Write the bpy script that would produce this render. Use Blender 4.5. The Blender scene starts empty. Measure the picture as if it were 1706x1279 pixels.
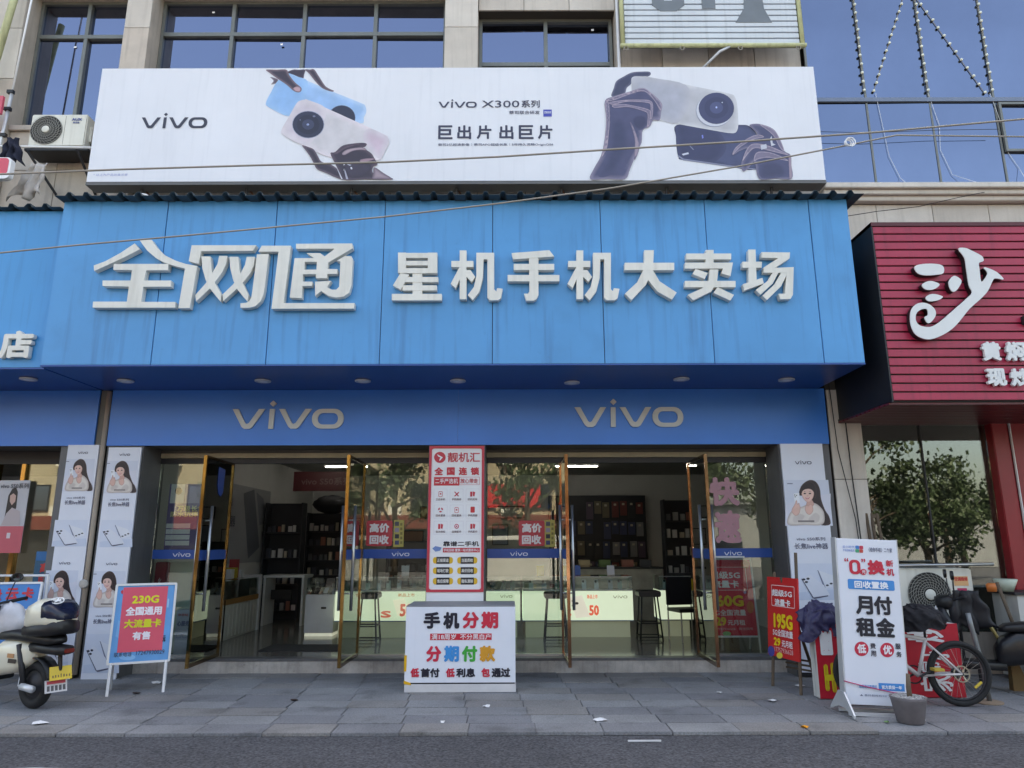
import bpy, bmesh, math, random
from mathutils import Vector, Matrix, Euler, noise, geometry
random.seed(7)
R = math.radians
sc = bpy.context.scene
col = sc.collection

# ------------------------------------------------------------------ camera, sky, sun, exposure
FPX = 1180.0
EYE = 1.61
cam_d = bpy.data.cameras.new('camera')
cam_d.sensor_width = 36.0
cam_d.lens = FPX / 1706 * 36.0
cam_d.clip_end = 500
cam = bpy.data.objects.new('camera', cam_d)
col.objects.link(cam)
CAMROT = Matrix.Rotation(R(90 + 12.7), 3, 'X') @ Matrix.Rotation(R(-0.15), 3, 'Z')
cam.location = (0, 0, EYE)
cam.rotation_euler = CAMROT.to_euler()
sc.camera = cam
SUN_EL, SUN_AZ = 60, 12          # the sun stands behind the shops, the street side lies in shade
world = bpy.data.worlds.new('World')
sc.world = world
world.use_nodes = True
wn = world.node_tree.nodes
sky = wn.new('ShaderNodeTexSky')
sky.sky_type = 'NISHITA'
sky.sun_disc = False
sky.sun_elevation = R(SUN_EL)
sky.sun_rotation = R(SUN_AZ)
sky.air_density = 1.0
sky.dust_density = 3.5
sky.ozone_density = 0.8
wn['Background'].inputs[1].default_value = 0.14
world.node_tree.links.new(sky.outputs[0], wn['Background'].inputs[0])
sun_d = bpy.data.lights.new('sun', 'SUN')
sun_d.energy = 3.4
sun_d.angle = R(0.5)
sun_d.color = (1.0, 0.95, 0.87)
sun = bpy.data.objects.new('sun', sun_d)
col.objects.link(sun)
sd = Vector((math.sin(R(SUN_AZ)) * math.cos(R(SUN_EL)), math.cos(R(SUN_AZ)) * math.cos(R(SUN_EL)), math.sin(R(SUN_EL))))
sun.rotation_euler = (-sd).to_track_quat('-Z', 'Y').to_euler()
sun.location = (0, 20, 40)
sc.view_settings.view_transform = 'Standard'
sc.view_settings.look = 'None'
sc.view_settings.gamma = 1
sc.view_settings.exposure = 2.3
sc.view_settings.use_white_balance = True      # the camera balanced for open shade
sc.view_settings.white_balance_temperature = 8300
sc.view_settings.white_balance_tint = 8
sc.cycles.max_bounces = 8
sc.cycles.transparent_max_bounces = 14
sc.cycles.caustics_reflective = False
sc.cycles.caustics_refractive = False
sc.cycles.sample_clamp_indirect = 6


def at(u, v, Y):
    """where the sight line through photo point (u, v) meets the upright plane at distance Y: (x, z)"""
    d = CAMROT @ Vector(((u - 853) / FPX, (639.5 - v) / FPX, -1))
    return d.x / d.y * Y, d.z / d.y * Y + EYE


def ground_y(v, z=0.0):
    d = CAMROT @ Vector((0, (639.5 - v) / FPX, -1))
    return (z - EYE) / d.z * d.y


# ------------------------------------------------------------------ materials
def S(r, g, b):
    f = lambda c: (c / 255) / 12.92 if c <= 10 else ((c / 255 + 0.055) / 1.055) ** 2.4
    return (f(r), f(g), f(b))


MATS = {}


def mat(name, rgb, rough=0.55, var=0.10, scale=3.0, metal=0.0, spec=0.5, bump=0.0, bscale=60.0, streak=0.0,
        dirt=None, emit=0.0, coat=0.0, grain=0.0, world=False, spots=0.0, bdist=0.02, gscale=130):
    if name in MATS:
        return MATS[name]
    m = bpy.data.materials.new(name)
    m.use_nodes = True
    nt = m.node_tree
    N, L = nt.nodes, nt.links
    p = N['Principled BSDF']
    p.inputs['Roughness'].default_value = rough
    p.inputs['Metallic'].default_value = metal
    p.inputs['Specular IOR Level'].default_value = spec
    p.inputs['Coat Weight'].default_value = coat
    tc = N.new('ShaderNodeTexCoord')
    if world:            # grain runs on in space, so pieces that share a mesh do not share their marks
        gp_ = N.new('ShaderNodeNewGeometry')
        CO = gp_.outputs['Position']
    else:
        CO = tc.outputs['Object']
    nz = N.new('ShaderNodeTexNoise')
    nz.inputs['Scale'].default_value = scale
    nz.inputs['Detail'].default_value = 5
    nz.inputs['Roughness'].default_value = 0.6
    L.new(CO, nz.inputs['Vector'])
    mr = N.new('ShaderNodeMapRange')
    mr.inputs['From Min'].default_value = 0.3
    mr.inputs['From Max'].default_value = 0.7
    mr.inputs['To Min'].default_value = 1 - var
    mr.inputs['To Max'].default_value = 1 + var
    L.new(nz.outputs['Fac'], mr.inputs['Value'])
    vm = N.new('ShaderNodeVectorMath')
    vm.operation = 'SCALE'
    vm.inputs[0].default_value = rgb
    L.new(mr.outputs[0], vm.inputs['Scale'])
    out = vm.outputs[0]
    if grain > 0:
        n3 = N.new('ShaderNodeTexNoise')
        n3.inputs['Scale'].default_value = gscale
        n3.inputs['Detail'].default_value = 2
        L.new(CO, n3.inputs['Vector'])
        m3 = N.new('ShaderNodeMapRange')
        m3.inputs['From Min'].default_value = 0.3
        m3.inputs['From Max'].default_value = 0.7
        m3.inputs['To Min'].default_value = 1 - grain
        m3.inputs['To Max'].default_value = 1 + grain
        L.new(n3.outputs['Fac'], m3.inputs['Value'])
        v3 = N.new('ShaderNodeVectorMath')
        v3.operation = 'SCALE'
        L.new(out, v3.inputs[0])
        L.new(m3.outputs[0], v3.inputs['Scale'])
        out = v3.outputs[0]
    if spots > 0:        # old gum, oil and damp patches
        for sc_, lo, hi, amt in ((2.3, .56, .70, spots), (17.0, .66, .72, spots * 1.1), (0.6, .50, .75, spots * .7)):
            n4 = N.new('ShaderNodeTexNoise')
            n4.inputs['Scale'].default_value = sc_
            n4.inputs['Detail'].default_value = 4
            L.new(CO, n4.inputs['Vector'])
            m4 = N.new('ShaderNodeMapRange')
            m4.inputs['From Min'].default_value = lo
            m4.inputs['From Max'].default_value = hi
            m4.inputs['To Min'].default_value = 1
            m4.inputs['To Max'].default_value = 1 - amt
            L.new(n4.outputs['Fac'], m4.inputs['Value'])
            v4 = N.new('ShaderNodeVectorMath')
            v4.operation = 'SCALE'
            L.new(out, v4.inputs[0])
            L.new(m4.outputs[0], v4.inputs['Scale'])
            out = v4.outputs[0]
    if streak > 0:
        mp = N.new('ShaderNodeMapping')
        mp.inputs['Scale'].default_value = (9, 9, 0.55)
        L.new(CO, mp.inputs['Vector'])
        n2 = N.new('ShaderNodeTexNoise')
        n2.inputs['Scale'].default_value = 1.6
        n2.inputs['Detail'].default_value = 6
        L.new(mp.outputs[0], n2.inputs['Vector'])
        m2 = N.new('ShaderNodeMapRange')
        m2.inputs['From Min'].default_value = 0.52
        m2.inputs['From Max'].default_value = 0.78
        m2.inputs['To Max'].default_value = streak
        L.new(n2.outputs['Fac'], m2.inputs['Value'])
        mx = N.new('ShaderNodeMix')
        mx.data_type = 'RGBA'
        dc = dirt or tuple(c * 0.45 for c in rgb)
        mx.inputs[7].default_value = (*dc, 1)
        L.new(m2.outputs[0], mx.inputs[0])
        L.new(out, mx.inputs[6])
        out = mx.outputs[2]
    L.new(out, p.inputs['Base Color'])
    if bump > 0:
        nb = N.new('ShaderNodeTexNoise')
        nb.inputs['Scale'].default_value = bscale
        nb.inputs['Detail'].default_value = 4
        L.new(CO, nb.inputs['Vector'])
        bp = N.new('ShaderNodeBump')
        bp.inputs['Strength'].default_value = bump
        bp.inputs['Distance'].default_value = bdist
        L.new(nb.outputs['Fac'], bp.inputs['Height'])
        L.new(bp.outputs[0], p.inputs['Normal'])
    if emit > 0:
        L.new(out, p.inputs['Emission Color'])
        p.inputs['Emission Strength'].default_value = emit
    MATS[name] = m
    return m


def glass(name, tint=(0.9, 0.95, 0.92), ior=1.5, rough=0.0, boost=1.0):
    if name in MATS:
        return MATS[name]
    m = bpy.data.materials.new(name)
    m.use_nodes = True
    N, L = m.node_tree.nodes, m.node_tree.links
    N.remove(N['Principled BSDF'])
    fr = N.new('ShaderNodeFresnel')
    fr.inputs[0].default_value = ior
    mu = N.new('ShaderNodeMath')
    mu.operation = 'MULTIPLY'
    mu.use_clamp = True
    mu.inputs[1].default_value = boost
    L.new(fr.outputs[0], mu.inputs[0])
    t = N.new('ShaderNodeBsdfTransparent')
    t.inputs[0].default_value = (*tint, 1)
    g = N.new('ShaderNodeBsdfGlossy')
    g.inputs['Roughness'].default_value = rough
    g.inputs[0].default_value = (0.95, 0.97, 0.96, 1)
    mx = N.new('ShaderNodeMixShader')
    L.new(mu.outputs[0], mx.inputs[0])
    L.new(t.outputs[0], mx.inputs[1])
    L.new(g.outputs[0], mx.inputs[2])
    L.new(mx.outputs[0], N['Material Output'].inputs[0])
    MATS[name] = m
    return m


INK = {}


def lit_ink(r, g, b):
    """print on a backlit panel: it glows with the lamp behind it"""
    return mat('lit_print_%d_%d_%d' % (r, g, b), S(r, g, b), rough=.4, var=.03, emit=.17)


def ink(r, g, b, rough=0.45):
    """flat print colour"""
    k = 'print_%d_%d_%d' % (r, g, b)
    return mat(k, S(r, g, b), rough=rough, var=0.05, scale=2.0)


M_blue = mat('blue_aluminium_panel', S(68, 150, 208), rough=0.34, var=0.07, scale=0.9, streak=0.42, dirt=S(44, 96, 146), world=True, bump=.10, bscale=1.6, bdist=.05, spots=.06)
M_bluesoffit = mat('blue_soffit_panel', S(18, 74, 148), rough=0.32, var=0.06, scale=1)  # base blue darkened to deepen the shade under the overhanging sign
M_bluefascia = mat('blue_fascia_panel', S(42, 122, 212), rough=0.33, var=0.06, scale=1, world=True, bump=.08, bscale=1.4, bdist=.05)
M_letter = mat('letter_off_white', S(224, 222, 214), rough=0.5, var=0.07, scale=3, streak=0.25, dirt=S(150, 145, 132))
M_letterside = mat('letter_grey', S(190, 188, 178), rough=0.5)
M_white = mat('white_acrylic', S(236, 237, 240), rough=0.4, var=0.03)
M_stone = mat('beige_stone_tile', S(200, 191, 181), rough=0.6, var=0.10, scale=2, streak=0.24, dirt=S(118, 104, 92), grain=0.05, world=True)
M_stone2 = mat('beige_stone_tile_pale', S(209, 201, 192), rough=0.6, var=0.10, scale=2.5, streak=0.22, dirt=S(124, 112, 100), grain=0.05, world=True)
M_stone3 = mat('beige_stone_tile_worn', S(190, 178, 166), rough=0.62, var=0.14, scale=2.2, streak=0.32, dirt=S(100, 86, 72), grain=0.05, world=True)
STONES = [M_stone, M_stone2, M_stone3]
M_joint = mat('dark_joint', S(70, 64, 58), rough=0.9, grain=0.1)
M_wframe = mat('window_frame_grey', S(118, 120, 116), rough=0.4, metal=0.3)
M_wglass = mat('blue_reflective_glass', (.18, .215, .315), rough=0.03, var=0.03, scale=0.6, metal=1.0)
M_cglass = mat('curtain_wall_glass', (.165, .205, .30), rough=0.05, var=0.10, scale=0.5, metal=1.0)
M_dark = mat('dark_metal', S(46, 46, 50), rough=0.5, metal=0.3)
M_black = mat('black_plastic', S(22, 22, 25), rough=0.45, var=0.15, scale=6)
M_rubber = mat('black_rubber', S(30, 30, 32), rough=0.8, var=0.15, scale=10)
M_steel = mat('brushed_steel', S(176, 178, 180), rough=0.28, metal=0.9)
M_alu = mat('aluminium_frame', S(205, 208, 212), rough=0.4, metal=0.4)
M_gold = mat('gold_door_trim', S(150, 120, 74), rough=0.13, metal=1.0, var=0.25, scale=7)
M_rose = mat('rose_gold_door_trim', S(148, 112, 88), rough=0.13, metal=1.0, var=0.25, scale=7)
M_red = mat('red_metal_slat', S(172, 44, 74), rough=0.42, var=0.12, scale=1.6, streak=0.4, dirt=S(92, 36, 56), world=True, spots=.12)
M_redpaint = mat('dark_red_paint', S(150, 32, 42), rough=0.35, var=0.08)
M_roof = mat('dark_corrugated_sheet', S(52, 66, 72), rough=0.6, var=0.2, scale=4)
M_conc = mat('worn_concrete', S(178, 172, 166), rough=0.85, var=0.22, scale=5, bump=0.3, bscale=30, grain=0.12, streak=0.5, dirt=S(96, 90, 84), world=True, spots=.2)
M_asphalt = mat('asphalt', S(76, 77, 82), rough=0.9, var=0.14, scale=0.9, bump=0.7, bscale=90, grain=0.62, gscale=48, world=True, spots=.10)
M_pave = [mat('paving_slab_%s' % n, S(*c), rough=0.72, var=0.15, scale=1.3, bump=0.35, bscale=45, grain=0.22, gscale=60, world=True, spots=.32)
          for n, c in (('grey', (130, 131, 134)), ('pale', (137, 138, 140)), ('dark', (122, 123, 127)), ('warm', (133, 131, 130)))]
M_pavejoint = mat('paving_joint', S(72, 72, 76), rough=0.95, grain=0.2)
M_glass = glass('shop_glass', (0.90, 0.95, 0.92), 1.5, boost=1.75)
M_glassd = glass('door_glass', (0.84, 0.88, 0.84), 1.5, boost=1.6)
M_glassr = glass('restaurant_glass', (0.55, 0.60, 0.58), 1.55, rough=0.012, boost=2.4)
M_glasscase = glass('display_case_glass', (0.86, 0.95, 0.92), 1.5, boost=1.2)
M_cream = mat('cream_rail', S(176, 168, 146), rough=0.45, streak=0.2)
M_inwall = mat('interior_wall', S(206, 206, 206), rough=0.7, var=0.04)
M_infloor = mat('polished_floor_tile', S(120, 116, 108), rough=0.12, var=0.08, scale=1.2)
M_shelf = mat('dark_shelf', S(40, 42, 50), rough=0.5)
M_wood = mat('weathered_wood', S(98, 84, 70), rough=0.8, var=0.25, scale=8, bump=0.2)
M_acwhite = mat('air_conditioner_white', S(222, 220, 210), rough=0.45, var=0.05, streak=0.25, dirt=S(140, 128, 110))
M_wire = mat('grey_cable', S(150, 144, 136), rough=0.7)
M_wiredark = mat('black_cable', S(34, 34, 36), rough=0.7)
M_bulb = mat('white_bulb', S(236, 240, 226), rough=0.25)
K_ink, K_white, K_red, K_yel = (20, 24, 44), (238, 238, 242), (206, 40, 66), (236, 208, 40)


# ------------------------------------------------------------------ mesh helpers
class MB:
    def __init__(s):
        s.v, s.f = [], []

    def add(s, vs, fs):
        b = len(s.v)
        s.v += [tuple(p) for p in vs]
        s.f += [tuple(i + b for i in f) for f in fs]
        return s

    def box(s, x0, x1, y0, y1, z0, z1):
        return s.add([(x0, y0, z0), (x1, y0, z0), (x1, y1, z0), (x0, y1, z0), (x0, y0, z1), (x1, y0, z1), (x1, y1, z1), (x0, y1, z1)],
                     [(0, 3, 2, 1), (4, 5, 6, 7), (0, 1, 5, 4), (1, 2, 6, 5), (2, 3, 7, 6), (3, 0, 4, 7)])

    def prism(s, poly, y0, y1):
        """poly in (x, z), solid between y0 (front) and y1"""
        n = len(poly)
        return s.add([(x, y0, z) for x, z in poly] + [(x, y1, z) for x, z in poly],
                     [tuple(range(n)), tuple(range(2 * n - 1, n - 1, -1))] + [(i, i + n, (i + 1) % n + n, (i + 1) % n) for i in range(n)])

    def flat(s, poly, y):
        return s.add([(x, y, z) for x, z in poly], [tuple(range(len(poly)))])

    def ring(s, outer, inner, y0, y1=None):
        n = len(outer)
        vs = [(x, y0, z) for x, z in outer] + [(x, y0, z) for x, z in inner]
        fs = [(i, (i + 1) % n, (i + 1) % n + n, i + n) for i in range(n)]
        if y1 is not None:
            vs += [(x, y1, z) for x, z in outer] + [(x, y1, z) for x, z in inner]
            for i in range(n):
                j = (i + 1) % n
                fs += [(i + 2 * n, i + 3 * n, j + 3 * n, j + 2 * n), (i, i + 2 * n, j + 2 * n, j), (i + n, j + n, j + 3 * n, i + 3 * n)]
        return s.add(vs, fs)

    def tube(s, pts, r, n=8, cap=True, rs=None):
        pts = [Vector(p) for p in pts]
        m = len(pts)
        vs, fs = [], []
        prev = None
        for i, p in enumerate(pts):
            t = (pts[min(i + 1, m - 1)] - pts[max(i - 1, 0)]).normalized()
            if prev is None:
                a = t.orthogonal().normalized()
            else:
                a = (prev - t * prev.dot(t)).normalized()
            prev = a
            b = t.cross(a)
            rr = rs[i] if rs else r
            vs += [p + (a * math.cos(k * 2 * math.pi / n) + b * math.sin(k * 2 * math.pi / n)) * rr for k in range(n)]
        for i in range(m - 1):
            fs += [(i * n + k, i * n + (k + 1) % n, (i + 1) * n + (k + 1) % n, (i + 1) * n + k) for k in range(n)]
        if cap:
            fs += [tuple(range(n - 1, -1, -1)), tuple((m - 1) * n + k for k in range(n))]
        return s.add(vs, fs)

    def torus(s, c, R0, r, axis='Y', n=32, k=8, a0=0, a1=2 * math.pi):
        vs, fs = [], []
        full = abs(a1 - a0 - 2 * math.pi) < 1e-6
        m = n if full else n + 1
        for i in range(m):
            a = a0 + (a1 - a0) * i / n
            for j in range(k):
                b = j * 2 * math.pi / k
                q = R0 + r * math.cos(b)
                h = r * math.sin(b)
                p = {'Y': (q * math.cos(a), h, q * math.sin(a)), 'Z': (q * math.cos(a), q * math.sin(a), h), 'X': (h, q * math.cos(a), q * math.sin(a))}[axis]
                vs.append((c[0] + p[0], c[1] + p[1], c[2] + p[2]))
        for i in range(n):
            i2 = (i + 1) % m
            fs += [(i * k + j, i2 * k + j, i2 * k + (j + 1) % k, i * k + (j + 1) % k) for j in range(k)]
        return s.add(vs, fs)

    def lathe(s, prof, c=(0, 0, 0), axis='Z', n=24):
        """prof: (radius, height) pairs"""
        vs, fs = [], []
        for r, h in prof:
            for k in range(n):
                a = k * 2 * math.pi / n
                p = (r * math.cos(a), r * math.sin(a), h) if axis == 'Z' else ((r * math.cos(a), h, r * math.sin(a)) if axis == 'Y' else (h, r * math.cos(a), r * math.sin(a)))
                vs.append((c[0] + p[0], c[1] + p[1], c[2] + p[2]))
        for i in range(len(prof) - 1):
            fs += [(i * n + k, i * n + (k + 1) % n, (i + 1) * n + (k + 1) % n, (i + 1) * n + k) for k in range(n)]
        fs += [tuple(range(n - 1, -1, -1)), tuple((len(prof) - 1) * n + k for k in range(n))]
        return s.add(vs, fs)

    def blob(s, c, rx, ry, rz, n=14, m=9, jit=0.0, seed=1):
        rnd = random.Random(seed)
        vs, fs = [], []
        for i in range(m + 1):
            th = math.pi * i / m
            for k in range(n):
                ph = 2 * math.pi * k / n
                q = 1 + rnd.uniform(-jit, jit)
                vs.append((c[0] + rx * q * math.sin(th) * math.cos(ph), c[1] + ry * q * math.sin(th) * math.sin(ph), c[2] + rz * q * math.cos(th)))
        for i in range(m):
            fs += [(i * n + k, (i + 1) * n + k, (i + 1) * n + (k + 1) % n, i * n + (k + 1) % n) for k in range(n)]
        return s.add(vs, fs)

    def loft(s, secs):
        """closed cross sections (lists of 3D points of equal count), capped"""
        n = len(secs[0])
        vs = [p for q in secs for p in q]
        fs = []
        for i in range(len(secs) - 1):
            fs += [(i * n + k, i * n + (k + 1) % n, (i + 1) * n + (k + 1) % n, (i + 1) * n + k) for k in range(n)]
        fs += [tuple(range(n - 1, -1, -1)), tuple((len(secs) - 1) * n + k for k in range(n))]
        return s.add(vs, fs)

    def mesh(s, name, m=None, smooth=False, recalc=True, bevel=0.0):
        me = bpy.data.meshes.new(name)
        me.from_pydata(s.v, [], s.f)
        if recalc or bevel:
            bm = bmesh.new()
            bm.from_mesh(me)
            if bevel:
                bmesh.ops.bevel(bm, geom=list(bm.edges), offset=bevel, segments=2, affect='EDGES', clamp_overlap=True)
            bmesh.ops.recalc_face_normals(bm, faces=bm.faces)
            bm.to_mesh(me)
            bm.free()
        if smooth:
            for p in me.polygons:
                p.use_smooth = True
        if m:
            me.materials.append(m)
        return me

    def build(s, name, m, parent=None, smooth=False, recalc=True, bevel=0.0, loc=None, rot=None):
        return link(name, s.mesh(name, m, smooth, recalc, bevel), parent, loc, rot)


def link(name, me, parent=None, loc=None, rot=None):
    o = bpy.data.objects.new(name, me)
    col.objects.link(o)
    if parent:
        o.parent = parent
    if loc:
        o.location = loc
    if rot:
        o.rotation_euler = rot
    return o


def tag(o, label=None, cat=None, group=None, kind=None):
    if label:
        o['label'] = label
    if cat:
        o['category'] = cat
    if group:
        o['group'] = group
    if kind:
        o['kind'] = kind
    return o


def thing(name, label, cat, loc=(0, 0, 0), rz=0, group=None, rot=None):
    o = bpy.data.objects.new(name, None)
    o.empty_display_size = 0.1
    col.objects.link(o)
    o.location = loc
    o.rotation_euler = rot or (0, 0, rz)
    return tag(o, label, cat, group)


def bx(name, m, parent, x0, x1, y0, y1, z0, z1, bevel=0.0, **k):
    return MB().box(x0, x1, y0, y1, z0, z1).build(name, m, parent, bevel=bevel, **k)


def rrect(x0, z0, x1, z1, r, n=5):
    pts = []
    for cx, cz, a in ((x1 - r, z1 - r, 0), (x0 + r, z1 - r, 90), (x0 + r, z0 + r, 180), (x1 - r, z0 + r, 270)):
        for k in range(n + 1):
            t = R(a + 90 * k / n)
            pts.append((cx + r * math.cos(t), cz + r * math.sin(t)))
    return pts


TXT = {}


def glyphs(s, depth=0.0, res=2):
    k = (s, depth, res)
    if k not in TXT:
        c = bpy.data.curves.new('lettering', 'FONT')
        c.body = s
        c.size = 1
        c.resolution_u = res
        c.extrude = depth
        o = bpy.data.objects.new('lettering', c)
        col.objects.link(o)
        dg = bpy.context.evaluated_depsgraph_get()
        me = bpy.data.meshes.new_from_object(o.evaluated_get(dg))
        bpy.data.objects.remove(o)
        vs = [v.co[:] for v in me.vertices]
        fs = [tuple(p.vertices) for p in me.polygons]
        bpy.data.meshes.remove(me)
        TXT[k] = (vs, fs)
    return TXT[k]


def text_mb(s, x0, z0, x1, z1, y, bold=0.0, rot=0, depth=0.0):
    """lettering fitted to the box; bold = stroke thickening as a share of the box height of one line"""
    vs, fs = glyphs(s)
    if rot:
        ca, sa = math.cos(R(rot)), math.sin(R(rot))
        vs = [(a * ca - b * sa, a * sa + b * ca, c) for a, b, c in vs]
    ax, bx_ = min(v[0] for v in vs), max(v[0] for v in vs)
    az, bz = min(v[1] for v in vs), max(v[1] for v in vs)
    kx, kz = (x1 - x0) / max(bx_ - ax, 1e-6), (z1 - z0) / max(bz - az, 1e-6)
    mb = MB()
    offs = [(0, 0)]
    if bold:
        r = bold * (z1 - z0)
        kx = (x1 - x0 - 2 * r) / (bx_ - ax)
        kz = (z1 - z0 - 2 * r) / (bz - az)
        n = 8
        offs = [(r * math.cos(2 * math.pi * k / n), r * math.sin(2 * math.pi * k / n)) for k in range(n)] + [(0, 0)]
        x0, z0 = x0 + r, z0 + r
    for i, (ox, oz) in enumerate(offs):
        yy = y - i * 0.00012
        mb.add([((v[0] - ax) * kx + x0 + ox, yy, (v[1] - az) * kz + z0 + oz) for v in vs], fs)
        if depth:
            edges = {}
            for f in fs:
                for a, b in zip(f, f[1:] + f[:1]):
                    e = (min(a, b), max(a, b))
                    edges[e] = edges.get(e, 0) + 1
            for (a, b), cnt in edges.items():
                if cnt == 1:
                    pa, pb = vs[a], vs[b]
                    xa, za = (pa[0] - ax) * kx + x0 + ox, (pa[1] - az) * kz + z0 + oz
                    xb, zb = (pb[0] - ax) * kx + x0 + ox, (pb[1] - az) * kz + z0 + oz
                    mb.add([(xa, yy, za), (xb, yy, zb), (xb, y + depth, zb), (xa, y + depth, za)], [(0, 1, 2, 3)])
    return mb


def vivo_shapes():
    """the word mark as (kind, outline) in a 494 x 126 box"""
    v = [(0, 88), (26, 88), (60, 26), (68, 21), (77, 26), (117, 88), (144, 88), (93, 8), (82, 0), (57, 0), (46, 8)]
    i = [(165, 88), (187, 88), (185, 0), (163, 0)]
    d = [(178, 126), (193, 112), (178, 98), (163, 112)]
    return [('p', v), ('p', i + []), ('p', d), ('p', [(x + 206, z) for x, z in v]),
            ('r', rrect(354, 0, 494, 88, 42, 6), rrect(379, 18, 469, 70, 24, 6))]


def vivo_mb(x0, z0, x1, z1, y, depth=None):
    mb = MB()
    kx, kz = (x1 - x0) / 494, (z1 - z0) / 126
    m = lambda ps: [(x0 + a * kx, z0 + b * kz) for a, b in ps]
    for s in vivo_shapes():
        if s[0] == 'p':
            mb.prism(m(s[1]), y, y + depth) if depth else mb.flat(m(s[1]), y)
        else:
            mb.ring(m(s[1]), m(s[2]), y, y + depth if depth else None)
    return mb


def PICT():
    if 'printed_picture' not in MATS:
        m = bpy.data.materials.new('printed_picture')
        m.use_nodes = True
        N, L = m.node_tree.nodes, m.node_tree.links
        at_ = N.new('ShaderNodeAttribute')
        at_.attribute_name = 'picture'
        tc = N.new('ShaderNodeTexCoord')
        nz = N.new('ShaderNodeTexNoise')
        nz.inputs['Scale'].default_value = 5
        nz.inputs['Detail'].default_value = 6
        L.new(tc.outputs['Object'], nz.inputs['Vector'])
        mr = N.new('ShaderNodeMapRange')
        mr.inputs['From Min'].default_value = .3
        mr.inputs['From Max'].default_value = .7
        mr.inputs['To Min'].default_value = .90
        mr.inputs['To Max'].default_value = 1.10
        L.new(nz.outputs['Fac'], mr.inputs['Value'])
        vm = N.new('ShaderNodeVectorMath')
        vm.operation = 'SCALE'
        L.new(at_.outputs['Color'], vm.inputs[0])
        L.new(mr.outputs[0], vm.inputs['Scale'])
        L.new(vm.outputs[0], N['Principled BSDF'].inputs['Base Color'])
        N['Principled BSDF'].inputs['Roughness'].default_value = .45
        MATS['printed_picture'] = m
    return MATS['printed_picture']


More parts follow.
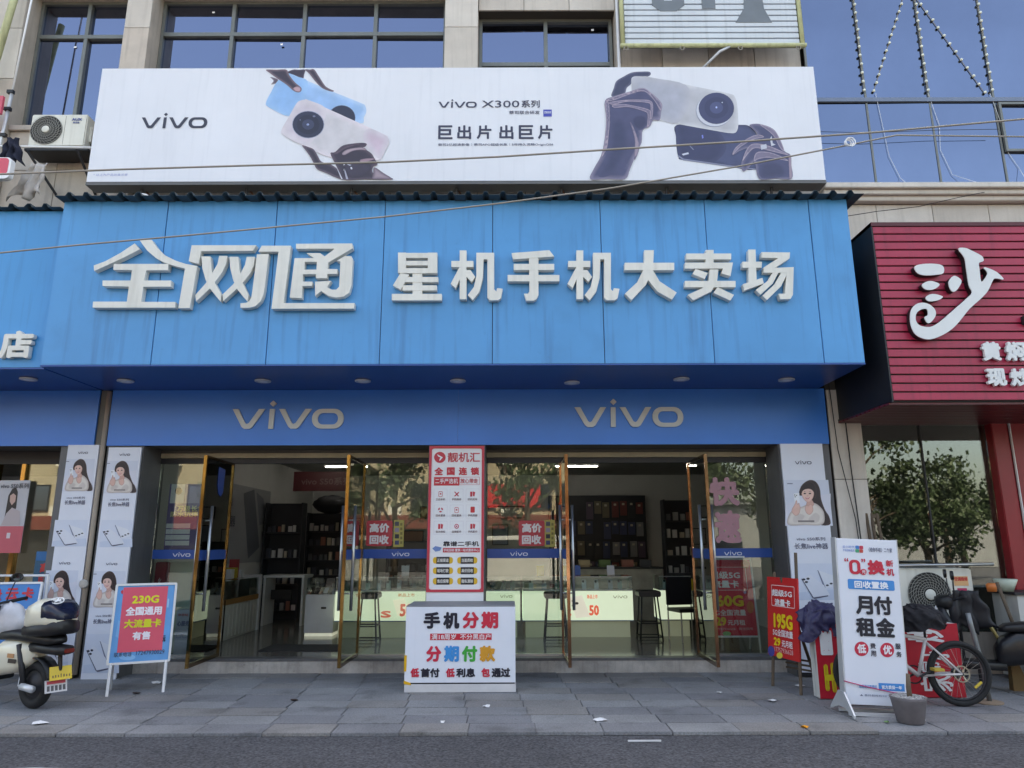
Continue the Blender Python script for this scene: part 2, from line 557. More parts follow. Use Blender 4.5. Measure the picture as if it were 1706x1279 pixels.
class Face:
    """a printed face: source corners (as read off the photo) map to a w x h sheet, x centred, z from z0"""

    def __init__(s, parent, w, h, tl, tr, br, bl, y=0.0, z0=0.0, x0=None, ink=ink):
        s.ink = ink
        s.p, s.w, s.h, s.y, s.z0 = parent, w, h, y, z0
        s.x0 = -w / 2 if x0 is None else x0
        s.q = (tl, tr, br, bl)

    def m(s, a, b):
        tl, tr, br, bl = s.q
        S_, T = 0.5, 0.5
        for _ in range(6):
            top = tl[1] + (tr[1] - tl[1]) * S_
            bot = bl[1] + (br[1] - bl[1]) * S_
            T = (b - top) / (bot - top)
            le = tl[0] + (bl[0] - tl[0]) * T
            ri = tr[0] + (br[0] - tr[0]) * T
            S_ = (a - le) / (ri - le)
        return s.x0 + S_ * s.w, s.z0 + (1 - T) * s.h

    def box(s, a, b, c, d):
        p, q, r_, t = s.m(a, b), s.m(c, b), s.m(c, d), s.m(a, d)   # keep the box true to the middle of its edges
        return (p[0] + t[0]) / 2, (r_[1] + t[1]) / 2, (q[0] + r_[0]) / 2, (p[1] + q[1]) / 2

    def Y(s, layer):
        return s.y - 0.0016 * layer

    def rect(s, a, b, c, d, rgb, layer=1, r=0.0, name='printed_patch'):
        x0, z0, x1, z1 = s.box(a, b, c, d)
        mb = MB().flat(rrect(x0, z0, x1, z1, r) if r else [(x0, z0), (x1, z0), (x1, z1), (x0, z1)], s.Y(layer))
        return mb.build(name, s.ink(*rgb), s.p, recalc=False)

    def frame(s, a, b, c, d, t, rgb, layer=1, name='printed_border'):
        x0, z0, x1, z1 = s.box(a, b, c, d)
        return MB().ring(rrect(x0, z0, x1, z1, t * 2), rrect(x0 + t, z0 + t, x1 - t, z1 - t, t), s.Y(layer)).build(name, s.ink(*rgb), s.p, recalc=False)

    def poly(s, pts, rgb, layer=1, name='printed_shape'):
        return MB().flat([s.m(*p) for p in pts], s.Y(layer)).build(name, s.ink(*rgb), s.p, recalc=False)

    def soft(s, pts, base, rim, width=.02, layer=1, name='printed_shape', sub=4):
        """printed photographic shape: smooth outline, tone running from the rim to the middle"""
        q = [Vector((*s.m(*p), 0)) for p in pts]
        n = len(q)
        out = []
        for i in range(n):
            a, b, c, d = q[i - 1], q[i], q[(i + 1) % n], q[(i + 2) % n]
            for k in range(sub):
                t = k / sub
                out.append(.5 * ((2 * b) + (c - a) * t + (2 * a - 5 * b + 4 * c - d) * t * t + (3 * b - a - 3 * c + d) * t ** 3))
        P2 = [Vector((p.x, p.y)) for p in out]
        n = len(P2)
        x0, x1 = min(p.x for p in P2), max(p.x for p in P2)
        z0, z1 = min(p.y for p in P2), max(p.y for p in P2)
        st = max((x1 - x0), (z1 - z0)) / 26

        def inside(p):
            c = False
            for i in range(n):
                a, b = P2[i], P2[i - 1]
                if (a.y > p.y) != (b.y > p.y) and p.x < (b.x - a.x) * (p.y - a.y) / (b.y - a.y) + a.x:
                    c = not c
            return c

        def dist(p):
            best = 9.0
            for i in range(n):
                a, d = P2[i - 1], P2[i] - P2[i - 1]
                t = max(0, min(1, (p - a).dot(d) / max(d.length_squared, 1e-12)))
                best = min(best, (p - a - d * t).length_squared)
            return math.sqrt(best)

        grid = []
        k = 0
        z = z0 + st / 2
        while z < z1:
            x = x0 + (st / 2 if k % 2 else st)
            while x < x1:
                p = Vector((x, z))
                if inside(p) and dist(p) > st * .35:
                    grid.append(p)
                x += st
            z += st * .87
            k += 1
        vs, _, fs, _, _, _ = geometry.delaunay_2d_cdt(P2 + grid, [(i, (i + 1) % n) for i in range(n)], [], 1, 1e-6)
        me = bpy.data.meshes.new(name)
        me.from_pydata([(p.x, s.Y(layer), p.y) for p in vs], [], [tuple(f) for f in fs])
        me.materials.append(PICT())
        ca = me.color_attributes.new('picture', 'FLOAT_COLOR', 'POINT')
        R0, B0 = S(*rim), S(*base)
        for i, p in enumerate(vs):
            t = min(1, dist(p) / width)
            t = t * t * (3 - 2 * t)
            ca.data[i].color = (*[a + (b - a) * t for a, b in zip(R0, B0)], 1)
        return link(name, me, s.p)

    def disc(s, a, b, rx, ry, rgb, layer=1, name='printed_disc'):
        return s.poly([(a + rx * math.cos(t * math.pi / 14), b + ry * math.sin(t * math.pi / 14)) for t in range(28)], rgb, layer, name)

    def text(s, t, a, b, c, d, rgb, bold=0.035, layer=3, rot=0):
        x0, z0, x1, z1 = s.box(a, b, c, d)
        return tag(text_mb(t, x0, z0, x1, z1, s.Y(layer), bold, rot).build('lettering', s.ink(*rgb), s.p, recalc=False), kind='stuff')

    def vivo(s, a, b, c, d, rgb, layer=3):
        x0, z0, x1, z1 = s.box(a, b, c, d)
        return tag(vivo_mb(x0, z0, x1, z1, s.Y(layer)).build('lettering', s.ink(*rgb), s.p, recalc=False), kind='stuff')


def copy_tree(o, parent=None):
    c = o.copy()
    col.objects.link(c)
    c.parent = parent
    for ch in list(o.children):
        copy_tree(ch, c)
    return c


def upright(u0, v0, u1, v1, Y):
    """x0, x1, z0, z1 of a facade-parallel rectangle seen between these photo points"""
    um, vm = (u0 + u1) / 2, (v0 + v1) / 2
    return at(u0, vm, Y)[0], at(u1, vm, Y)[0], at(um, v1, Y)[1], at(um, v0, Y)[1]

# ================================================================== SETTING: road, pavement
KERB_Y = ground_y(1220)
STEP_Y, FLOOR, GLASS_Y, COL_Y = 9.64, 0.174, 9.82, 9.30
tag(MB().add([(-150, -150, -0.03), (150, -150, -0.03), (150, 150, -0.03), (-150, 150, -0.03)], [(0, 1, 2, 3)]).build('road', M_asphalt), kind='structure')
pv = tag(bx('pavement', M_pavejoint, None, -30, 30, KERB_Y + 0.012, 10.5, -0.2, -0.012), kind='structure')
slab_me = [MB().box(-0.2975, 0.2975, -0.159, 0.159, -0.03, 0).mesh('paving_slab', m, bevel=0.004) for m in M_pave]
rows = 9
rd = (STEP_Y - KERB_Y) / rows
rnd = random.Random(3)
for r_ in range(rows):
    yy = KERB_Y + rd * (r_ + 0.5)
    half = 5.2 + r_ * 0.33
    n = int(2 * half / 0.6) + 2
    for i in range(n):
        x = -half - 0.3 + i * 0.6 + (0.3 if r_ % 2 else 0) + rnd.uniform(-.004, .004)
        o = link('paving_slab', rnd.choice(slab_me), pv, (x, yy, rnd.uniform(-0.003, 0.003)), (rnd.uniform(-.004, .004), rnd.uniform(-.003, .003), 0))
# the pavement beyond what can be told apart
for sx in (-1, 1):
    bx('paving_slab', M_pave[0], pv, *((sx * 8.6, sx * 30) if sx > 0 else (sx * 30, sx * 8.6)), KERB_Y + 0.012, STEP_Y, -0.03, -0.001)
mk = upright(-260, 1273, 170, 1330, 5.5)
tag(MB().add([(-9, ground_y(1300), -0.026), (-3.32, ground_y(1300), -0.026), (-3.10, ground_y(1288), -0.026), (-3.12, ground_y(1277), -0.026), (-3.3, ground_y(1272), -0.026), (-3.6, ground_y(1270), -0.026),
              (-3.9, ground_y(1272.5), -0.026), (-9, ground_y(1271), -0.026)], [tuple(range(8))]).build('road_marking', mat('road_paint', S(205, 206, 210), rough=.7, var=.12, grain=.1)), kind='structure')

# ================================================================== THE SHOP BUILDING (upper storeys, walls, floor)
WALL_Y = 9.40
bl = thing('shop_building', 'beige stone-tiled building with blue-tinted windows above the phone shop', 'building', (0, WALL_Y, 0))


def P(name, m, x0, x1, y0, y1, z0, z1, parent=bl, **k):      # world coordinates, stored relative to the building's base
    return bx(name, m, parent, x0, x1, y0 - WALL_Y, y1 - WALL_Y, z0, z1, **k)


P('wall', M_joint, -30, 4.38, 9.75, 22, 3.45, 13)             # the body above the shops
P('parapet', M_stone, -30, 4.38, 9.2, 9.75, 10.9, 13)


def tiles(parent, x0, x1, z0, z1, y, tw, th, oy=0.0, depth=0.03, seed=1, mats=STONES, gap=0.008):
    """stone tiles in a grid, each its own piece, front at y"""
    rn = random.Random(seed)
    nx, nz = max(1, round((x1 - x0) / tw)), max(1, round((z1 - z0) / th))
    w, h = (x1 - x0) / nx, (z1 - z0) / nz
    mes = [MB().box(-w / 2 + gap / 2, w / 2 - gap / 2, 0, depth, -h / 2 + gap / 2, h / 2 - gap / 2).mesh('stone_tile', m, bevel=0.003) for m in mats]
    for i in range(nx):
        for j in range(nz):
            link('stone_tile', rn.choice(mes), parent, (x0 + w * (i + .5), y - oy + rn.uniform(-.0015, .0015), z0 + h * (j + .5)))


T = lambda *a, **k: tiles(bl, *a, oy=WALL_Y, **k)
# pilasters between the windows (dark backing plus tiles on the face and a plain return)
PIL = [(-13.2, -12.7), (-10.6, -10.05), (-7.98, -7.42), (-5.88, -5.49), (-1.01, -0.50)]
for i, (a, b) in enumerate(PIL):
    P('pilaster', M_stone3, a + .005, b - .005, 9.33, 9.75, 5.7, 10.9)
    T(a, b, 5.8, 11.0, 9.30, b - a, 0.86, seed=i)
# strips of wall: below the windows, over the third window, right-hand end
P('wall_strip', M_joint, -13, 1.60, 9.44, 9.75, 5.6, 7.62)
for (a, b, i) in ((-10.05, -7.98, 1), (-7.42, -5.88, 2), (-5.49, -1.01, 3), (-0.50, 1.60, 4)):
    T(a, b, 5.7, 7.58, 9.41, 0.75, 0.63, seed=10 + i)
    P('window_sill', M_stone3, a + .002, b - .002, 9.36, 9.72, 7.585, 7.66)
P('wall_strip', M_stone3, 1.60, 4.399, 9.44, 9.75, 5.6, 11)
T(1.60, 4.398, 5.7, 11.0, 9.41, 0.77, 0.66, seed=21)
P('lintel', M_joint, -0.50, 1.60, 9.44, 9.75, 9.66, 11)
T(-0.50, 1.60, 9.65, 11.0, 9.41, 0.75, 0.67, seed=22)
for (a, b) in ((-10.05, -7.98), (-7.42, -5.88), (-5.49, -1.01)):
    P('lintel', M_stone3, a, b, 9.36, 9.75, 10.0, 11)
MB().tube([(1.63, 9.36 - WALL_Y, 5.9), (1.63, 9.36 - WALL_Y, 10.9)], .025, 8).build('drain_pipe', M_white, bl, smooth=True)


def window(x0, x1, z0, z1, cols, ztr, seed):
    """aluminium window with a transom: frame, mullions, and every pane a piece of its own, each slightly out of true"""
    rn = random.Random(seed)
    Y = 9.66 - WALL_Y
    f = MB()
    t = 0.05
    f.box(x0, x1, Y - .05, Y + .03, z0, z0 + t).box(x0, x1, Y - .05, Y + .03, z1 - t, z1)
    f.box(x0, x0 + t, Y - .05, Y + .03, z0 + t, z1 - t).box(x1 - t, x1, Y - .05, Y + .03, z0 + t, z1 - t)
    f.box(x0 + t, x1 - t, Y - .055, Y + .03, ztr - .035, ztr + .035)
    w = (x1 - x0) / cols
    for i in range(1, cols):
        f.box(x0 + i * w - .03, x0 + i * w + .03, Y - .052, Y + .03, z0 + t, z1 - t)
    o = f.build('window', M_wframe, bl, bevel=.004)
    for i in range(cols):
        for (a, b) in ((z0 + t, ztr - .035), (ztr + .035, z1 - t)):
            c = ((x0 + (i + .5) * w), Y + (.012 if i % 2 else -.006), (a + b) / 2)
            bx('pane', M_wglass, o, -w / 2 + .02, w / 2 - .02, 0, .008, -(b - a) / 2, (b - a) / 2, loc=c, rot=(rn.uniform(-.006, .006), 0, rn.uniform(-.008, .008)))
            if rn.random() < .35 and b > 9:
                bx('sticker', M_white, o, c[0] + .2, c[0] + .24, Y - .02, Y - .017, b - .14, b - .11)


window(-10.05, -7.98, 7.66, 10.0, 3, 9.36, 1)
window(-7.42, -5.88, 7.66, 10.0, 2, 9.36, 2)
window(-5.49, -1.01, 7.66, 10.0, 4, 9.40, 3)
window(-0.50, 1.58, 7.66, 9.66, 2, 8.85, 4)
# ground floor: columns, side walls, back wall, ceiling, shop floor, step
P('wall', M_inwall, -5.30, -5.02, 9.93, 18, 0, 3.44)
P('wall', M_inwall, 4.42, 4.62, 9.93, 18, 0, 3.44)
P('wall', M_inwall, -20, 4.62, 18, 18.3, 0, 3.44)
P('wall', M_inwall, -20, -19.7, 9.5, 18, 0, 3.44)
P('ceiling', mat('interior_ceiling', S(150, 150, 150), rough=.8), -20, 4.62, 9.93, 18, 3.30, 3.44)
P('shop_floor', M_infloor, -20, 4.62, STEP_Y + .02, 18, -0.1, FLOOR)
P('recess_soffit', mat('recess_soffit', S(96, 94, 90), rough=.7), -20, 4.2, 9.34, 9.93, 2.887, 3.44)
st = P('door_step', M_conc, -4.866, 3.51, STEP_Y, STEP_Y + .02, -0.1, FLOOR - .002)
P('door_step', M_conc, -20, -5.98, STEP_Y, STEP_Y + .02, -0.1, FLOOR - .002)
MB().box(-4.866, 3.51, STEP_Y - .004 - WALL_Y, STEP_Y + .17 - WALL_Y, FLOOR - .03, FLOOR + .004).build('door_sill', mat('granite_sill', S(92, 92, 94), rough=.35, var=.2, scale=20), bl)
COLS = [(-5.36, -4.87, 'left'), (-5.97, -5.53, 'l2'), (-1.10, -0.355, 'mid'), (3.515, 4.19, 'right')]
for (a, b, _) in COLS:
    P('column', mat('column_grey_paint', S(104, 104, 106), rough=.6, streak=.3), a, b, COL_Y + .03, 9.92, 0, 2.886)
# stone pier on the right, between the phone shop and the restaurant
P('pier', M_joint, 4.22, 4.64, 9.34, 10.4, 0, 6)
T(4.215, 4.645, 0.02, 3.62, 9.31, 0.43, 1.1, seed=31)
MB().tube([(4.42, 9.28 - WALL_Y, 3.6), (4.43, 9.28 - WALL_Y, 2.6), (4.46, 9.285 - WALL_Y, 1.7), (4.50, 9.285 - WALL_Y, .1)], .008, 6).build('cable', M_wiredark, bl)
MB().tube([(4.25, 9.27 - WALL_Y, 3.7), (4.28, 9.27 - WALL_Y, 2.8), (4.42, 9.28 - WALL_Y, 1.9), (4.46, 9.28 - WALL_Y, .8)], .006, 6).build('cable', M_wiredark, bl)
MB().tube([(4.42, 9.27 - WALL_Y, 3.7), (4.43, 9.27 - WALL_Y, 3.3), (4.50, 9.24 - WALL_Y, 3.22), (4.58, 9.22 - WALL_Y, 3.3)], .012, 6).build('cable', M_wiredark, bl)

# ================================================================== GLASS BUILDING ON THE RIGHT
gb = thing('glass_building', 'building with blue mirrored glass curtain wall above the red restaurant sign', 'building', (4.40, 9.3, 0))
G = lambda name, m, x0, x1, y0, y1, z0, z1, **k: bx(name, m, gb, x0 - 4.4, x1 - 4.4, y0 - 9.3, y1 - 9.3, z0, z1, **k)
G('wall', M_joint, 4.40, 30, 9.6, 22, 3.3, 13)
ZB, ZM = 6.55, 8.02
mull = [4.44, 5.27, 6.21, 7.17, 8.12, 9.07, 10.0, 10.95, 11.9]
rn = random.Random(9)
for a, b in zip(mull, mull[1:]):
    for z0, z1 in ((ZB + .03, ZM - .035), (ZM + .035, 10.5), (10.55, 13)):
        w, h = b - a - .03, z1 - z0
        bx('pane', M_cglass, gb, -w / 2, w / 2, 0, .01, -h / 2, h / 2, loc=((a + b) / 2 - 4.4, .05, (z0 + z1) / 2), rot=(rn.uniform(-.007, .007), 0, rn.uniform(-.01, .01)))
for a in mull:
    G('mullion', M_wframe, a - .014, a + .014, 9.338, 9.36, ZB, ZM - .036)
    G('mullion', M_wframe, a - .016, a + .016, 9.337, 9.36, ZM + .036, 13)
G('transom', mat('transom_blue_grey', S(112, 122, 140), rough=.4, metal=.3), 4.40, 12, 9.32, 9.42, ZM - .03, ZM + .035)
G('transom_shadow_gap', M_dark, 4.40, 12, 9.33, 9.42, ZM - .045, ZM - .031)
G('transom', M_wframe, 4.40, 12, 9.29, 9.42, 10.5, 10.55)
# an opening sash low on the right
MB().ring([(2.80, 7.16), (3.70, 7.16), (3.70, 7.96), (2.80, 7.96)], [(2.835, 7.195), (3.665, 7.195), (3.665, 7.925), (2.835, 7.925)], .0, .04).build('window_sash', M_wframe, gb)
# moulded ledge and stone band under the glass
for (z0, z1, y) in ((6.47, 6.55, 9.08), (6.40, 6.468, 9.14), (6.33, 6.398, 9.20)):
    G('ledge', M_stone2, 4.40, 14, y, 9.6, z0, z1, bevel=.008)
G('wall_strip', M_joint, 4.4, 14, 9.34, 9.6, 3.4, 6.33)
tiles(gb, 0.0, 7.2, 5.4, 6.32, 0.01, 0.80, 0.92, seed=41, mats=[M_stone2, M_stone])

# ================================================================== UPPER BILLBOARD
BY = 8.80
x0, x1, z0, z1 = upright(157.5, 112.5, 1365.5, 301, BY)
bw, bh = x1 - x0, z1 - z0
bb = thing('billboard', 'long white phone advertising billboard mounted on the upper wall', 'billboard', ((x0 + x1) / 2, BY, z0))
bx('panel', mat('billboard_vinyl', S(226, 228, 236), rough=.5, var=.04, scale=.8, streak=.14, dirt=S(170, 174, 186)), bb, -bw / 2, bw / 2, 0, .22, 0, bh)
bx('frame', mat('billboard_frame_grey', S(98, 98, 100), rough=.5), bb, -bw / 2 - .01, bw / 2 + .01, .004, .235, -.045, -.002)
for k in range(7):
    x = -bw / 2 + .7 + k * (bw - 1.4) / 6
    MB().tube([(x, .12, -.04), (x, .2, -.5), (x, .58, -.55)], .018, 6).build('bracket', M_dark, bb)
    MB().tube([(x + .02, .2, -.04), (x + .3, .56, -.42)], .014, 6).build('bracket', mat('rusty_steel', S(108, 76, 58), rough=.8, var=.3, scale=12), bb)
F = Face(bb, bw, bh, (172, 112), (1355, 112), (1376, 301), (143, 301))
F.vivo(236, 188, 346, 214, (52, 54, 72))
F.text('* 以上为产品效果示意', 155, 288, 212, 292, (150, 160, 205), 0, 2)
# copy block
cb = lambda x, y: (710 + x / 7.417, 150 + y / 7.417)
F.vivo(*cb(155, 122), *cb(628, 228), (58, 60, 84))
F.text('X300', *cb(690, 140), *cb(1155, 228), (58, 60, 84), .012)
F.text('系列', *cb(1180, 138), *cb(1405, 230), (58, 60, 84), .02)
F.text('蔡司联合研发', *cb(1028, 268), *cb(1405, 312), (70, 72, 96), .01)
F.rect(*cb(1450, 254), *cb(1554, 342), (66, 76, 176), 2)
F.text('ZEISS', *cb(1458, 278), *cb(1546, 304), (215, 220, 240), .05, 4)
for s_, a, b in (('巨', 150, 328), ('出', 386, 558), ('片', 626, 808), ('出', 905, 1080), ('巨', 1145, 1328), ('片', 1382, 1562)):
    F.text(s_, *cb(a, 448), *cb(b, 618), (56, 58, 82), .03)
F.text('蔡司2亿超清影像｜蔡司APO超级长焦｜5年持久流畅OriginOS6', *cb(148, 668), *cb(1570, 706), (84, 86, 112), .008)
# left picture: two phones and the hands that hold them
c1 = lambda pts: [(430 + x / 6.2375, 105 + y / 6.2375) for x, y in pts]
DK, MD, RIM, PNK = (58, 50, 66), (92, 78, 92), (196, 184, 196), (172, 142, 150)
F.soft(c1([(365, 62), (430, 62), (495, 62), (485, 110), (470, 165), (420, 140), (300, 100)]), DK, MD, .03, 1)
F.soft(c1([(130, 140), (180, 150), (215, 170), (200, 205), (140, 220), (165, 180)]), MD, (150, 140, 152), .02, 1)
F.soft(c1([(310, 104), (470, 162), (780, 300), (1070, 420), (1116, 452), (1126, 510), (1100, 570), (1060, 635), (700, 560), (325, 560), (110, 460), (86, 410), (140, 300), (200, 195)]), (150, 188, 232), (178, 206, 238), .07, 2)
F.soft(c1([(310, 104), (400, 135), (520, 190), (480, 380), (325, 550), (200, 500), (110, 460), (86, 410), (140, 300), (200, 195)]), (138, 182, 230), (150, 190, 232), .12, 2.4)
F.disc(*c1([(872, 575)])[0], 22.6, 21, (96, 104, 132), 2.8)
F.disc(*c1([(872, 575)])[0], 21.8, 20.2, (46, 50, 72), 3)
F.soft(c1([(495, 62), (545, 62), (590, 62), (640, 140), (700, 235), (745, 268), (792, 290), (770, 300), (700, 278), (655, 250), (600, 190), (540, 110)]), DK, (124, 104, 116), .035, 3)
F.soft(c1([(90, 62), (200, 62), (300, 62), (330, 120), (390, 200), (455, 260), (440, 304), (380, 295), (300, 225), (215, 165), (130, 100)]), DK, (128, 106, 116), .04, 3)
F.soft(c1([(370, 262), (412, 244), (448, 264), (438, 300), (392, 294)]), (196, 160, 168), (150, 120, 134), .02, 4)
F.soft(c1([(495, 385), (530, 392), (900, 562), (1300, 745), (1352, 785), (1362, 835), (1320, 925), (1270, 1006), (1160, 1012), (740, 980), (480, 868), (270, 758), (246, 700), (320, 570), (400, 430), (440, 397)]), (206, 202, 208), (226, 216, 224), .10, 5)
F.soft(c1([(495, 385), (530, 392), (700, 470), (690, 600), (560, 830), (440, 848), (270, 758), (246, 700), (320, 570), (400, 430), (440, 397)]), (206, 196, 208), (214, 206, 214), .14, 5.4)
F.soft(c1([(1150, 690), (1300, 748), (1350, 788), (1358, 835), (1318, 925), (1262, 1000), (1150, 900), (1090, 780)]), (204, 184, 200), (208, 200, 210), .12, 5.4)
F.disc(*c1([(523, 647)])[0], 26.8, 23, (158, 162, 186), 5.8)
F.disc(*c1([(523, 647)])[0], 25.8, 22, (48, 52, 76), 6)
F.disc(*c1([(523, 647)])[0], 19, 16.2, (40, 42, 64), 6.3)
F.disc(*c1([(523, 647)])[0], 10, 8.6, (60, 66, 94), 6.6)
F.disc(*c1([(520, 648)])[0], 2.2, 1.8, (150, 160, 200), 7)
F.disc(*c1([(585, 562)])[0], 2.4, 1.6, (110, 114, 140), 7)
F.disc(*c1([(440, 600)])[0], .8, 1.4, (110, 114, 140), 7)
F.soft(c1([(458, 862), (520, 878), (580, 905), (620, 970), (660, 1030), (760, 1060), (850, 1130), (885, 1210), (800, 1185), (700, 1140), (612, 1105), (580, 1050), (545, 985), (500, 920)]), DK, (110, 94, 108), .035, 6)
F.soft(c1([(752, 945), (800, 932), (870, 872), (950, 850), (1080, 838), (1130, 850), (1112, 880), (1060, 892), (1120, 910), (1180, 950), (1210, 1000), (1240, 1058), (1196, 1082), (1190, 1140), (1290, 1170), (1400, 1210), (1100, 1210), (880, 1210), (830, 1120), (800, 1050)]), DK, MD, .05, 7)
F.soft(c1([(872, 948), (930, 905), (1080, 885), (1130, 915), (1060, 912), (980, 925), (900, 965)]), (176, 156, 166), (120, 102, 116), .018, 8)
F.soft(c1([(762, 948), (830, 920), (920, 868), (1080, 845), (1118, 853), (1000, 872), (900, 905), (820, 955)]), (104, 86, 98), (72, 60, 76), .02, 7.6)
F.soft(c1([(1060, 1012), (1130, 998), (1200, 998), (1215, 1006), (1150, 1028), (1070, 1040)]), (160, 132, 144), (110, 92, 106), .012, 8)
F.soft(c1([(930, 1040), (1040, 1030), (1160, 1060), (1170, 1120), (1080, 1180), (950, 1190), (900, 1110)]), (66, 58, 76), DK, .06, 7.6)
F.soft(c1([(1210, 1090), (1300, 1145), (1396, 1208), (1290, 1208), (1190, 1208), (1196, 1150)]), (166, 146, 158), (112, 98, 112), .05, 8)
F.poly(c1([(800, 1050), (880, 1210), (866, 1210), (790, 1030)]), (204, 204, 218), 9)
F.poly(c1([(900, 1100), (938, 1210), (915, 1210), (890, 1100)]), (170, 168, 186), 9)
for q in ([(886, 1045), (892, 1040), (902, 1062), (890, 1070)], [(890, 1100), (902, 1100), (900, 1126), (888, 1120)], [(920, 1055), (945, 1060), (972, 1066), (950, 1072)], [(960, 1085), (976, 1088), (980, 1110), (962, 1108)]):
    F.poly(c1(q), (214, 214, 226), 9)
# right picture: hand with a pale phone, second hand with a dark one
c2 = lambda pts: [(970 + x / 4.161, 105 + y / 4.161) for x, y in pts]
HB_, HR = (76, 78, 112), (172, 156, 172)
F.soft(c2([(205, 240), (220, 180), (238, 130), (290, 96), (345, 68), (410, 62), (465, 63), (476, 80), (455, 98), (400, 100), (358, 105), (340, 150), (310, 178), (290, 225)]), (62, 66, 94), (110, 110, 134), .03, 2)
F.soft(c2([(655, 440), (860, 440), (1080, 440), (1160, 450), (1220, 520), (1240, 600), (1205, 745), (960, 712), (700, 680), (668, 660), (655, 600), (650, 520)]), (74, 80, 116), (56, 60, 90), .05, 2)
F.soft(c2([(658, 445), (800, 450), (940, 480), (1000, 600), (900, 700), (700, 676), (668, 655), (660, 600)]), (58, 62, 96), (66, 70, 104), .08, 2.5)
F.poly(c2([(690, 640), (735, 628), (740, 640), (700, 650)]), (200, 204, 222), 3)
F.poly(c2([(735, 575), (745, 578), (775, 610), (768, 612)]), (132, 136, 160), 3)
F.poly(c2([(828, 512), (838, 508), (842, 530), (832, 536)]), (120, 130, 210), 3)
F.poly(c2([(660, 655), (700, 682), (1100, 738), (1205, 748), (1205, 740), (1100, 728), (705, 672), (668, 648)]), (130, 134, 160), 2.8)
F.soft(c2([(350, 102), (420, 98), (482, 104), (760, 165), (1016, 220), (1058, 246), (1074, 300), (1080, 380), (1082, 450), (1066, 492), (1030, 498), (960, 488), (740, 448), (540, 410), (440, 370), (346, 330), (342, 220), (342, 150)]), (184, 184, 192), (206, 206, 212), .07, 3)
F.soft(c2([(352, 106), (420, 102), (482, 108), (720, 160), (740, 300), (660, 428), (540, 402), (440, 362), (350, 322), (346, 220), (346, 150)]), (172, 174, 188), (182, 182, 192), .12, 3.4)
F.disc(*c2([(916, 342)])[0], 31, 27.5, (150, 154, 172), 4)
F.disc(*c2([(919, 338)])[0], 30.6, 27.2, (206, 208, 220), 4.5)
F.disc(*c2([(930, 325)])[0], 29.5, 26.5, (66, 70, 106), 5)
F.disc(*c2([(930, 322)])[0], 20, 18, (58, 62, 96), 5.6)
F.disc(*c2([(930, 322)])[0], 11, 10, (76, 82, 122), 6)
F.disc(*c2([(930, 320)])[0], 1.5, 1.8, (170, 186, 236), 7)
F.disc(*c2([(970, 286)])[0], 1, 1, (200, 206, 226), 7)
F.soft(c2([(55, 808), (82, 735), (130, 650), (155, 540), (166, 400), (158, 272), (230, 238), (330, 206), (420, 180), (482, 218), (552, 290), (548, 350), (536, 408), (492, 408), (470, 450), (420, 478), (412, 560), (382, 620), (332, 740), (296, 808), (170, 808)]), HB_, (140, 132, 154), .05, 6)
F.soft(c2([(162, 272), (230, 240), (330, 210), (420, 182), (478, 216), (548, 292), (542, 340), (500, 272), (430, 206), (330, 226), (220, 268)]), (96, 94, 124), HR, .018, 7)
F.soft(c2([(190, 282), (300, 266), (400, 264), (468, 270), (490, 300), (488, 380), (472, 398), (474, 305), (450, 287), (380, 280), (300, 280), (215, 300)]), (120, 114, 140), HR, .014, 7.4)
F.soft(c2([(210, 302), (270, 296), (330, 302), (456, 332), (474, 362), (466, 440), (450, 452), (454, 372), (430, 347), (320, 317), (225, 322)]), (116, 110, 136), HR, .014, 7.8)
F.soft(c2([(166, 400), (160, 292), (185, 287), (190, 420), (182, 520), (170, 600), (134, 660), (158, 560)]), (104, 102, 130), HR, .014, 7.4)
F.soft(c2([(345, 400), (380, 372), (440, 380), (452, 430), (420, 470), (390, 476), (356, 450)]), (62, 64, 96), HB_, .04, 7)
F.soft(c2([(330, 422), (348, 440), (380, 520), (396, 600), (360, 682), (365, 560), (350, 480)]), (160, 144, 160), (110, 104, 130), .014, 7.4)
F.soft(c2([(190, 440), (250, 400), (310, 430), (330, 560), (280, 700), (200, 780), (110, 790), (150, 690), (184, 580)]), (62, 66, 98), HB_, .10, 6.6)
F.soft(c2([(1160, 442), (1230, 436), (1322, 470), (1365, 530), (1400, 620), (1444, 650), (1450, 720), (1452, 808), (1340, 808), (1225, 808), (1195, 695), (1150, 740), (1112, 758), (1105, 692), (1150, 606), (1090, 622), (1042, 650), (1062, 600), (1140, 540), (1212, 510), (1184, 472)]), HB_, (128, 122, 146), .045, 6)
for q in ([(1042, 648), (1062, 600), (1140, 540), (1215, 510), (1260, 528), (1180, 546), (1090, 600)], [(1110, 690), (1140, 610), (1190, 572), (1300, 590), (1430, 650), (1300, 622), (1200, 602), (1150, 640)],
          [(1190, 690), (1200, 642), (1240, 626), (1330, 640), (1430, 690), (1300, 668), (1225, 676)], [(1230, 440), (1320, 472), (1365, 530), (1400, 620), (1370, 600), (1320, 512)]):
    F.soft(c2(q), (124, 116, 140), (176, 162, 178), .012, 7)
F.soft(c2([(1230, 720), (1300, 690), (1390, 710), (1410, 780), (1330, 806), (1240, 800)]), (66, 68, 100), HB_, .07, 6.6)
F.poly(c2([(1235, 585), (1275, 575), (1280, 605), (1240, 615)]), (190, 192, 206), 8)
F.poly(c2([(1300, 540), (1312, 520), (1320, 570), (1340, 580), (1310, 590)]), (196, 198, 210), 8)
F.poly(c2([(1430, 660), (1446, 655), (1454, 808), (1436, 808)]), (160, 142, 158), 8)

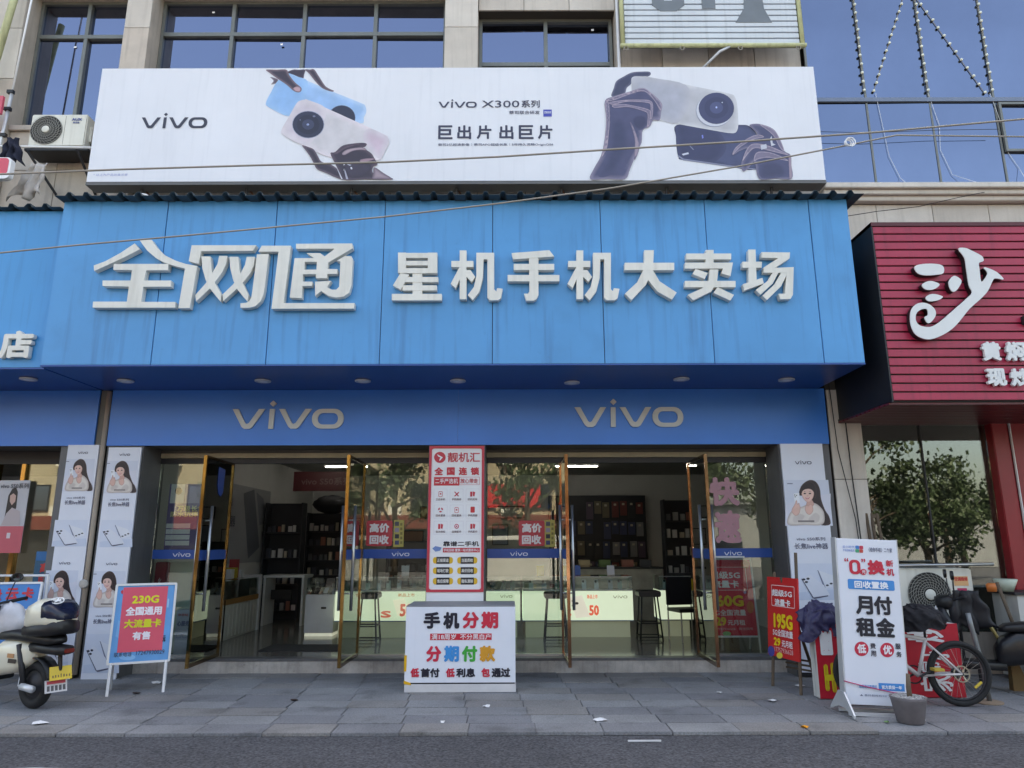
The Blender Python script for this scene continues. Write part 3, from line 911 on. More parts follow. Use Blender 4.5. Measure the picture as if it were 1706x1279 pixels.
# ================================================================== LOUVRED SIGN, TOP RIGHT
ls = thing('louvred_sign', 'faded white louvred sign with yellow-green frame on the upper wall', 'sign', (1.60, 9.05, 8.70))
w = 2.70
for k in range(20):
    bx('slat', mat('faded_slat', S(204, 211, 218), rough=.5, var=.08, scale=1.2, streak=.3), ls, .08, w - .06, 0, .05, .065 + k * .098, .065 + k * .098 + .08, bevel=.004)
bx('backing', M_black, ls, .08, w - .06, .06, .08, .05, 2.0)
M_yg = mat('yellow_green_pipe', S(196, 198, 152), rough=.6, var=.2, scale=6, streak=.4, dirt=S(96, 82, 60))
for a, b in (((.04, 0, 0), (.04, 0, 2.1)), ((w - .02, 0, 0), (w - .02, 0, 2.1)), ((.0, -.02, .02), (w + .02, -.02, .02))):
    MB().tube([a, b], .032, 8).build('frame_pipe', M_yg, ls, smooth=True)
gr = mat('faded_letter_grey', S(112, 120, 128), rough=.6, var=.1)
for pts in ([(.50, .72), (.62, .62), (.86, .62), (.98, .72), (.98, 1.6), (.80, 1.6), (.80, .80), (.68, .80), (.68, 1.6), (.50, 1.6)], [(1.24, .66), (1.44, .66), (1.44, 1.6), (1.24, 1.6)],
            [(1.72, .42), (2.26, .42), (2.16, .66), (2.10, 1.6), (1.92, 1.6), (1.86, .66)]):
    MB().prism(pts, -.006, -.001).build('letter', gr, ls)
for x in (.08, .9, 1.75, 2.6):
    MB().torus((x, -.03, -.03), .03, .008, 'Y', 12, 6).build('cable_loop', M_wire, ls)
MB().tube([(1.1, .2, -.35), (1.45, -.02, -.08), (1.6, -.02, 0)], .02, 8).build('conduit', M_alu, ls, smooth=True)

# ================================================================== BULB STRINGS ON THE GLASS
bulb_me = MB().blob((0, 0, 0), .023, .023, .023, 8, 6).mesh('bulb', M_bulb, smooth=True)


def bulb_string(p0, p1, label, n):
    p0, p1 = Vector(p0), Vector(p1)
    s_ = thing('bulb_string', label, 'light string', p0, group='strings of round bulbs on the blue glass wall')
    MB().tube([(0, 0, 0), p1 - p0], .005, 6).build('cord', M_wire, s_)
    for k in range(n):
        link('bulb', bulb_me, s_, (p1 - p0) * (k / (n - 1)) + Vector((rn.uniform(-.006, .006), -.014, 0)))


bulb_string((5.25, 9.326, 8.17), (5.27, 9.326, 10.25), 'upright bulb string nearest the white billboard', 15)
bulb_string((6.19, 9.326, 8.17), (6.21, 9.326, 10.25), 'upright bulb string between the two slanting strings', 15)
bulb_string((7.15, 9.326, 8.17), (7.17, 9.326, 10.25), 'upright bulb string farthest right on the glass', 15)
bulb_string((5.40, 9.342, 8.17), (6.10, 9.342, 9.95), 'slanting bulb string rising to the right from the transom', 14)
bulb_string((7.05, 9.342, 8.14), (6.16, 9.342, 9.95), 'slanting bulb string falling to the right from the top', 14)
for nm, pts in (('first', [(5.42, 9.33, 8.13), (5.47, 9.335, 7.5), (5.50, 9.335, 7.1), (5.62, 9.335, 6.75), (5.66, 9.2, 6.55)]),
                ('second', [(6.20, 9.33, 8.13), (6.30, 9.335, 7.6), (6.26, 9.335, 7.2), (6.38, 9.335, 6.8), (6.75, 9.2, 6.56)]),
                ('third', [(7.12, 9.33, 8.13), (7.2, 9.335, 7.7), (7.22, 9.335, 7.2), (7.36, 9.335, 6.9), (7.36, 9.2, 6.56)])):
    tag(MB().tube(pts, .003, 5).build('hanging_wire', M_white), {'first': 'thin white wire hanging down the glass beside the billboard', 'second': 'thin white wire hanging from the middle bulb string', 'third': 'thin white wire hanging at the far right of the glass'}[nm], 'wire')

# ================================================================== MAIN BLUE SIGN
SY = 8.00
SX0, SX1 = -5.50, 4.12
SZ0, SZ1 = 3.645, 5.73
sg = thing('blue_shop_sign', 'big blue panelled shop sign with raised white Chinese letters', 'sign', (0, SY, SZ0))
# the panel joints as they stand in the photo
jx = [SX0] + [at(u, 470, SY)[0] for u in (266, 452.5, 637, 820.5, 1003.5, 1182, 1360)] + [SX1]
for i, (a, b) in enumerate(zip(jx, jx[1:])):
    MB().box(0.004, b - a - .004, 0, .03, .012, SZ1 - SZ0).build('panel', M_blue, sg, bevel=.003, loc=(a, random.uniform(0, .004), 0), rot=(0, 0, random.uniform(-.002, .002)))
bx('backing', M_dark, sg, SX0 + .02, SX1 - .02, .04, .07, .02, SZ1 - SZ0)
bx('side_panel', M_blue, sg, SX1 - .012, SX1, .04, 1.38, .012, SZ1 - SZ0)
bx('side_panel', M_blue, sg, SX0, SX0 + .012, .04, 1.38, .012, SZ1 - SZ0)
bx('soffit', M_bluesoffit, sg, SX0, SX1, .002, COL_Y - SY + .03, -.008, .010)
bx('top_panel', M_dark, sg, SX0, SX1, .04, 1.38, SZ1 - SZ0 - .08, SZ1 - SZ0 - .05)
dl_mesh = MB().lathe([(.085, 0), (.10, -.006), (.10, -.02), (.07, -.026), (.065, -.018)], axis='Z', n=24).mesh('downlight', M_alu, smooth=True)
dl_lens = MB().lathe([(.066, -.0195), (.03, -.024)], n=20).mesh('lens', M_white, smooth=True)


def downlight(parent, u, v, ref):
    x = at(u, v, 8.0)[0]
    d = CAMROT @ Vector(((u - 853) / FPX, (639.5 - v) / FPX, -1))
    t = (SZ0 - EYE) / d.z
    o = link('downlight', dl_mesh, parent, (d.x * t - ref[0], d.y * t - ref[1], -.008))
    link('lens', dl_lens, o)


for u, v in ((209.5, 632), (438, 632), (604.5, 632), (763, 632), (953, 635), (1135, 629), (1310, 630)):
    downlight(sg, u, v, (0, SY))


def letter(parent, polys, Y, y0, depth, ref, m=M_letter, name='letter'):
    """one raised character from its strokes (photo points); strokes lie a hair apart so none share a plane"""
    mb = MB()
    for i, poly in enumerate(polys):
        mb.prism([(at(u, v, Y)[0] - ref[0], at(u, v, Y)[1] - ref[1]) for u, v in poly], y0 + .0012 * i, y0 + depth)
    return mb.build(name, m, parent)


cA = lambda pts: [(140 + x / 7.108, 390 + y / 7.108) for x, y in pts]
cB = lambda pts: [(370 + x / 7.108, 390 + y / 7.108) for x, y in pts]
q_quan = [cA([(115, 370), (250, 320), (430, 222), (600, 108), (655, 180), (480, 270), (330, 340), (120, 435)]),
          cA([(655, 65), (800, 65), (825, 105), (870, 165), (950, 245), (1080, 310), (1200, 350), (1340, 375), (1250, 875), (1115, 875), (1195, 405), (1090, 380), (950, 335), (850, 280), (750, 195), (690, 115)]),
          cA([(350, 350), (1000, 350), (990, 425), (735, 425), (710, 547), (1030, 547), (1025, 620), (700, 620), (675, 800), (1080, 800), (1075, 868), (100, 868), (105, 797), (505, 797), (530, 618), (218, 612), (218, 547), (550, 547), (568, 422), (345, 420)])]
q_wang = [cB([(-360, 130), (405, 130), (365, 195), (-250, 200), (-280, 350), (-395, 318)]),
          cA([(1390, 262), (1495, 262), (1510, 420), (1545, 570), (1625, 710), (1615, 795), (1560, 730), (1480, 630), (1440, 540), (1400, 400)]),
          cA([(1600, 255), (1695, 255), (1680, 350), (1640, 440), (1545, 570), (1480, 650), (1325, 795), (1315, 720), (1440, 580), (1510, 470), (1580, 350)]),
          cB([(85, 265), (190, 265), (205, 430), (240, 570), (310, 720), (300, 795), (250, 740), (170, 640), (130, 540), (95, 400)]),
          cB([(290, 265), (385, 265), (370, 370), (330, 460), (240, 575), (170, 645), (10, 790), (5, 710), (130, 590), (205, 480), (270, 360)]),
          cB([(410, 235), (550, 232), (500, 640), (485, 720), (455, 790), (390, 850), (320, 868), (215, 868), (215, 815), (280, 810), (320, 790), (345, 740), (360, 640)])]
q_tong = [cB([(470, 135), (815, 135), (728, 815), (1570, 815), (1560, 880), (585, 882), (668, 205), (430, 205)]),
          cB([(875, 112), (1540, 108), (1548, 165), (1255, 335), (1250, 410), (1365, 412), (1362, 468), (1245, 470), (1242, 520), (1110, 520), (1125, 290), (1085, 280), (1000, 222), (1160, 222), (1215, 262), (1335, 170), (875, 170)]),
          cB([(858, 282), (1128, 280), (1126, 325), (978, 325), (972, 418), (1118, 418), (1112, 470), (955, 472), (955, 560), (1068, 560), (1062, 610), (950, 612), (942, 755), (800, 748)]),
          cB([(1355, 315), (1455, 255), (1530, 258), (1548, 290), (1530, 600), (1505, 690), (1440, 735), (1350, 748), (1260, 730), (1170, 670), (1100, 730), (1100, 560), (1290, 550), (1240, 625), (1300, 655), (1350, 655), (1385, 620), (1400, 320)])]
cC = lambda pts: [(600 + x / 2.6656, 320 + y / 2.6656) for x, y in pts]
rc = lambda a, b, c, d: [(a, b), (c, b), (c, d), (a, d)]
q_xing = [cC(p) for p in (rc(168, 268, 203, 358), rc(300, 268, 342, 358), rc(169, 269, 341, 291), rc(190, 304, 310, 324), rc(169, 336, 341, 359), [(180, 356), (217, 365), (180, 432), (145, 413)],
                          rc(185, 375, 346, 398), rc(188, 412, 340, 435), rc(140, 450, 362, 479), rc(232, 356, 275, 478))]
ji = [rc(405, 305, 503, 332), rc(442, 258, 472, 475), [(442, 330), (458, 350), (425, 426), (402, 406)], [(470, 345), (490, 345), (511, 375), (495, 398), (470, 372)],
      [(516, 268), (595, 268), (595, 430), (605, 440), (608, 425), (633, 428), (625, 470), (612, 479), (575, 479), (565, 468), (565, 297), (548, 297), (545, 380), (530, 440), (500, 479), (478, 456), (505, 420), (516, 370)]]
q_ji1 = [cC(p) for p in ji]
q_ji2 = [cC([(x + 519, y) for x, y in p]) for p in ji]
q_shou = [cC(p) for p in ([(673, 270), (840, 257), (862, 285), (680, 298)], rc(682, 318, 862, 345), rc(655, 367, 885, 395), [(750, 282), (792, 280), (792, 455), (782, 475), (770, 481), (738, 481), (728, 450), (745, 450), (752, 440)])]
q_da = [cC(p) for p in (rc(1175, 313, 1395, 346), [(1262, 257), (1305, 257), (1300, 345), (1270, 410), (1205, 479), (1176, 450), (1230, 400), (1262, 335)], [(1278, 345), (1300, 345), (1330, 395), (1406, 445), (1385, 477), (1320, 440), (1276, 385)])]
q_mai = [cC(p) for p in (rc(1448, 272, 1648, 298), rc(1535, 256, 1570, 330), [(1443, 312), (1656, 312), (1645, 372), (1605, 360), (1612, 338), (1443, 339)], [(1490, 340), (1545, 358), (1530, 385), (1476, 362)], rc(1443, 393, 1668, 421),
                         [(1553, 342), (1592, 342), (1585, 400), (1560, 440), (1480, 479), (1455, 455), (1520, 425), (1548, 395)], [(1588, 420), (1661, 455), (1645, 480), (1570, 446)])]
cD = lambda pts: [(1200 + x / 3.1976, 320 + y / 3.1976) for x, y in pts]
q_chang = [cD(p) for p in ([(118, 370), (222, 370), (220, 402), (118, 402)], [(150, 305), (188, 305), (195, 500), (152, 500)], [(120, 490), (225, 455), (232, 485), (130, 523)],
                           [(220, 318), (372, 320), (370, 352), (292, 402), (392, 398), (388, 545), (375, 568), (320, 570), (312, 540), (345, 540), (355, 428), (232, 428), (232, 400), (310, 350), (220, 348)],
                           [(285, 420), (255, 470), (190, 520), (215, 545), (280, 485), (312, 425)], [(330, 420), (362, 425), (325, 500), (250, 573), (225, 550), (290, 490)])]
for q in (q_quan, q_wang, q_tong, q_xing, q_ji1, q_shou, q_ji2, q_da, q_mai, q_chang):
    letter(sg, q, SY - .09, -.09, .082, (0, SZ0))

# corrugated sheet roof over the sign
def canopy(name, x0, x1, yf, zf, yb, zb, label, pitch=.21):
    x = x0
    top, n = [], 0
    while x < x1 - .001:
        for dx, dz in ((0, 0), (.125, 0), (.15, .045), (.185, .045)):
            if x + dx <= x1:
                top.append((x + dx, dz))
        x += pitch
    top.append((x1, 0))
    mb = MB()
    n = len(top)
    rnn = random.Random(5)
    jf = [rnn.uniform(-.012, .012) for _ in top]
    vs = [(a, yf + j, zf + d + j * .5) for (a, d), j in zip(top, jf)] + [(a, yb, zb + d) for a, d in top]
    vs += [(p[0], p[1], p[2] - .006) for p in vs]
    m2 = 2 * n
    fs = []
    for i in range(n - 1):
        fs += [(i, i + 1, n + i + 1, n + i), (m2 + i, m2 + n + i, m2 + n + i + 1, m2 + i + 1), (i, m2 + i, m2 + i + 1, i + 1)]
    mb.add(vs, fs)
    o = tag(mb.build(name, M_roof, None), label, 'roof')
    return o


canopy('sheet_roof', SX0 - .02, SX1 + .14, SY - .16, SZ1 - .005, 9.36, SZ1 + .02, 'dark corrugated sheet roof on top of the big blue sign')
canopy('sheet_roof', -12, SX0 - .05, SY + .02, SZ1 - .06, 9.36, SZ1 - .02, 'dark corrugated sheet roof over the blue sign cut off at the left')
# odds and ends lying on the roof under the billboard
for nm, lab, cat_, x, r_ in (('cable_coil', 'striped coil of cable lying on the sheet roof under the billboard corner', 'cable', -4.85, .16),):
    mb = MB()
    for k in range(6):
        mb.torus((x, 8.5 + k * .01, SZ1 + .20 + k * .0), r_ - .02 * k, .012, 'Y', 24, 6)
    tag(mb.build(nm, M_white, None, smooth=True), lab, cat_)
tag(MB().blob((-3.95, 8.7, SZ1 + .14), .30, .2, .10, 14, 8, .05).build('sack', mat('dark_sack', S(70, 62, 66), rough=.9), None, smooth=True), 'dark flat sack lying on the sheet roof under the billboard', 'sack')
tag(MB().tube([(-.7, 8.5, SZ1 + .22), (.0, 8.5, SZ1 + .06)], .014, 6).build('loose_rod', M_alu, None), 'loose metal rod on the sheet roof', 'rod')

# ------------------------------------------------------------------ blue sign cut off at the left
lsx1 = SX0 - .03
l2 = thing('blue_shop_sign', 'blue shop sign cut off at the left edge, ending in a small white character', 'sign', (-8, SY + .12, SZ0))
M_blue2 = mat('blue_panel_neighbour', S(54, 146, 206), rough=.36, var=.06, scale=.7, streak=.35, dirt=S(40, 96, 146), world=True)
for a, b in ((-13, -10.6), (-10.6, -8.2), (-8.2, lsx1)):
    bx('panel', M_blue2, l2, a + 8 + .003, b + 8 - .003, 0, .03, .012, SZ1 - SZ0 - .07, bevel=.003)
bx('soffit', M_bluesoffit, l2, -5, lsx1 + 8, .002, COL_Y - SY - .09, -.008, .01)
downlight(l2, 48, 629, (-8, SY + .12))
xa, xb, za, zb = upright(0, 551, 55, 597, SY + .06)
text_mb('店', xa + 8, za - SZ0, xb + 8, zb - SZ0, -.07, .045, 0, .06).build('letter', M_letter, l2)
text_mb('舰', xa + 8 - .5, za - SZ0, xb + 8 - .5, zb - SZ0, -.07, .045, 0, .06).build('letter', M_letter, l2)

# ================================================================== RED RESTAURANT SIGN
RY = 7.95
ra = at(1453, 377, RY)
rb_ = at(1490, 668, RY)
rx0, rz1, rz0 = (ra[0] + rb_[0]) / 2, ra[1], rb_[1]
rs = thing('red_shop_sign', 'dark red slatted restaurant sign with white swirling character', 'sign', (rx0, RY, rz0))
rh = rz1 - rz0
ns = 21
sl = rh / ns
for k in range(ns):
    bx('slat', M_red, rs, 0, 5.2, random.uniform(0, .004), .03, k * sl + .014, (k + 1) * sl - .004, bevel=.004)
bx('backing', M_black, rs, .0, 5.2, .035, .06, 0, rh)
bx('side_panel', mat('black_side_panel', S(30, 30, 33), rough=.5, var=.2), rs, -.02, -.002, .0, 1.35, -.01, rh + .05)
bx('top_panel', mat('dark_red_trim', S(88, 30, 40), rough=.5), rs, -.02, 5.2, -.01, 1.35, rh + .002, rh + .05)
# slatted soffit under the sign
for k in range(13):
    bx('soffit_slat', mat('soffit_red', S(96, 28, 36), rough=.35), rs, -.03, 5.2, .06 + k * .115, .06 + k * .115 + .095, -.03, -.004)
bx('soffit_backing', M_black, rs, -.03, 5.2, .04, 1.6, .0, .02)
cE = lambda pts: [(1480 + x / 4.739, 390 + y / 4.739) for x, y in pts]
M_rl = mat('red_sign_letter', S(220, 222, 222), rough=.45, var=.05)
sh = [[(205, 262), (240, 240), (330, 232), (410, 240), (438, 265), (435, 305), (400, 318), (300, 325), (235, 310)], [(265, 400), (300, 375), (345, 370), (405, 395), (370, 430), (320, 440), (285, 430)],
      [(295, 500), (320, 478), (365, 472), (430, 492), (400, 518), (345, 530), (310, 525)], [(475, 385), (495, 345), (525, 328), (570, 355), (575, 385), (545, 435), (515, 455), (490, 435)],
      [(552, 115), (605, 108), (660, 130), (735, 170), (752, 200), (745, 215), (715, 228), (720, 280), (735, 375), (780, 320), (775, 290), (755, 268), (770, 262), (850, 295), (905, 345), (900, 358), (850, 348), (825, 365), (790, 440), (740, 500), (640, 590), (560, 690), (500, 750), (420, 800), (340, 828), (280, 825), (220, 795), (185, 740), (172, 670), (180, 600), (215, 555), (265, 540), (320, 552), (365, 590), (375, 635), (350, 680), (320, 703), (300, 690), (285, 655), (310, 640), (312, 610), (300, 590), (265, 592), (225, 620), (215, 670), (240, 715), (300, 732), (350, 725), (420, 680), (540, 575), (620, 505), (660, 460), (635, 400), (615, 270), (600, 185)]]
LY = RY - .09
mb, mbs = MB(), MB()
def smooth_outline(q, sub=3):
    q = [Vector(p) for p in q]
    n = len(q)
    out = []
    for i in range(n):
        a, b, c, d = q[i - 1], q[i], q[(i + 1) % n], q[(i + 2) % n]
        for k in range(sub):
            t = k / sub
            out.append(.5 * ((2 * b) + (c - a) * t + (2 * a - 5 * b + 4 * c - d) * t * t + (3 * b - a - 3 * c + d) * t ** 3))
    return [(p.x, p.y) for p in out]


for p in sh:
    q = smooth_outline([(at(u, v, LY)[0] - rx0, at(u, v, LY)[1] - rz0) for u, v in cE(p)])
    mb.prism(q, -.092, -.08)
    mbs.prism(q, -.079, -.012)
mb.build('letter', M_rl, rs)
mbs.build('letter_side', M_black, rs)
for s_, a, b, c, d in (('黄', 738, 850, 885, 1000), ('焖', 925, 850, 1085, 1000), ('鸡', 1125, 850, 1285, 1000), ('现', 775, 1060, 930, 1200), ('炒', 965, 1060, 1115, 1200)):
    (u0, v0), (u1, v1) = cE([(a, b), (c, d)])
    xa, xb, za, zb = upright(u0, v0, u1, v1, RY - .04)
    text_mb(s_, xa - rx0, za - rz0, xb - rx0, zb - rz0, -.05, .05, 0, .035).build('letter', M_rl, rs)
xa, xb, za, zb = upright(1702, 498, 1790, 540, RY - .04)
bx('letter', M_dark, rs, xa - rx0, xb - rx0, -.06, -.01, za - rz0, za - rz0 + .1)

# ================================================================== VIVO FASCIAS
fx0, fx1 = -5.36, 4.19
fz0, fz1 = 2.885, SZ0 - .012
fs_ = thing('shop_fascia', 'blue fascia band with two white word marks above the shop doors', 'fascia', (0, COL_Y, fz0))
for a, b in ((fx0, -0.72), (-0.72, fx1)):
    bx('panel', M_bluefascia, fs_, a + .001, b - .001, 0, .03, 0, fz1 - fz0)
for (u0, v0, u1, v1) in ((387, 667, 573, 714), (957.5, 664, 1138, 711)):
    xa, xb, za, zb = upright(u0, v0, u1, v1, COL_Y - .02)
    kx, kz = (xb - xa) / 494, (zb - za) / 126
    for s_ in vivo_shapes():
        m_ = lambda ps: [(xa + a * kx, za - fz0 + b * kz) for a, b in ps]
        mb = MB()
        mb.prism(m_(s_[1]), -.025, -.002) if s_[0] == 'p' else mb.ring(m_(s_[1]), m_(s_[2]), -.025, -.002)
        mb.build('letter', mat('word_mark_grey_white', S(196, 198, 196), rough=.4), fs_)
f2 = thing('shop_fascia', 'plain blue fascia band of the neighbouring shop at the left edge', 'fascia', (-8, COL_Y, fz0))
bx('panel', M_bluefascia, f2, -4, 8 - 5.53, 0, .03, 0, fz1 - fz0)
# narrow post with pipes between the two shops
po = thing('division_post', 'narrow grey post with a pipe between the two blue shopfronts', 'post', (-5.44, COL_Y, 0))
bx('post', mat('post_grey', S(112, 110, 104), rough=.7, streak=.4), po, -.085, .0, .035, .5, 0, fz1)
MB().tube([(.04, .0, 0.05), (.04, .0, fz1 - .02)], .032, 8).build('pipe', mat('pipe_beige', S(170, 156, 142), rough=.6, streak=.3), po, smooth=True)
bx('blue_strip', mat('strip_blue', S(24, 70, 150), rough=.5), po, -.075, -.01, .024, .034, 0.1, 2.7)
MB().lathe([(.055, -.035), (.055, -.06), (.04, -.066)], (.04, 0, 1.13), 'Y', 20).build('round_meter', M_conc, po, smooth=True)

# ================================================================== OVERHEAD WIRES
def wire(pts, r, label, m=M_wire, Y=6.4):
    P_ = [(at(u, v, Y)[0], Y, at(u, v, Y)[1]) for u, v in pts]
    return tag(MB().tube(P_, r, 6).build('overhead_wire', m, None, smooth=True), label, 'wire')


wire([(-400, 310), (0, 290), (200, 282), (430, 275), (640, 270), (830, 261), (1030, 248), (1230, 236), (1460, 220), (1706, 198), (2100, 160)], .010, 'overhead wire crossing the whole billboard from left to right')
wire([(-400, 448), (0, 421), (130, 408), (300, 393), (470, 377), (640, 361), (830, 339), (1020, 313), (1230, 277), (1405, 243), (1494, 225), (1706, 227.5), (2100, 232)], .008, 'overhead wire dipping across the blue sign and up to the knot', Y=6.3)
wire([(1360, 219), (1450, 221), (1560, 216.5), (1664, 215)], .004, 'thin dark wire on the blue glass below the transom', M_wiredark, 9.2)
wire([(1410, 360), (1460, 352), (1530, 344), (1600, 328), (1640, 320)], .005, 'thin dark wire slanting across the stone band', M_wiredark, 9.0)
kx_, kz_ = at(1412, 241, 6.28)
kn = MB()
for k in range(3):
    kn.torus((kx_ + .0 + k * .008, 6.27 - k * .012, kz_ + .012), .032 + .007 * k, .006, 'Y', 18, 6)
tag(kn.build('wire_knot', M_white, None, smooth=True), 'white looped knot in the overhead wire on the glass', 'wire')

# ================================================================== AIR CONDITIONER ON THE UPPER WALL
def fan_unit(name, label, loc, w, h, d, fan_x, fan_r, m=M_acwhite, rz=0, rings=9, spokes=40):
    t = thing(name, label, 'air conditioner', loc, rz)
    bx('casing', m, t, 0, w, 0, d, 0, h, bevel=.015)
    fz = h / 2
    MB().lathe([(fan_r, -.004), (fan_r, -.006)], (fan_x, 0, fz), 'Y', 36).build('fan_opening', mat('fan_dark', S(38, 38, 38), rough=.7), t)
    g = MB()
    for k in range(1, rings + 1):
        g.torus((fan_x, -.02 - .012 * (1 - k / rings), fz), fan_r * k / rings, .0022, 'Y', 36, 5)
    g.build('grille', mat('grille_grey', S(168, 166, 158), rough=.5), t)
    s_ = MB()
    for k in range(spokes):
        a = 2 * math.pi * k / spokes
        b = a + .7
        s_.tube([(fan_x + fan_r * .3 * math.cos(a), -.026, fz + fan_r * .3 * math.sin(a)), (fan_x + fan_r * .68 * math.cos(a + .3), -.024, fz + fan_r * .68 * math.sin(a + .3)), (fan_x + fan_r * math.cos(b), -.014, fz + fan_r * math.sin(b))], .0022, 4, False)
    tag(s_.build('spokes', MATS['grille_grey'], t), kind='stuff')
    MB().lathe([(fan_r * .22, -.012), (fan_r * .25, -.028), (fan_r * .2, -.036)], (fan_x, 0, fz), 'Y', 24).build('hub', m, t, smooth=True)
    bx('seam', M_joint, t, fan_x + fan_r * 1.12, fan_x + fan_r * 1.12 + .004, -.001, 0, .03, h - .03)
    return t


ACY = 9.02
xa, xb, za, zb = upright(49.5, 190, 143, 243.5, ACY)
ac = fan_unit('air_conditioner', 'white outdoor air conditioner on a wall bracket left of the billboard', (xa, ACY, za), xb - xa, zb - za, .32, (xb - xa) * .30, (zb - za) * .44, spokes=26, rings=6)
FA = Face(ac, xb - xa, zb - za, (49, 190), (143, 190), (143, 243.5), (49, 243.5), y=-.002, x0=0)
FA.text('AUX', 117.5, 197, 134.5, 201.5, (40, 64, 140), .06)
FA.text('奥克斯', 120, 203, 131, 206, (40, 64, 140), .03)
bx('bracket', M_dark, ac, -.05, (xb - xa) + .05, .02, .36, -.05, -.012)
MB().tube([(-.02, .02, -.03), (.25, .38, -.55)], .02, 6).build('bracket_arm', M_dark, ac)
MB().tube([(xb - xa - .1, .02, -.03), (xb - xa + .02, .38, -.55)], .02, 6).build('bracket_arm', M_dark, ac)
bx('valve_cover', M_acwhite, ac, xb - xa, xb - xa + .03, .08, .22, .12, .36, bevel=.008)
MB().tube([(xb - xa + .02, .15, .12), (xb - xa + .09, .16, -.1), (xb - xa + .05, .2, -.3), (xb - xa + .0, .3, -.4)], .022, 7).build('hose', M_black, ac, smooth=True)
hp = thing('drying_pole', 'white horizontal drying pole below the upper air conditioner', 'pole', (-8.3, 8.93, za - .06))
MB().tube([(0, 0, .03), (2.6, 0, -.02)], .016, 8).build('pole', M_white, hp, smooth=True)


def cloth(name, label, top, w, h, m, seed, sway=.1, catg='cloth'):
    rn_ = random.Random(seed)
    nx, nz = 9, 10
    vs = []
    for j in range(nz + 1):
        for i in range(nx + 1):
            t_ = j / nz
            x = (i / nx - .5) * w * (0.55 + .5 * t_) + sway * t_ + .02 * math.sin(j * 1.1 + i)
            vs.append((top[0] + x, top[1] + .05 * math.sin(i * 1.7 + seed) * (.4 + t_) + rn_.uniform(-.008, .008), top[2] - h * t_ * (1 - .12 * math.cos(i * 1.2 + seed)) + rn_.uniform(-.008, .008)))
    fs = [(j * (nx + 1) + i, j * (nx + 1) + i + 1, (j + 1) * (nx + 1) + i + 1, (j + 1) * (nx + 1) + i) for j in range(nz) for i in range(nx)]
    o = tag(MB().add(vs, fs).build(name, m, None, smooth=True, recalc=False), label, catg)
    md = o.modifiers.new('thickness', 'SOLIDIFY')
    md.thickness = .006
    return o


x_, z_ = at(66, 276, 8.95)
cloth('hanging_cloth', 'crumpled pale cloth hanging under the upper air conditioner', (x_ + .03, 8.9, z_), .42, .50, mat('cloth_grey', S(176, 170, 166), rough=.95, var=.2, scale=5), 3, -.14)
x_, z_ = at(23, 231, 8.9)
cloth('hanging_cloth', 'dark navy cloth hanging from the drying pole', (x_, 8.88, z_), .26, .36, mat('cloth_navy', S(34, 38, 56), rough=.95), 5, .04)
x_, z_ = at(5, 263, 8.6)
ps = thing('projecting_sign', 'small pink and white rounded sign at the far left below the drying pole', 'sign', (x_ - .3, 8.6, z_ - .30))
MB().prism(rrect(0, 0, .42, .31, .06), 0, .08).build('casing', M_white, ps)
MB().flat(rrect(.02, .06, .39, .30, .05), -.002).build('printed_patch', ink(220, 84, 104), ps, recalc=False)
x_, z_ = at(0, 178, 8.9)
tag(bx('pink_board', ink(214, 90, 110), None, x_ - .5, x_ + .02, 8.9, 8.94, z_ - .1, z_ + .18), 'edge of a pink board at the far left beside the pipe', 'board')
x_, z0_ = at(14, 175, 9.1)
dp = thing('conduit_pipe', 'thin upright grey pipe with black clips at the far left wall', 'pipe', (x_, 9.1, 0))
MB().tube([(-.05, 0, 6.6), (.02, 0, 8.0)], .022, 8).build('pipe', M_alu, dp, smooth=True)
MB().tube([(.02, 0, 8.0), (.11, 0, 10.6)], .014, 8).build('pipe', M_white, dp, smooth=True)
for z in (8.0, 7.72, 7.3):
    bx('clip', M_black, dp, -.04, .05, -.03, .02, z, z + .05)
x_, z_ = at(20, 10, 9.15)
tag(MB().tube([(x_ - .13, 9.15, z_ - 1.3), (x_, 9.15, z_), (x_ + .06, 9.15, z_ + .5)], .05, 10).build('rain_pipe', M_yg, None, smooth=True), 'thick yellow-green rain pipe at the top left', 'pipe')

# ================================================================== GLASS SHOPFRONT
sf = thing('glass_storefront', 'glass shopfront of the phone shop with four open gold-edged doors', 'shopfront', (0, GLASS_Y, 0))
bx('shutter_rail', M_cream, sf, -4.86, 3.51, -.05, .04, 2.775, 2.84, bevel=.006)
bx('door_header', M_dark, sf, -4.86, 3.51, -.02, .06, 2.70, 2.772)
bx('shutter_box', mat('shutter_box', S(88, 86, 80), rough=.6), sf, -4.86, 3.51, -.04, .1, 2.842, 2.884)
FS = Face(sf, 8.37, 2.0, (0, 0), (1, 0), (1, 1), (0, 1), y=-.052, x0=-4.86)
M_band = mat('band_blue_sticker', S(36, 84, 164), rough=.4, var=.03)
M_bandtxt = ink(226, 232, 244)


def strip_band(parent, x0, x1, y, cx=None, tw=.24, z=1.42, flip=False):
    b = MB().flat([(x0, z), (x1, z), (x1, z + .122), (x0, z + .122)], y).build('blue_band', M_band, parent, recalc=False)
    if cx is not None:
        vivo_mb(cx - tw / 2, z + .03, cx + tw / 2, z + .09, y - .002).build('lettering', M_bandtxt, b, recalc=False)
    return b


PANES = [(-4.86, -3.87), (-2.02, -1.105), (-.35, .65), (2.44, 3.51)]
for i, (a, b) in enumerate(PANES):
    p = bx('fixed_pane', M_glass, sf, a, b, -.006, .006, FLOOR + .02, 2.70)
    bx('bottom_trim', M_steel, sf, a, b, -.02, .02, FLOOR + .001, FLOOR + .03)
for (a, b), c in zip(PANES, (at(303, 925, GLASS_Y)[0], at(667.5, 920, GLASS_Y)[0], at(864.5, 920, GLASS_Y)[0], at(1220.5, 916, GLASS_Y)[0])):
    strip_band(sf, a + .01, b - .01, -.010, c)


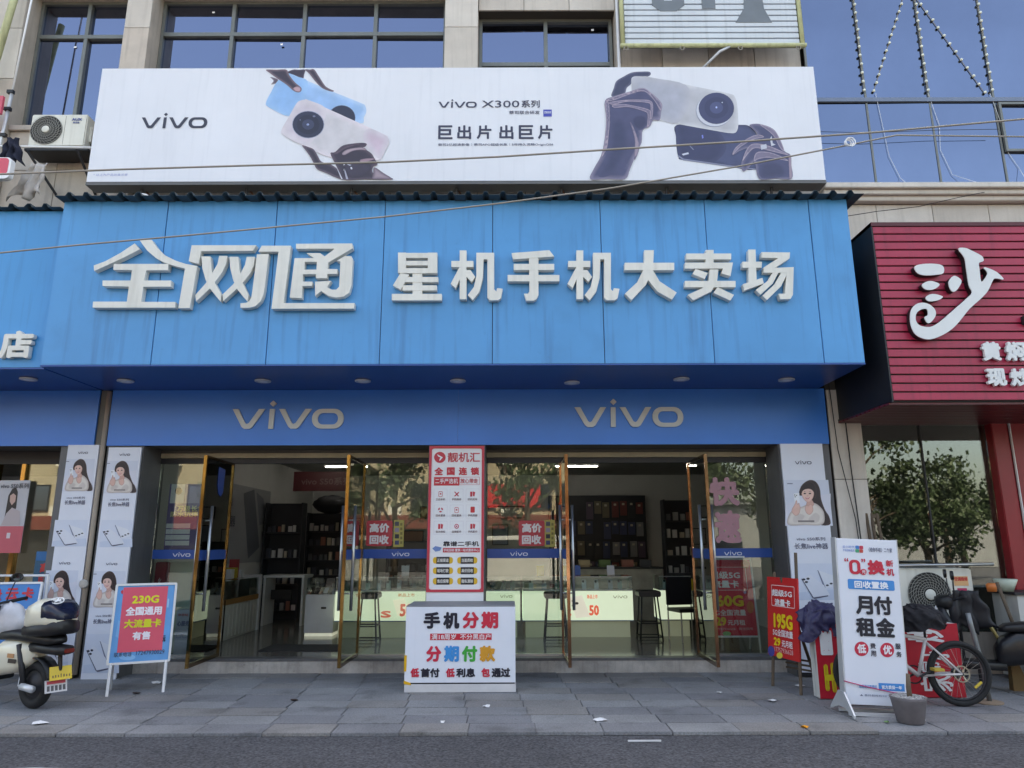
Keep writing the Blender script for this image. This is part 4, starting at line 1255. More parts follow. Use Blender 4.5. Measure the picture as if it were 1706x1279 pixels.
def sticker(u0, v0, u1, v1, rgb, r=0.0, layer=1):
    x0, x1, z0, z1 = upright(u0, v0, u1, v1, GLASS_Y)
    return MB().flat(rrect(x0, z0, x1, z1, r) if r else [(x0, z0), (x1, z0), (x1, z1), (x0, z1)], -.010 - .0016 * layer).build('sticker', ink(*rgb), sf, recalc=False)


def glass_text(s_, u0, v0, u1, v1, rgb, bold=.04, layer=3, parent=sf):
    x0, x1, z0, z1 = upright(u0, v0, u1, v1, GLASS_Y)
    return tag(text_mb(s_, x0, z0, x1, z1, -.010 - .0016 * layer, bold).build('lettering', ink(*rgb), parent, recalc=False), kind='stuff')


for du, yl in ((0, 656), (253.5, 907.5)):
    sticker(610.5 + du, 867, 654 + du, 909.5, (198, 62, 72), .03)
    glass_text('高价', 616 + du, 871.5, 649 + du, 887, (240, 232, 232), .05)
    glass_text('回收', 616 + du, 891, 648 + du, 906.5, (240, 232, 232), .05)
    sticker(yl, 866, yl + 17, 911, (186, 172, 92))
    for k in range(4):
        sticker(yl + 2, 869 + k * 10.4, yl + 9, 876 + k * 10.4, [(80, 80, 92), (150, 140, 160), (40, 44, 60), (60, 70, 110)][k], 0, 2)
    for k in range(5):
        sticker(yl + 11, 871 + k * 7.6, yl + 14.5, 875.5 + k * 7.6, (128, 116, 60), 0, 2)
glass_text('快', 1181, 795, 1231, 843, (192, 140, 152), .05)
glass_text('速', 1190, 850, 1234, 905, (192, 140, 152), .05)
sticker(1192, 926, 1240, 929, (214, 218, 226))
# poster behind the left pane
pz = thing('window_poster', 'purple and white phone poster behind the left fixed pane', 'poster', ((at(319, 860, 10.0)[0]), 10.0, at(319, 918, 10.0)[1]))
xa, xb, za, zb = upright(290, 806, 372, 918, 10.0)
bx('sheet', ink(96, 80, 140), pz, -(xb - xa) / 2, (xb - xa) / 2, 0, .01, 0, zb - za)
FP = Face(pz, xb - xa, zb - za, (178, 222), (450, 222), (440, 600), (165, 600))
FP.rect(185, 222, 262, 332, (224, 224, 230))
FP.disc(228, 262, 20, 20, (40, 44, 44), 2)
FP.rect(265, 222, 350, 332, (168, 152, 190))
FP.rect(355, 222, 448, 332, (214, 216, 222))
FP.text('万级长焦', 225, 345, 378, 378, (228, 220, 160), .03)
FP.text('防水抗摔', 192, 378, 345, 410, (228, 220, 160), .03)
for k in range(4):
    FP.rect(172, 446 + k * 32, 305, 472 + k * 32, (222, 222, 232))
for k, c in enumerate(((60, 62, 70), (206, 70, 120), (230, 150, 80), (200, 204, 214))):
    FP.poly([(388 + k * 17, 400), (400 + k * 17, 380), (404 + k * 17, 590), (390 + k * 17, 590)], c, 2)

# ------------------------------------------------------------------ doors (part of the shopfront), leaves swung out to the street
DW, DZ0, DZ1 = .95, FLOOR + .012, 2.70


def door(x, ang, m, handles, band):
    """a leaf hinged at (x, glass line); mesh runs from hinge (0) to free edge (DW) along local x"""
    d = MB()
    t, fr = .020, .032
    d.box(0, fr, -t, t, DZ0, DZ1).box(DW - fr, DW, -t, t, DZ0, DZ1)
    o = d.build('door', m, sf, bevel=.003, loc=(x, -.03, 0), rot=(0, 0, R(ang)))
    for z0_, z1_ in ((DZ1 - .035, DZ1), (DZ0, DZ0 + .05)):
        bx('rail', mat('dark_bronze', S(96, 74, 46), rough=.18, metal=1.0), o, fr, DW - fr, -t + .002, t - .002, z0_, z1_)
    bx('glass', M_glassd, o, fr, DW - fr, -.005, .005, DZ0 + .05, DZ1 - .035)
    for s_ in handles:
        h = MB().tube([(DW - .16, s_ * .075, .82), (DW - .16, s_ * .075, 2.08)], .019, 12)
        for z in (1.02, 1.9):
            h.tube([(DW - .16, s_ * .075, z), (DW - .16, s_ * .006, z)], .010, 8)
        h.build('handle', M_steel, o, smooth=True)
    for y in (-.009, .009):
        MB().flat([(fr, 1.42), (DW - fr, 1.42), (DW - fr, 1.542), (fr, 1.542)], y).build('blue_band', M_band, o, recalc=False)
    return o


d1 = door(-3.85, -89, M_gold, (1, -1), True)
d2 = door(-2.035, -90.5, M_gold, (1, -1), True)
d3 = door(.665, -89.5, M_rose, (1, -1), True)
d4 = door(2.425, -90.5, M_rose, (1, -1), True)
# round badge hanging at the top of the leftmost door, and red lettering on the right one
MB().prism([(.30, 2.58), (.52, 2.60), (.52, 2.36), (.46, 2.25), (.38, 2.22), (.32, 2.28)], .008, .011).build('badge', ink(24, 70, 150), d1, recalc=False)
for k, s_ in enumerate('手机快修'):
    tag(text_mb(s_, .2, 2.28 - k * .26, .62, 2.50 - k * .26, .008, .05).build('lettering', ink(160, 44, 56), d4, recalc=False), kind='stuff')

# ================================================================== POSTER BOARDS ON THE COLUMNS
def girl(F, a, b, c, d):
    """small printed portrait: long dark hair, pale blouse, hand raised with a phone (photo box a,b-c,d)"""
    w, h = c - a, d - b
    q = lambda pts: [(a + x * w, b + y * h) for x, y in pts]
    F.rect(a, b, c, d, (208, 214, 230), 1)
    wl = .01
    F.poly(q([(0, .55), (.35, .4), (1, .3), (1, 1), (0, 1)]), (214, 216, 230), 1.5)
    F.soft(q([(.29, .30), (.34, .14), (.44, .04), (.56, .0), (.68, .05), (.76, .2), (.79, .42), (.88, .66), (.97, .80), (.99, .97), (.76, .97), (.66, .74), (.58, .5), (.40, .36), (.31, .34)]), (50, 38, 42), (84, 64, 64), .012, 2)
    F.soft(q([(.06, .97), (.09, .74), (.22, .62), (.38, .58), (.50, .52), (.62, .50), (.76, .58), (.86, .74), (.82, .97), (.44, .98)]), (222, 214, 208), (186, 172, 168), .03, 3)
    F.soft(q([(.16, .80), (.30, .72), (.44, .78), (.34, .92), (.18, .94)]), (206, 196, 192), (222, 214, 208), .02, 3.3)
    F.soft(q([(.50, .84), (.66, .70), (.78, .80), (.72, .94), (.56, .95)]), (204, 194, 190), (222, 214, 208), .02, 3.3)
    F.soft(q([(.49, .46), (.58, .44), (.63, .54), (.55, .60), (.46, .55)]), (208, 164, 152), (190, 146, 136), .01, 3.6)
    F.soft(q([(.355, .26), (.41, .17), (.50, .14), (.58, .17), (.625, .27), (.61, .38), (.55, .47), (.48, .49), (.40, .42), (.36, .34)]), (230, 192, 180), (206, 158, 148), .012, 4)
    F.soft(q([(.30, .30), (.33, .16), (.42, .06), (.56, .04), (.66, .14), (.68, .32), (.65, .40), (.62, .27), (.55, .205), (.46, .20), (.38, .235), (.345, .30)]), (46, 34, 38), (78, 58, 58), .008, 5)
    F.poly(q([(.43, .385), (.48, .392), (.535, .375), (.51, .42), (.455, .42)]), (190, 70, 84), 5.5)
    F.poly(q([(.445, .39), (.48, .397), (.525, .383), (.50, .405), (.46, .405)]), (240, 232, 230), 6)
    for ex in (.42, .535):
        F.poly(q([(ex - .028, .295), (ex, .282), (ex + .03, .29), (ex + .022, .31), (ex - .02, .314)]), (46, 34, 40), 5.5)
        F.poly(q([(ex - .035, .265), (ex, .252), (ex + .035, .262), (ex, .262)]), (92, 66, 62), 5.5)
    F.poly(q([(.475, .345), (.50, .34), (.495, .355), (.48, .358)]), (196, 146, 136), 5.5)
    F.soft(q([(.20, .54), (.225, .46), (.25, .45), (.265, .53), (.29, .50), (.31, .54), (.33, .62), (.30, .74), (.22, .78), (.14, .70), (.15, .62)]), (224, 184, 172), (190, 146, 138), .010, 4)
    F.soft(q([(.43, .62), (.46, .55), (.50, .57), (.55, .53), (.60, .58), (.61, .68), (.54, .76), (.46, .72)]), (222, 180, 168), (190, 146, 138), .010, 4)
    F.poly(q([(.17, .30), (.30, .28), (.32, .50), (.20, .52)]), (234, 236, 242), 3.6)
    for ex, ey in ((.20, .33), (.24, .34), (.21, .37)):
        F.disc(a + ex * w, b + ey * h, .012 * w, .012 * h, (40, 42, 52), 4.5)
    F.rect(a + .03 * w, b + .07 * h, a + .15 * w, b + .09 * h, (120, 126, 146), 4)
    F.rect(a + .28 * w, b + .88 * h, a + .64 * w, b + .92 * h, (130, 122, 122), 4)


def phones(F, a, b, c, d):
    """small printed picture of two white phones"""
    w, h = c - a, d - b
    q = lambda pts: [(a + x * w, b + y * h) for x, y in pts]
    F.rect(a, b, c, d, (211, 218, 234), 1)
    F.poly(q([(0, .8), (.4, .75), (1, .7), (1, 1), (0, 1)]), (198, 208, 228), 1.4)
    F.poly(q([(.46, .18), (.86, .34), (.96, .52), (.94, .60), (.66, .70), (.62, .66)]), (222, 226, 236), 2)
    F.poly(q([(.46, .18), (.49, .20), (.66, .66), (.66, .70), (.62, .68)]), (118, 124, 150), 2.5)
    for k in range(3):
        F.disc(a + (.70 + .09 * k) * w, b + (.60 - .045 * k) * h, .035 * w, .024 * h, (50, 54, 70), 3)
    F.poly(q([(.08, .42), (.30, .32), (.62, .60), (.76, .86), (.72, .90), (.40, .97), (.34, .92)]), (218, 222, 234), 3.4)
    F.poly(q([(.08, .42), (.10, .42), (.37, .92), (.40, .97), (.35, .94)]), (84, 88, 112), 3.8)
    F.poly(q([(.37, .93), (.72, .87), (.72, .90), (.40, .97)]), (84, 88, 112), 3.9)
    for x, y in ((.14, .44), (.24, .42), (.20, .51)):
        F.disc(a + x * w, b + y * h, .04 * w, .03 * h, (48, 52, 68), 4.2)


def phone_standee(label, tl, tr, br, bl, pics, Y, z0=.08):
    """tall poster board on a column"""
    um = (tl[0] + tr[0]) / 2
    x0 = (at(*tl, Y)[0] + at(*bl, Y)[0]) / 2
    x1 = (at(*tr, Y)[0] + at(*br, Y)[0]) / 2
    zt, zb = at(um, tl[1], Y)[1], at((bl[0] + br[0]) / 2, bl[1], Y)[1]
    t = thing('poster_board', label, 'poster', ((x0 + x1) / 2, Y, zb))
    w, h = x1 - x0, zt - zb
    bx('board', mat('poster_board_white', S(222, 226, 238), rough=.45, var=.02), t, -w / 2, w / 2, 0, .028, 0, h)
    bx('base', M_dark, t, -w / 2, w / 2, .005, .028, -zb + .01, -.002)
    Fp = Face(t, w, h, tl, tr, br, bl)
    for kind, a, b, c, d in pics:
        if kind == 'v':
            Fp.vivo(a, b, c, d, (62, 66, 92))
        elif kind == 'g':
            girl(Fp, a, b, c, d)
        elif kind == 'p':
            phones(Fp, a, b, c, d)
        else:
            Fp.text(kind, a, b, c, d, (96, 100, 124), .015)
    return t


phone_standee('slim white phone poster board on the column left of the narrow post', (104, 741), (161, 741), (120.5, 1135), (71, 1135),
              [('v', 123, 752, 141, 757), ('g', 100, 766, 151, 823), ('vivo S50系列', 106, 832, 138, 836), ('长焦live神器', 103, 838, 139, 846), ('p', 86, 872, 142, 917), ('v', 98, 942, 117, 947), ('g', 75, 957, 128, 1018),
               ('p', 70, 1062, 118, 1122)], 9.28)
phone_standee('slim white phone poster board on the column behind the blue and pink sandwich board', (180.5, 745), (238, 745), (190, 1133), (135, 1133),
              [('v', 199, 755, 218, 760), ('g', 175, 769, 228, 826), ('vivo S50系列', 183, 835, 215, 839), ('长焦live神器', 179, 841, 216, 849), ('p', 166, 872, 220, 918), ('v', 176, 943, 195, 948), ('g', 153, 958, 205, 1018),
               ('vivo S50系列', 159, 1029, 190, 1033), ('长焦live神器', 155, 1036, 192, 1044), ('p', 140, 1060, 196, 1122)], 9.27)
phone_standee('slim white phone poster board on the right column beside the stone pier', (1297.5, 739), (1369, 739), (1408, 1120), (1335, 1120),
              [('v', 1323, 768, 1351, 775.5), ('g', 1308, 803, 1384, 882), ('vivo S50系列', 1327, 901, 1375, 907), ('长焦live神器', 1324, 911, 1380, 921), ('p', 1330, 945, 1400, 1005)], 9.27)

# centre board
x0, z1 = at(715.8, 743, 9.27)
x1 = at(807, 743, 9.27)[0]
cbw = x1 - x0
cbd = thing('repair_service_board', 'tall red-framed white phone service board on the centre column', 'poster', ((x0 + x1) / 2, 9.27, FLOOR))
ch = z1 - FLOOR
zr = at(760, 986, 9.27)[1] - FLOOR      # bottom of the red frame
bx('board', M_white, cbd, -cbw / 2, cbw / 2, 0, .03, 0, ch)
FC = Face(cbd, cbw, ch - zr, (255, 57), (672, 57), (658, 1173), (232, 1173), z0=zr)
MB().ring(rrect(-cbw / 2, zr, cbw / 2, ch, .004), rrect(-cbw / 2 + .032, zr + .03, cbw / 2 - .032, ch - .032, .03), -.012, -.001).build('frame', ink(204, 58, 76), cbd)
FC.disc(333, 147, 44, 44, (204, 56, 72), 2)
FC.poly([(312, 122), (356, 147), (330, 178), (330, 162), (338, 148), (320, 140)], (238, 236, 242), 4)
FC.text('靓机汇', 392, 108, 638, 186, (204, 56, 72), .018)
FC.text('全', 292, 226, 358, 288, (204, 50, 66), .05)
FC.text('国', 386, 226, 446, 288, (204, 50, 66), .05)
FC.text('连', 476, 226, 540, 288, (204, 50, 66), .05)
FC.text('锁', 566, 226, 632, 288, (204, 50, 66), .05)
FC.rect(288, 302, 480, 369, (204, 50, 62), 2)
FC.text('二手严选机', 298, 314, 470, 354, (240, 236, 240), .012, 4)
FC.frame(481, 302, 634, 364, .004, (204, 90, 104), 2)
FC.text('放心带走', 488, 314, 622, 352, (204, 56, 72), .012, 4)
caps = ('正品新机', '手机维修', '旧机抵现', '回收置换', '回收置换', '手机壳膜', '官方授权', '品牌配件', '手机配件')
for k in range(9):
    cx, cy = 338 + (k % 3) * 121, 445 + (k // 3) * 124
    FC.frame(cx - 50, cy - 50, cx + 50, cy + 52, .0018, (196, 186, 200), 1)
    FC.text(caps[k], cx - 36, cy + 22, cx + 36, cy + 40, (110, 78, 92), .01)
    if k in (0, 4):
        FC.frame(cx - 15, cy - 32, cx + 15, cy + 12, .006, (204, 56, 78), 2)
        FC.rect(cx - 5, cy - 18, cx + 5, cy - 6, (204, 56, 78), 2)
    elif k == 1:
        FC.poly([(cx - 18, cy - 26), (cx - 12, cy - 30), (cx + 18, cy + 4), (cx + 12, cy + 10)], (196, 60, 76), 2)
        FC.poly([(cx + 16, cy - 28), (cx + 20, cy - 20), (cx - 12, cy + 10), (cx - 18, cy + 4)], (196, 60, 76), 2.5)
    elif k == 3:
        for a in (90, 210, 330):
            ca, sa = math.cos(R(a)), math.sin(R(a))
            FC.poly([(cx + 20 * math.cos(R(a + d_)), cy - 12 + 20 * math.sin(R(a + d_))) for d_ in (-40, 0, 40)] + [(cx + 9 * math.cos(R(a + d_)), cy - 12 + 9 * math.sin(R(a + d_))) for d_ in (30, -30)], (196, 56, 84), 2)
    elif k == 5:
        FC.rect(cx - 16, cy - 36, cx + 16, cy + 10, (204, 50, 58), 2, .008)
    elif k == 7:
        FC.disc(cx, cy - 10, 17, 18, (204, 60, 80), 2)
        FC.disc(cx, cy - 10, 11, 12, (236, 232, 240), 3)
        FC.disc(cx, cy - 10, 6, 6, (204, 60, 80), 4)
    else:
        FC.rect(cx - 18, cy - 28, cx - 2, cy + 10, (204, 56, 72), 2)
        FC.poly([(cx + 2, cy - 30), (cx + 20, cy - 24), (cx + 14, cy + 10), (cx + 2, cy + 4)], (204, 56, 72), 2)
FC.text('靠谱二手机', 358, 796, 626, 834, (24, 30, 46), .025)
FC.rect(356, 846, 632, 880, (204, 56, 66), 2)
FC.text('手机回收·置换一站式服务中心', 362, 852, 626, 874, (240, 226, 230), .02, 4)
FC.poly([(276, 850), (300, 832), (346, 842), (336, 866), (300, 874)], (110, 140, 196), 2)
bt = ('正规渠道', '当面质检', '现场打款', '高价回收', '售后保障', '隐私清除')
for k in range(6):
    cx, cy = 357 + (k % 2) * 182, 939 + (k // 2) * 77
    FC.rect(cx - 76, cy - 24, cx + 74, cy + 24, (226, 180, 52), 1.5, .03)
    FC.rect(cx - 50, cy - 26, cx + 48, cy + 26, (34, 36, 46), 2.5)
    FC.text(bt[k], cx - 44, cy - 14, cx + 42, cy + 14, (232, 228, 222), .02, 4.5)

# ================================================================== WHITE PROMOTION BOX
bxY = ground_y(1153)
x0 = at(675, 1080, bxY)[0]
x1 = at(858.7, 1080, bxY)[0]
bh_ = at(767, 1009, bxY)[1]
wbx = thing('promotion_box', 'white waist-high promotion box with coloured lettering in front of the centre board', 'counter', ((x0 + x1) / 2, bxY, 0), R(.4))
w = x1 - x0
bx('body', mat('box_white_board', S(226, 230, 240), rough=.45, var=.03, streak=.12, dirt=S(180, 182, 190)), wbx, -w / 2, w / 2, 0, .68, .10, bh_ - .012, bevel=.004)
bx('top', mat('box_top_grey', S(140, 142, 146), rough=.5, var=.1), wbx, -w / 2, w / 2, 0.001, .68, bh_ - .0118, bh_, bevel=.003)
bx('plinth', mat('plinth_white', S(206, 204, 206), rough=.5), wbx, -w / 2 + .002, w / 2 + .004, -.004, .66, 0, .085, bevel=.004)
bx('joint', M_dark, wbx, -w / 2 + .01, w / 2 - .01, .01, .6, .084, .101)
FB = Face(wbx, w, bh_, (110, 207), (1333, 185), (1342, 1157), (92, 1178), y=-.001)
for s_, a, b, c, d, k in (('手', 305, 272, 492, 462, K_ink), ('机', 525, 268, 708, 460, K_ink), ('分', 742, 264, 926, 454, (208, 40, 66)), ('期', 952, 258, 1142, 452, (208, 40, 66)),
                          ('分', 338, 656, 508, 834, (208, 40, 70)), ('期', 538, 650, 706, 832, (36, 142, 212)), ('付', 738, 648, 910, 828, (44, 164, 62)), ('款', 936, 644, 1112, 824, (218, 152, 48)),
                          ('低', 164, 906, 262, 1008, (208, 40, 66)), ('首付', 278, 904, 490, 1006, K_ink), ('低', 560, 902, 660, 1002, (208, 40, 66)), ('利息', 676, 898, 888, 1000, K_ink), ('包', 956, 894, 1054, 994, (208, 40, 66)), ('通过', 1072, 890, 1282, 994, K_ink)):
    FB.text(s_, a, b, c, d, k, .05)
FB.rect(380, 512, 1070, 586, (206, 36, 58), 1)
FB.text('满18周岁', 396, 520, 670, 584, (242, 240, 244), .010)
FB.text('不分黑白户', 718, 514, 1056, 578, (242, 240, 244), .010)
MB().prism([(-w / 2 - .006, .39), (-w / 2 + .022, .39), (-w / 2 + .02, .22), (-w / 2 - .006, .22)], -.004, .1).build('tape', mat('yellow_tape', S(224, 172, 30), rough=.4), wbx)
MB().prism([(-w / 2 - .003, .125), (-w / 2 + .07, .10), (-w / 2 + .08, .075), (-w / 2 - .003, .09)], -.006, -.001).build('tape', MATS['yellow_tape'], wbx)

# ================================================================== SHOP INTERIOR
M_glow = mat('lit_counter_panel', S(200, 222, 208), rough=.35, var=.02, emit=.18)
M_glowlow = mat('lit_counter_plinth', S(166, 178, 158), rough=.4, var=.03, emit=.05)
M_blueedge = mat('counter_blue_edge', S(74, 108, 150), rough=.4)
M_phone = [mat('phone_%s' % n, S(*c), rough=.25) for n, c in (('black', (30, 32, 38)), ('white', (214, 216, 220)), ('silver', (158, 166, 178)), ('green', (122, 150, 138)))]
phone_me = [MB().prism(rrect(-.036, 0, .036, .152, .012), -.004, .004).mesh('phone', m) for m in M_phone]
cam_me = MB().prism(rrect(-.028, .105, .004, .142, .008), -.006, -.0042).mesh('camera_block', M_black)


def lit_counter(name, label, x0, x1, Y, texts=(), d=.5):
    t = thing(name, label, 'counter', (x0, Y, FLOOR), group=None)
    w = x1 - x0
    bx('lit_panel', M_glow, t, 0, w, 0, d, .26, .70)
    bx('edge_strip', M_blueedge, t, -.005, w + .005, -.008, d, .245, .259)
    bx('plinth', M_glowlow, t, .05, w - .05, .06, d, 0, .244)
    bx('case_floor', mat('case_floor', S(190, 196, 188), rough=.5), t, 0, w, .0, d, .702, .715)
    g = MB().box(0, w, 0, .006, .716, .92).box(0, .006, .007, d, .716, .92).box(w - .006, w, .007, d, .716, .92)
    g.build('case_glass', M_glasscase, t)
    bx('case_top', M_glasscase, t, 0, w, 0, d, .921, .929)
    e = MB()
    for z in (.716, .915):
        e.box(0, w, -.004, .003, z, z + .006)
    e.build('case_edge', M_alu, t)
    rn_ = random.Random(int(x0 * 10) + 77)
    k = .14
    while k < w - .1:
        p = link('phone', rn_.choice(phone_me), t, (k, .16 + rn_.uniform(-.02, .05), .717), (R(-14), 0, rn_.uniform(-.15, .15)))
        link('camera_block', cam_me, p)
        bx('phone_stand', M_phone[1], t, k - .04, k + .04, .14, .24, .7155, .722)
        k += rn_.uniform(.13, .24)
    return t, w


LC = 11.66
ct, w = lit_counter('display_counter', 'lit pale green display counter behind the left centre pane', -2.80, -1.15, LC)
fc = Face(ct, w, .44, (0, 0), (1, 0), (1, 1), (0, 1), y=-.001, z0=.26, x0=0, ink=lit_ink)
for (a, b, s_) in ((.42, .70, '50'),):
    fc.poly([(.55, .30), (.66, .22), (.72, .80), (.60, .84)], (222, 226, 214), 1)
fc.text('S', .44, .66, .54, .90, (196, 92, 74), .07)
fc.text('50', .62, .42, .74, .86, (196, 92, 74), .05)
fc.text('新品上市', .60, .06, .76, .18, (170, 120, 84), .02)
ct2, w2 = lit_counter('display_counter', 'lit pale green display counter behind the white promotion box', -1.10, .12, LC)
Face(ct2, w2, .44, (0, 0), (1, 0), (1, 1), (0, 1), y=-.001, z0=.26, x0=0, ink=lit_ink).vivo(.74, .10, .90, .22, (108, 118, 104))
ct3, w3 = lit_counter('display_counter', 'lit pale green display counter behind the right centre pane', .16, 1.90, LC)
fc = Face(ct3, w3, .44, (0, 0), (1, 0), (1, 1), (0, 1), y=-.001, z0=.26, x0=0, ink=lit_ink)
fc.vivo(.82, .12, .95, .25, (108, 118, 104))
fc.poly([(.42, .22), (.54, .14), (.61, .88), (.48, .92)], (206, 210, 206), 1)
for dx, dy in ((.46, .34), (.49, .42), (.46, .50)):
    fc.disc(dx, dy, .016, .045, (40, 42, 46), 2)
fc.text('50', .60, .48, .69, .84, (206, 92, 74), .05)
fc.text('S', .37, .58, .44, .90, (196, 84, 66), .08)
fc.text('新品上市', .585, .12, .68, .26, (196, 96, 78), .02)
ct4, w4 = lit_counter('display_counter', 'short lit display counter seen through the rightmost open door', 2.34, 2.86, 11.75)
Face(ct4, w4, .44, (0, 0), (1, 0), (1, 1), (0, 1), y=-.001, z0=.26, x0=0, ink=lit_ink).vivo(.25, .10, .7, .24, (108, 118, 104))
# plain white cabinet with glass case at the left of the counters
xa, xb, za, zb = upright(508, 966, 556, 1064, 11.9)
wc = thing('white_cabinet', 'white cabinet with glass case beside the left lit counter', 'cabinet', (xa, 11.9, FLOOR))
bx('body', mat('cabinet_white', S(196, 198, 202), rough=.4), wc, 0, xb - xa, 0, .55, .05, .64, bevel=.006)
bx('plinth', mat('plinth_lit', S(212, 222, 214), rough=.4, emit=.10), wc, .01, xb - xa - .01, .02, .5, 0, .048)
bx('case', M_glasscase, wc, .01, xb - xa - .01, .01, .54, .645, .90)
bx('lock', M_black, wc, .26, .34, -.01, 0, .42, .45)
for k in range(3):
    link('phone', phone_me[k], wc, (.12 + .14 * k, .2, .65), (R(-60), 0, 0))
# counter along the left wall
lw = thing('side_counter', 'long white and glass counter along the left interior wall', 'counter', (-4.42, 11.35, FLOOR))
bx('body', mat('counter_white_ribbed', S(186, 188, 182), rough=.45), lw, -.5, 0, 0, 1.45, .0, .52)
for k in range(9):
    bx('rib', MATS['counter_white_ribbed'], lw, 0.001, .012, .05 + k * .15, .17 + k * .15, .03, .5, bevel=.003)
bx('wood_band', mat('counter_wood', S(150, 110, 62), rough=.5), lw, -.49, .014, 0, 1.45, .521, .60)
bx('case_glass', M_glasscase, lw, -.48, -.004, 0.004, 1.44, .601, .88)
bx('end_panel', mat('end_panel', S(196, 198, 200), rough=.5), lw, -.5, .03, 1.451, 1.52, 0, .92)
bx('gold_edge', M_gold, lw, -.002, .014, -.012, -.001, 0, .6)
for k, (c, sx, sz) in enumerate((((190, 192, 196), .16, .14), ((70, 74, 82), .1, .16), ((208, 208, 208), .2, .15), ((190, 168, 60), .18, .17), ((166, 60, 64), .12, .3), ((200, 204, 206), .14, .12))):
    tag(bx('product_box', ink(*c), None, -4.75, -4.75 + sx, 11.45 + k * .2, 11.58 + k * .2, FLOOR + .89, FLOOR + .89 + sz),
        ['grey product box nearest the door on the left counter', 'dark product box on the left counter', 'wide white product box on the left counter', 'yellow product box on the left counter', 'tall red product box on the left counter', 'small white product box at the far end of the left counter'][k], 'box')
dk = thing('service_desk', 'white desk beyond the left counter with a black screen', 'desk', (-4.55, 13.4, FLOOR))
bx('desk_top', MATS['end_panel'], dk, 0, .75, 0, .6, .84, .88)
bx('side', MATS['end_panel'], dk, .70, .74, .02, .58, 0, .839)
bx('side', MATS['end_panel'], dk, .0, .04, .02, .58, 0, .839)
bx('screen', M_black, dk, .12, .5, .1, .14, .45, .62)


# bar stools
def stool(label, x, y, r_=.17, h=.72, rz=0):
    t = thing('bar_stool', label, 'stool', (x, y, FLOOR), rz, 'black bar stools at the lit counters')
    MB().prism(rrect(-r_, h - .09, r_, h, .03), -r_, r_).build('seat', M_black, t, bevel=.008)
    for sx in (-1, 1):
        for sy in (-1, 1):
            MB().tube([(sx * .12, sy * .12, h - .09), (sx * .17, sy * .17, 0)], .013, 7).build('leg', M_black, t, smooth=True)
    for z, q in ((.24, .152), (.045, .168)):
        MB().tube([(-q, -q, z), (q, -q, z), (q, q, z), (-q, q, z), (-q, -q, z)], .010, 6).build('rail', M_black, t)
    return t


stool('black bar stool in front of the left lit counter', at(614, 1000, 11.2)[0], 11.2)
stool('black open-frame bar stool in front of the right lit counter', at(925, 1000, 11.2)[0], 11.2)
stool('black round bar stool at the end of the right lit counter', at(1080, 1000, 11.5)[0], 11.5)
ch_ = thing('black_chair', 'black metal framed chair near the right interior wall', 'chair', (at(1143, 1000, 11.3)[0], 11.3, FLOOR), R(15))
bx('seat', M_black, ch_, -.22, .22, -.2, .22, .42, .47, bevel=.01)
bx('backrest', M_black, ch_, -.22, .22, .2, .24, .5, .92, bevel=.01)
for sx in (-.2, .2):
    MB().tube([(sx, -.2, 0), (sx, -.2, .42)], .012, 6).build('leg', M_steel, ch_)
    MB().tube([(sx, .22, 0), (sx, .22, .92)], .012, 6).build('leg', M_steel, ch_)


# shelving with hanging goods
def shelf(label, x0, x1, Y, z1, rows_, seed, m=M_shelf, cols_=((150, 150, 156), (90, 92, 100), (170, 160, 150), (60, 64, 78), (190, 190, 196), (150, 96, 84))):
    t = thing('goods_shelf', label, 'shelf', (x0, Y, FLOOR))
    w = x1 - x0
    bx('back', m, t, 0, w, .28, .31, 0, z1)
    bx('side', m, t, 0, .03, 0, .279, 0, z1)
    bx('side', m, t, w - .03, w, 0, .279, 0, z1)
    rn_ = random.Random(seed)
    for k in range(rows_):
        z = .15 + k * (z1 - .25) / rows_
        bx('board', m, t, .031, w - .031, .0, .279, z, z + .025)
        x = .06
        mbs_ = {}
        while x < w - .12:
            ww, hh = rn_.uniform(.05, .1), rn_.uniform(.1, .18)
            c = rn_.choice(cols_)
            o = bx('packet', ink(*c), t, x, x + ww, .04, .07 + rn_.uniform(0, .05), z + .026, z + .026 + hh)
            x += ww + rn_.uniform(.015, .08)
    return t


shelf('dark shelf of small packets at the back of the shop behind the left door opening', -4.45, -3.35, 15.6, 2.1, 6, 4)
shelf('narrow dark shelf with white boxes by the left interior wall', -4.95, -4.2, 14.4, 2.25, 4, 8)
shelf('dark shelf against the right interior wall', 3.05, 3.95, 14.5, 2.3, 6, 12)
tag(MB().blob((-3.95, 15.7, FLOOR + 2.28), .42, .2, .2, 14, 8, .06).build('black_bag', mat('bag_black', S(30, 30, 36), rough=.8), None, smooth=True), 'black bag lying on top of the back shelf', 'bag')
# case display panel on the back wall, right
cp = thing('phone_case_rack', 'wall rack of hanging phone cases in rows of colour on the back wall', 'rack', (.9, 17.6, FLOOR))
bx('panel', M_shelf, cp, 0, 2.4, .2, .24, .5, 2.6)
rn_ = random.Random(2)
for i in range(11):
    for j in range(4):
        c = rn_.choice(((120, 62, 60), (66, 76, 112), (140, 142, 148), (48, 50, 56), (92, 78, 100), (54, 66, 100), (120, 110, 92)))
        if rn_.random() < .88:
            dx_, dz_, hh_ = rn_.uniform(-.02, .02), rn_.uniform(-.02, .02), rn_.uniform(.28, .42)
            o_ = bx('phone_case', ink(*c), cp, .07 + i * .21 + dx_, .24 + i * .21 + dx_, .15, .17, 1.0 + j * .48 + dz_ - hh_, 1.0 + j * .48 + dz_)
            bx('price_tag', ink(196, 190, 176), o_, .12 + i * .21 + dx_, .18 + i * .21 + dx_, .14, .149, 1.0 + j * .48 + dz_ - .1, 1.0 + j * .48 + dz_ - .05)
bx('red_rail', ink(150, 50, 56), cp, 0, 2.4, .12, .19, .40, .49)
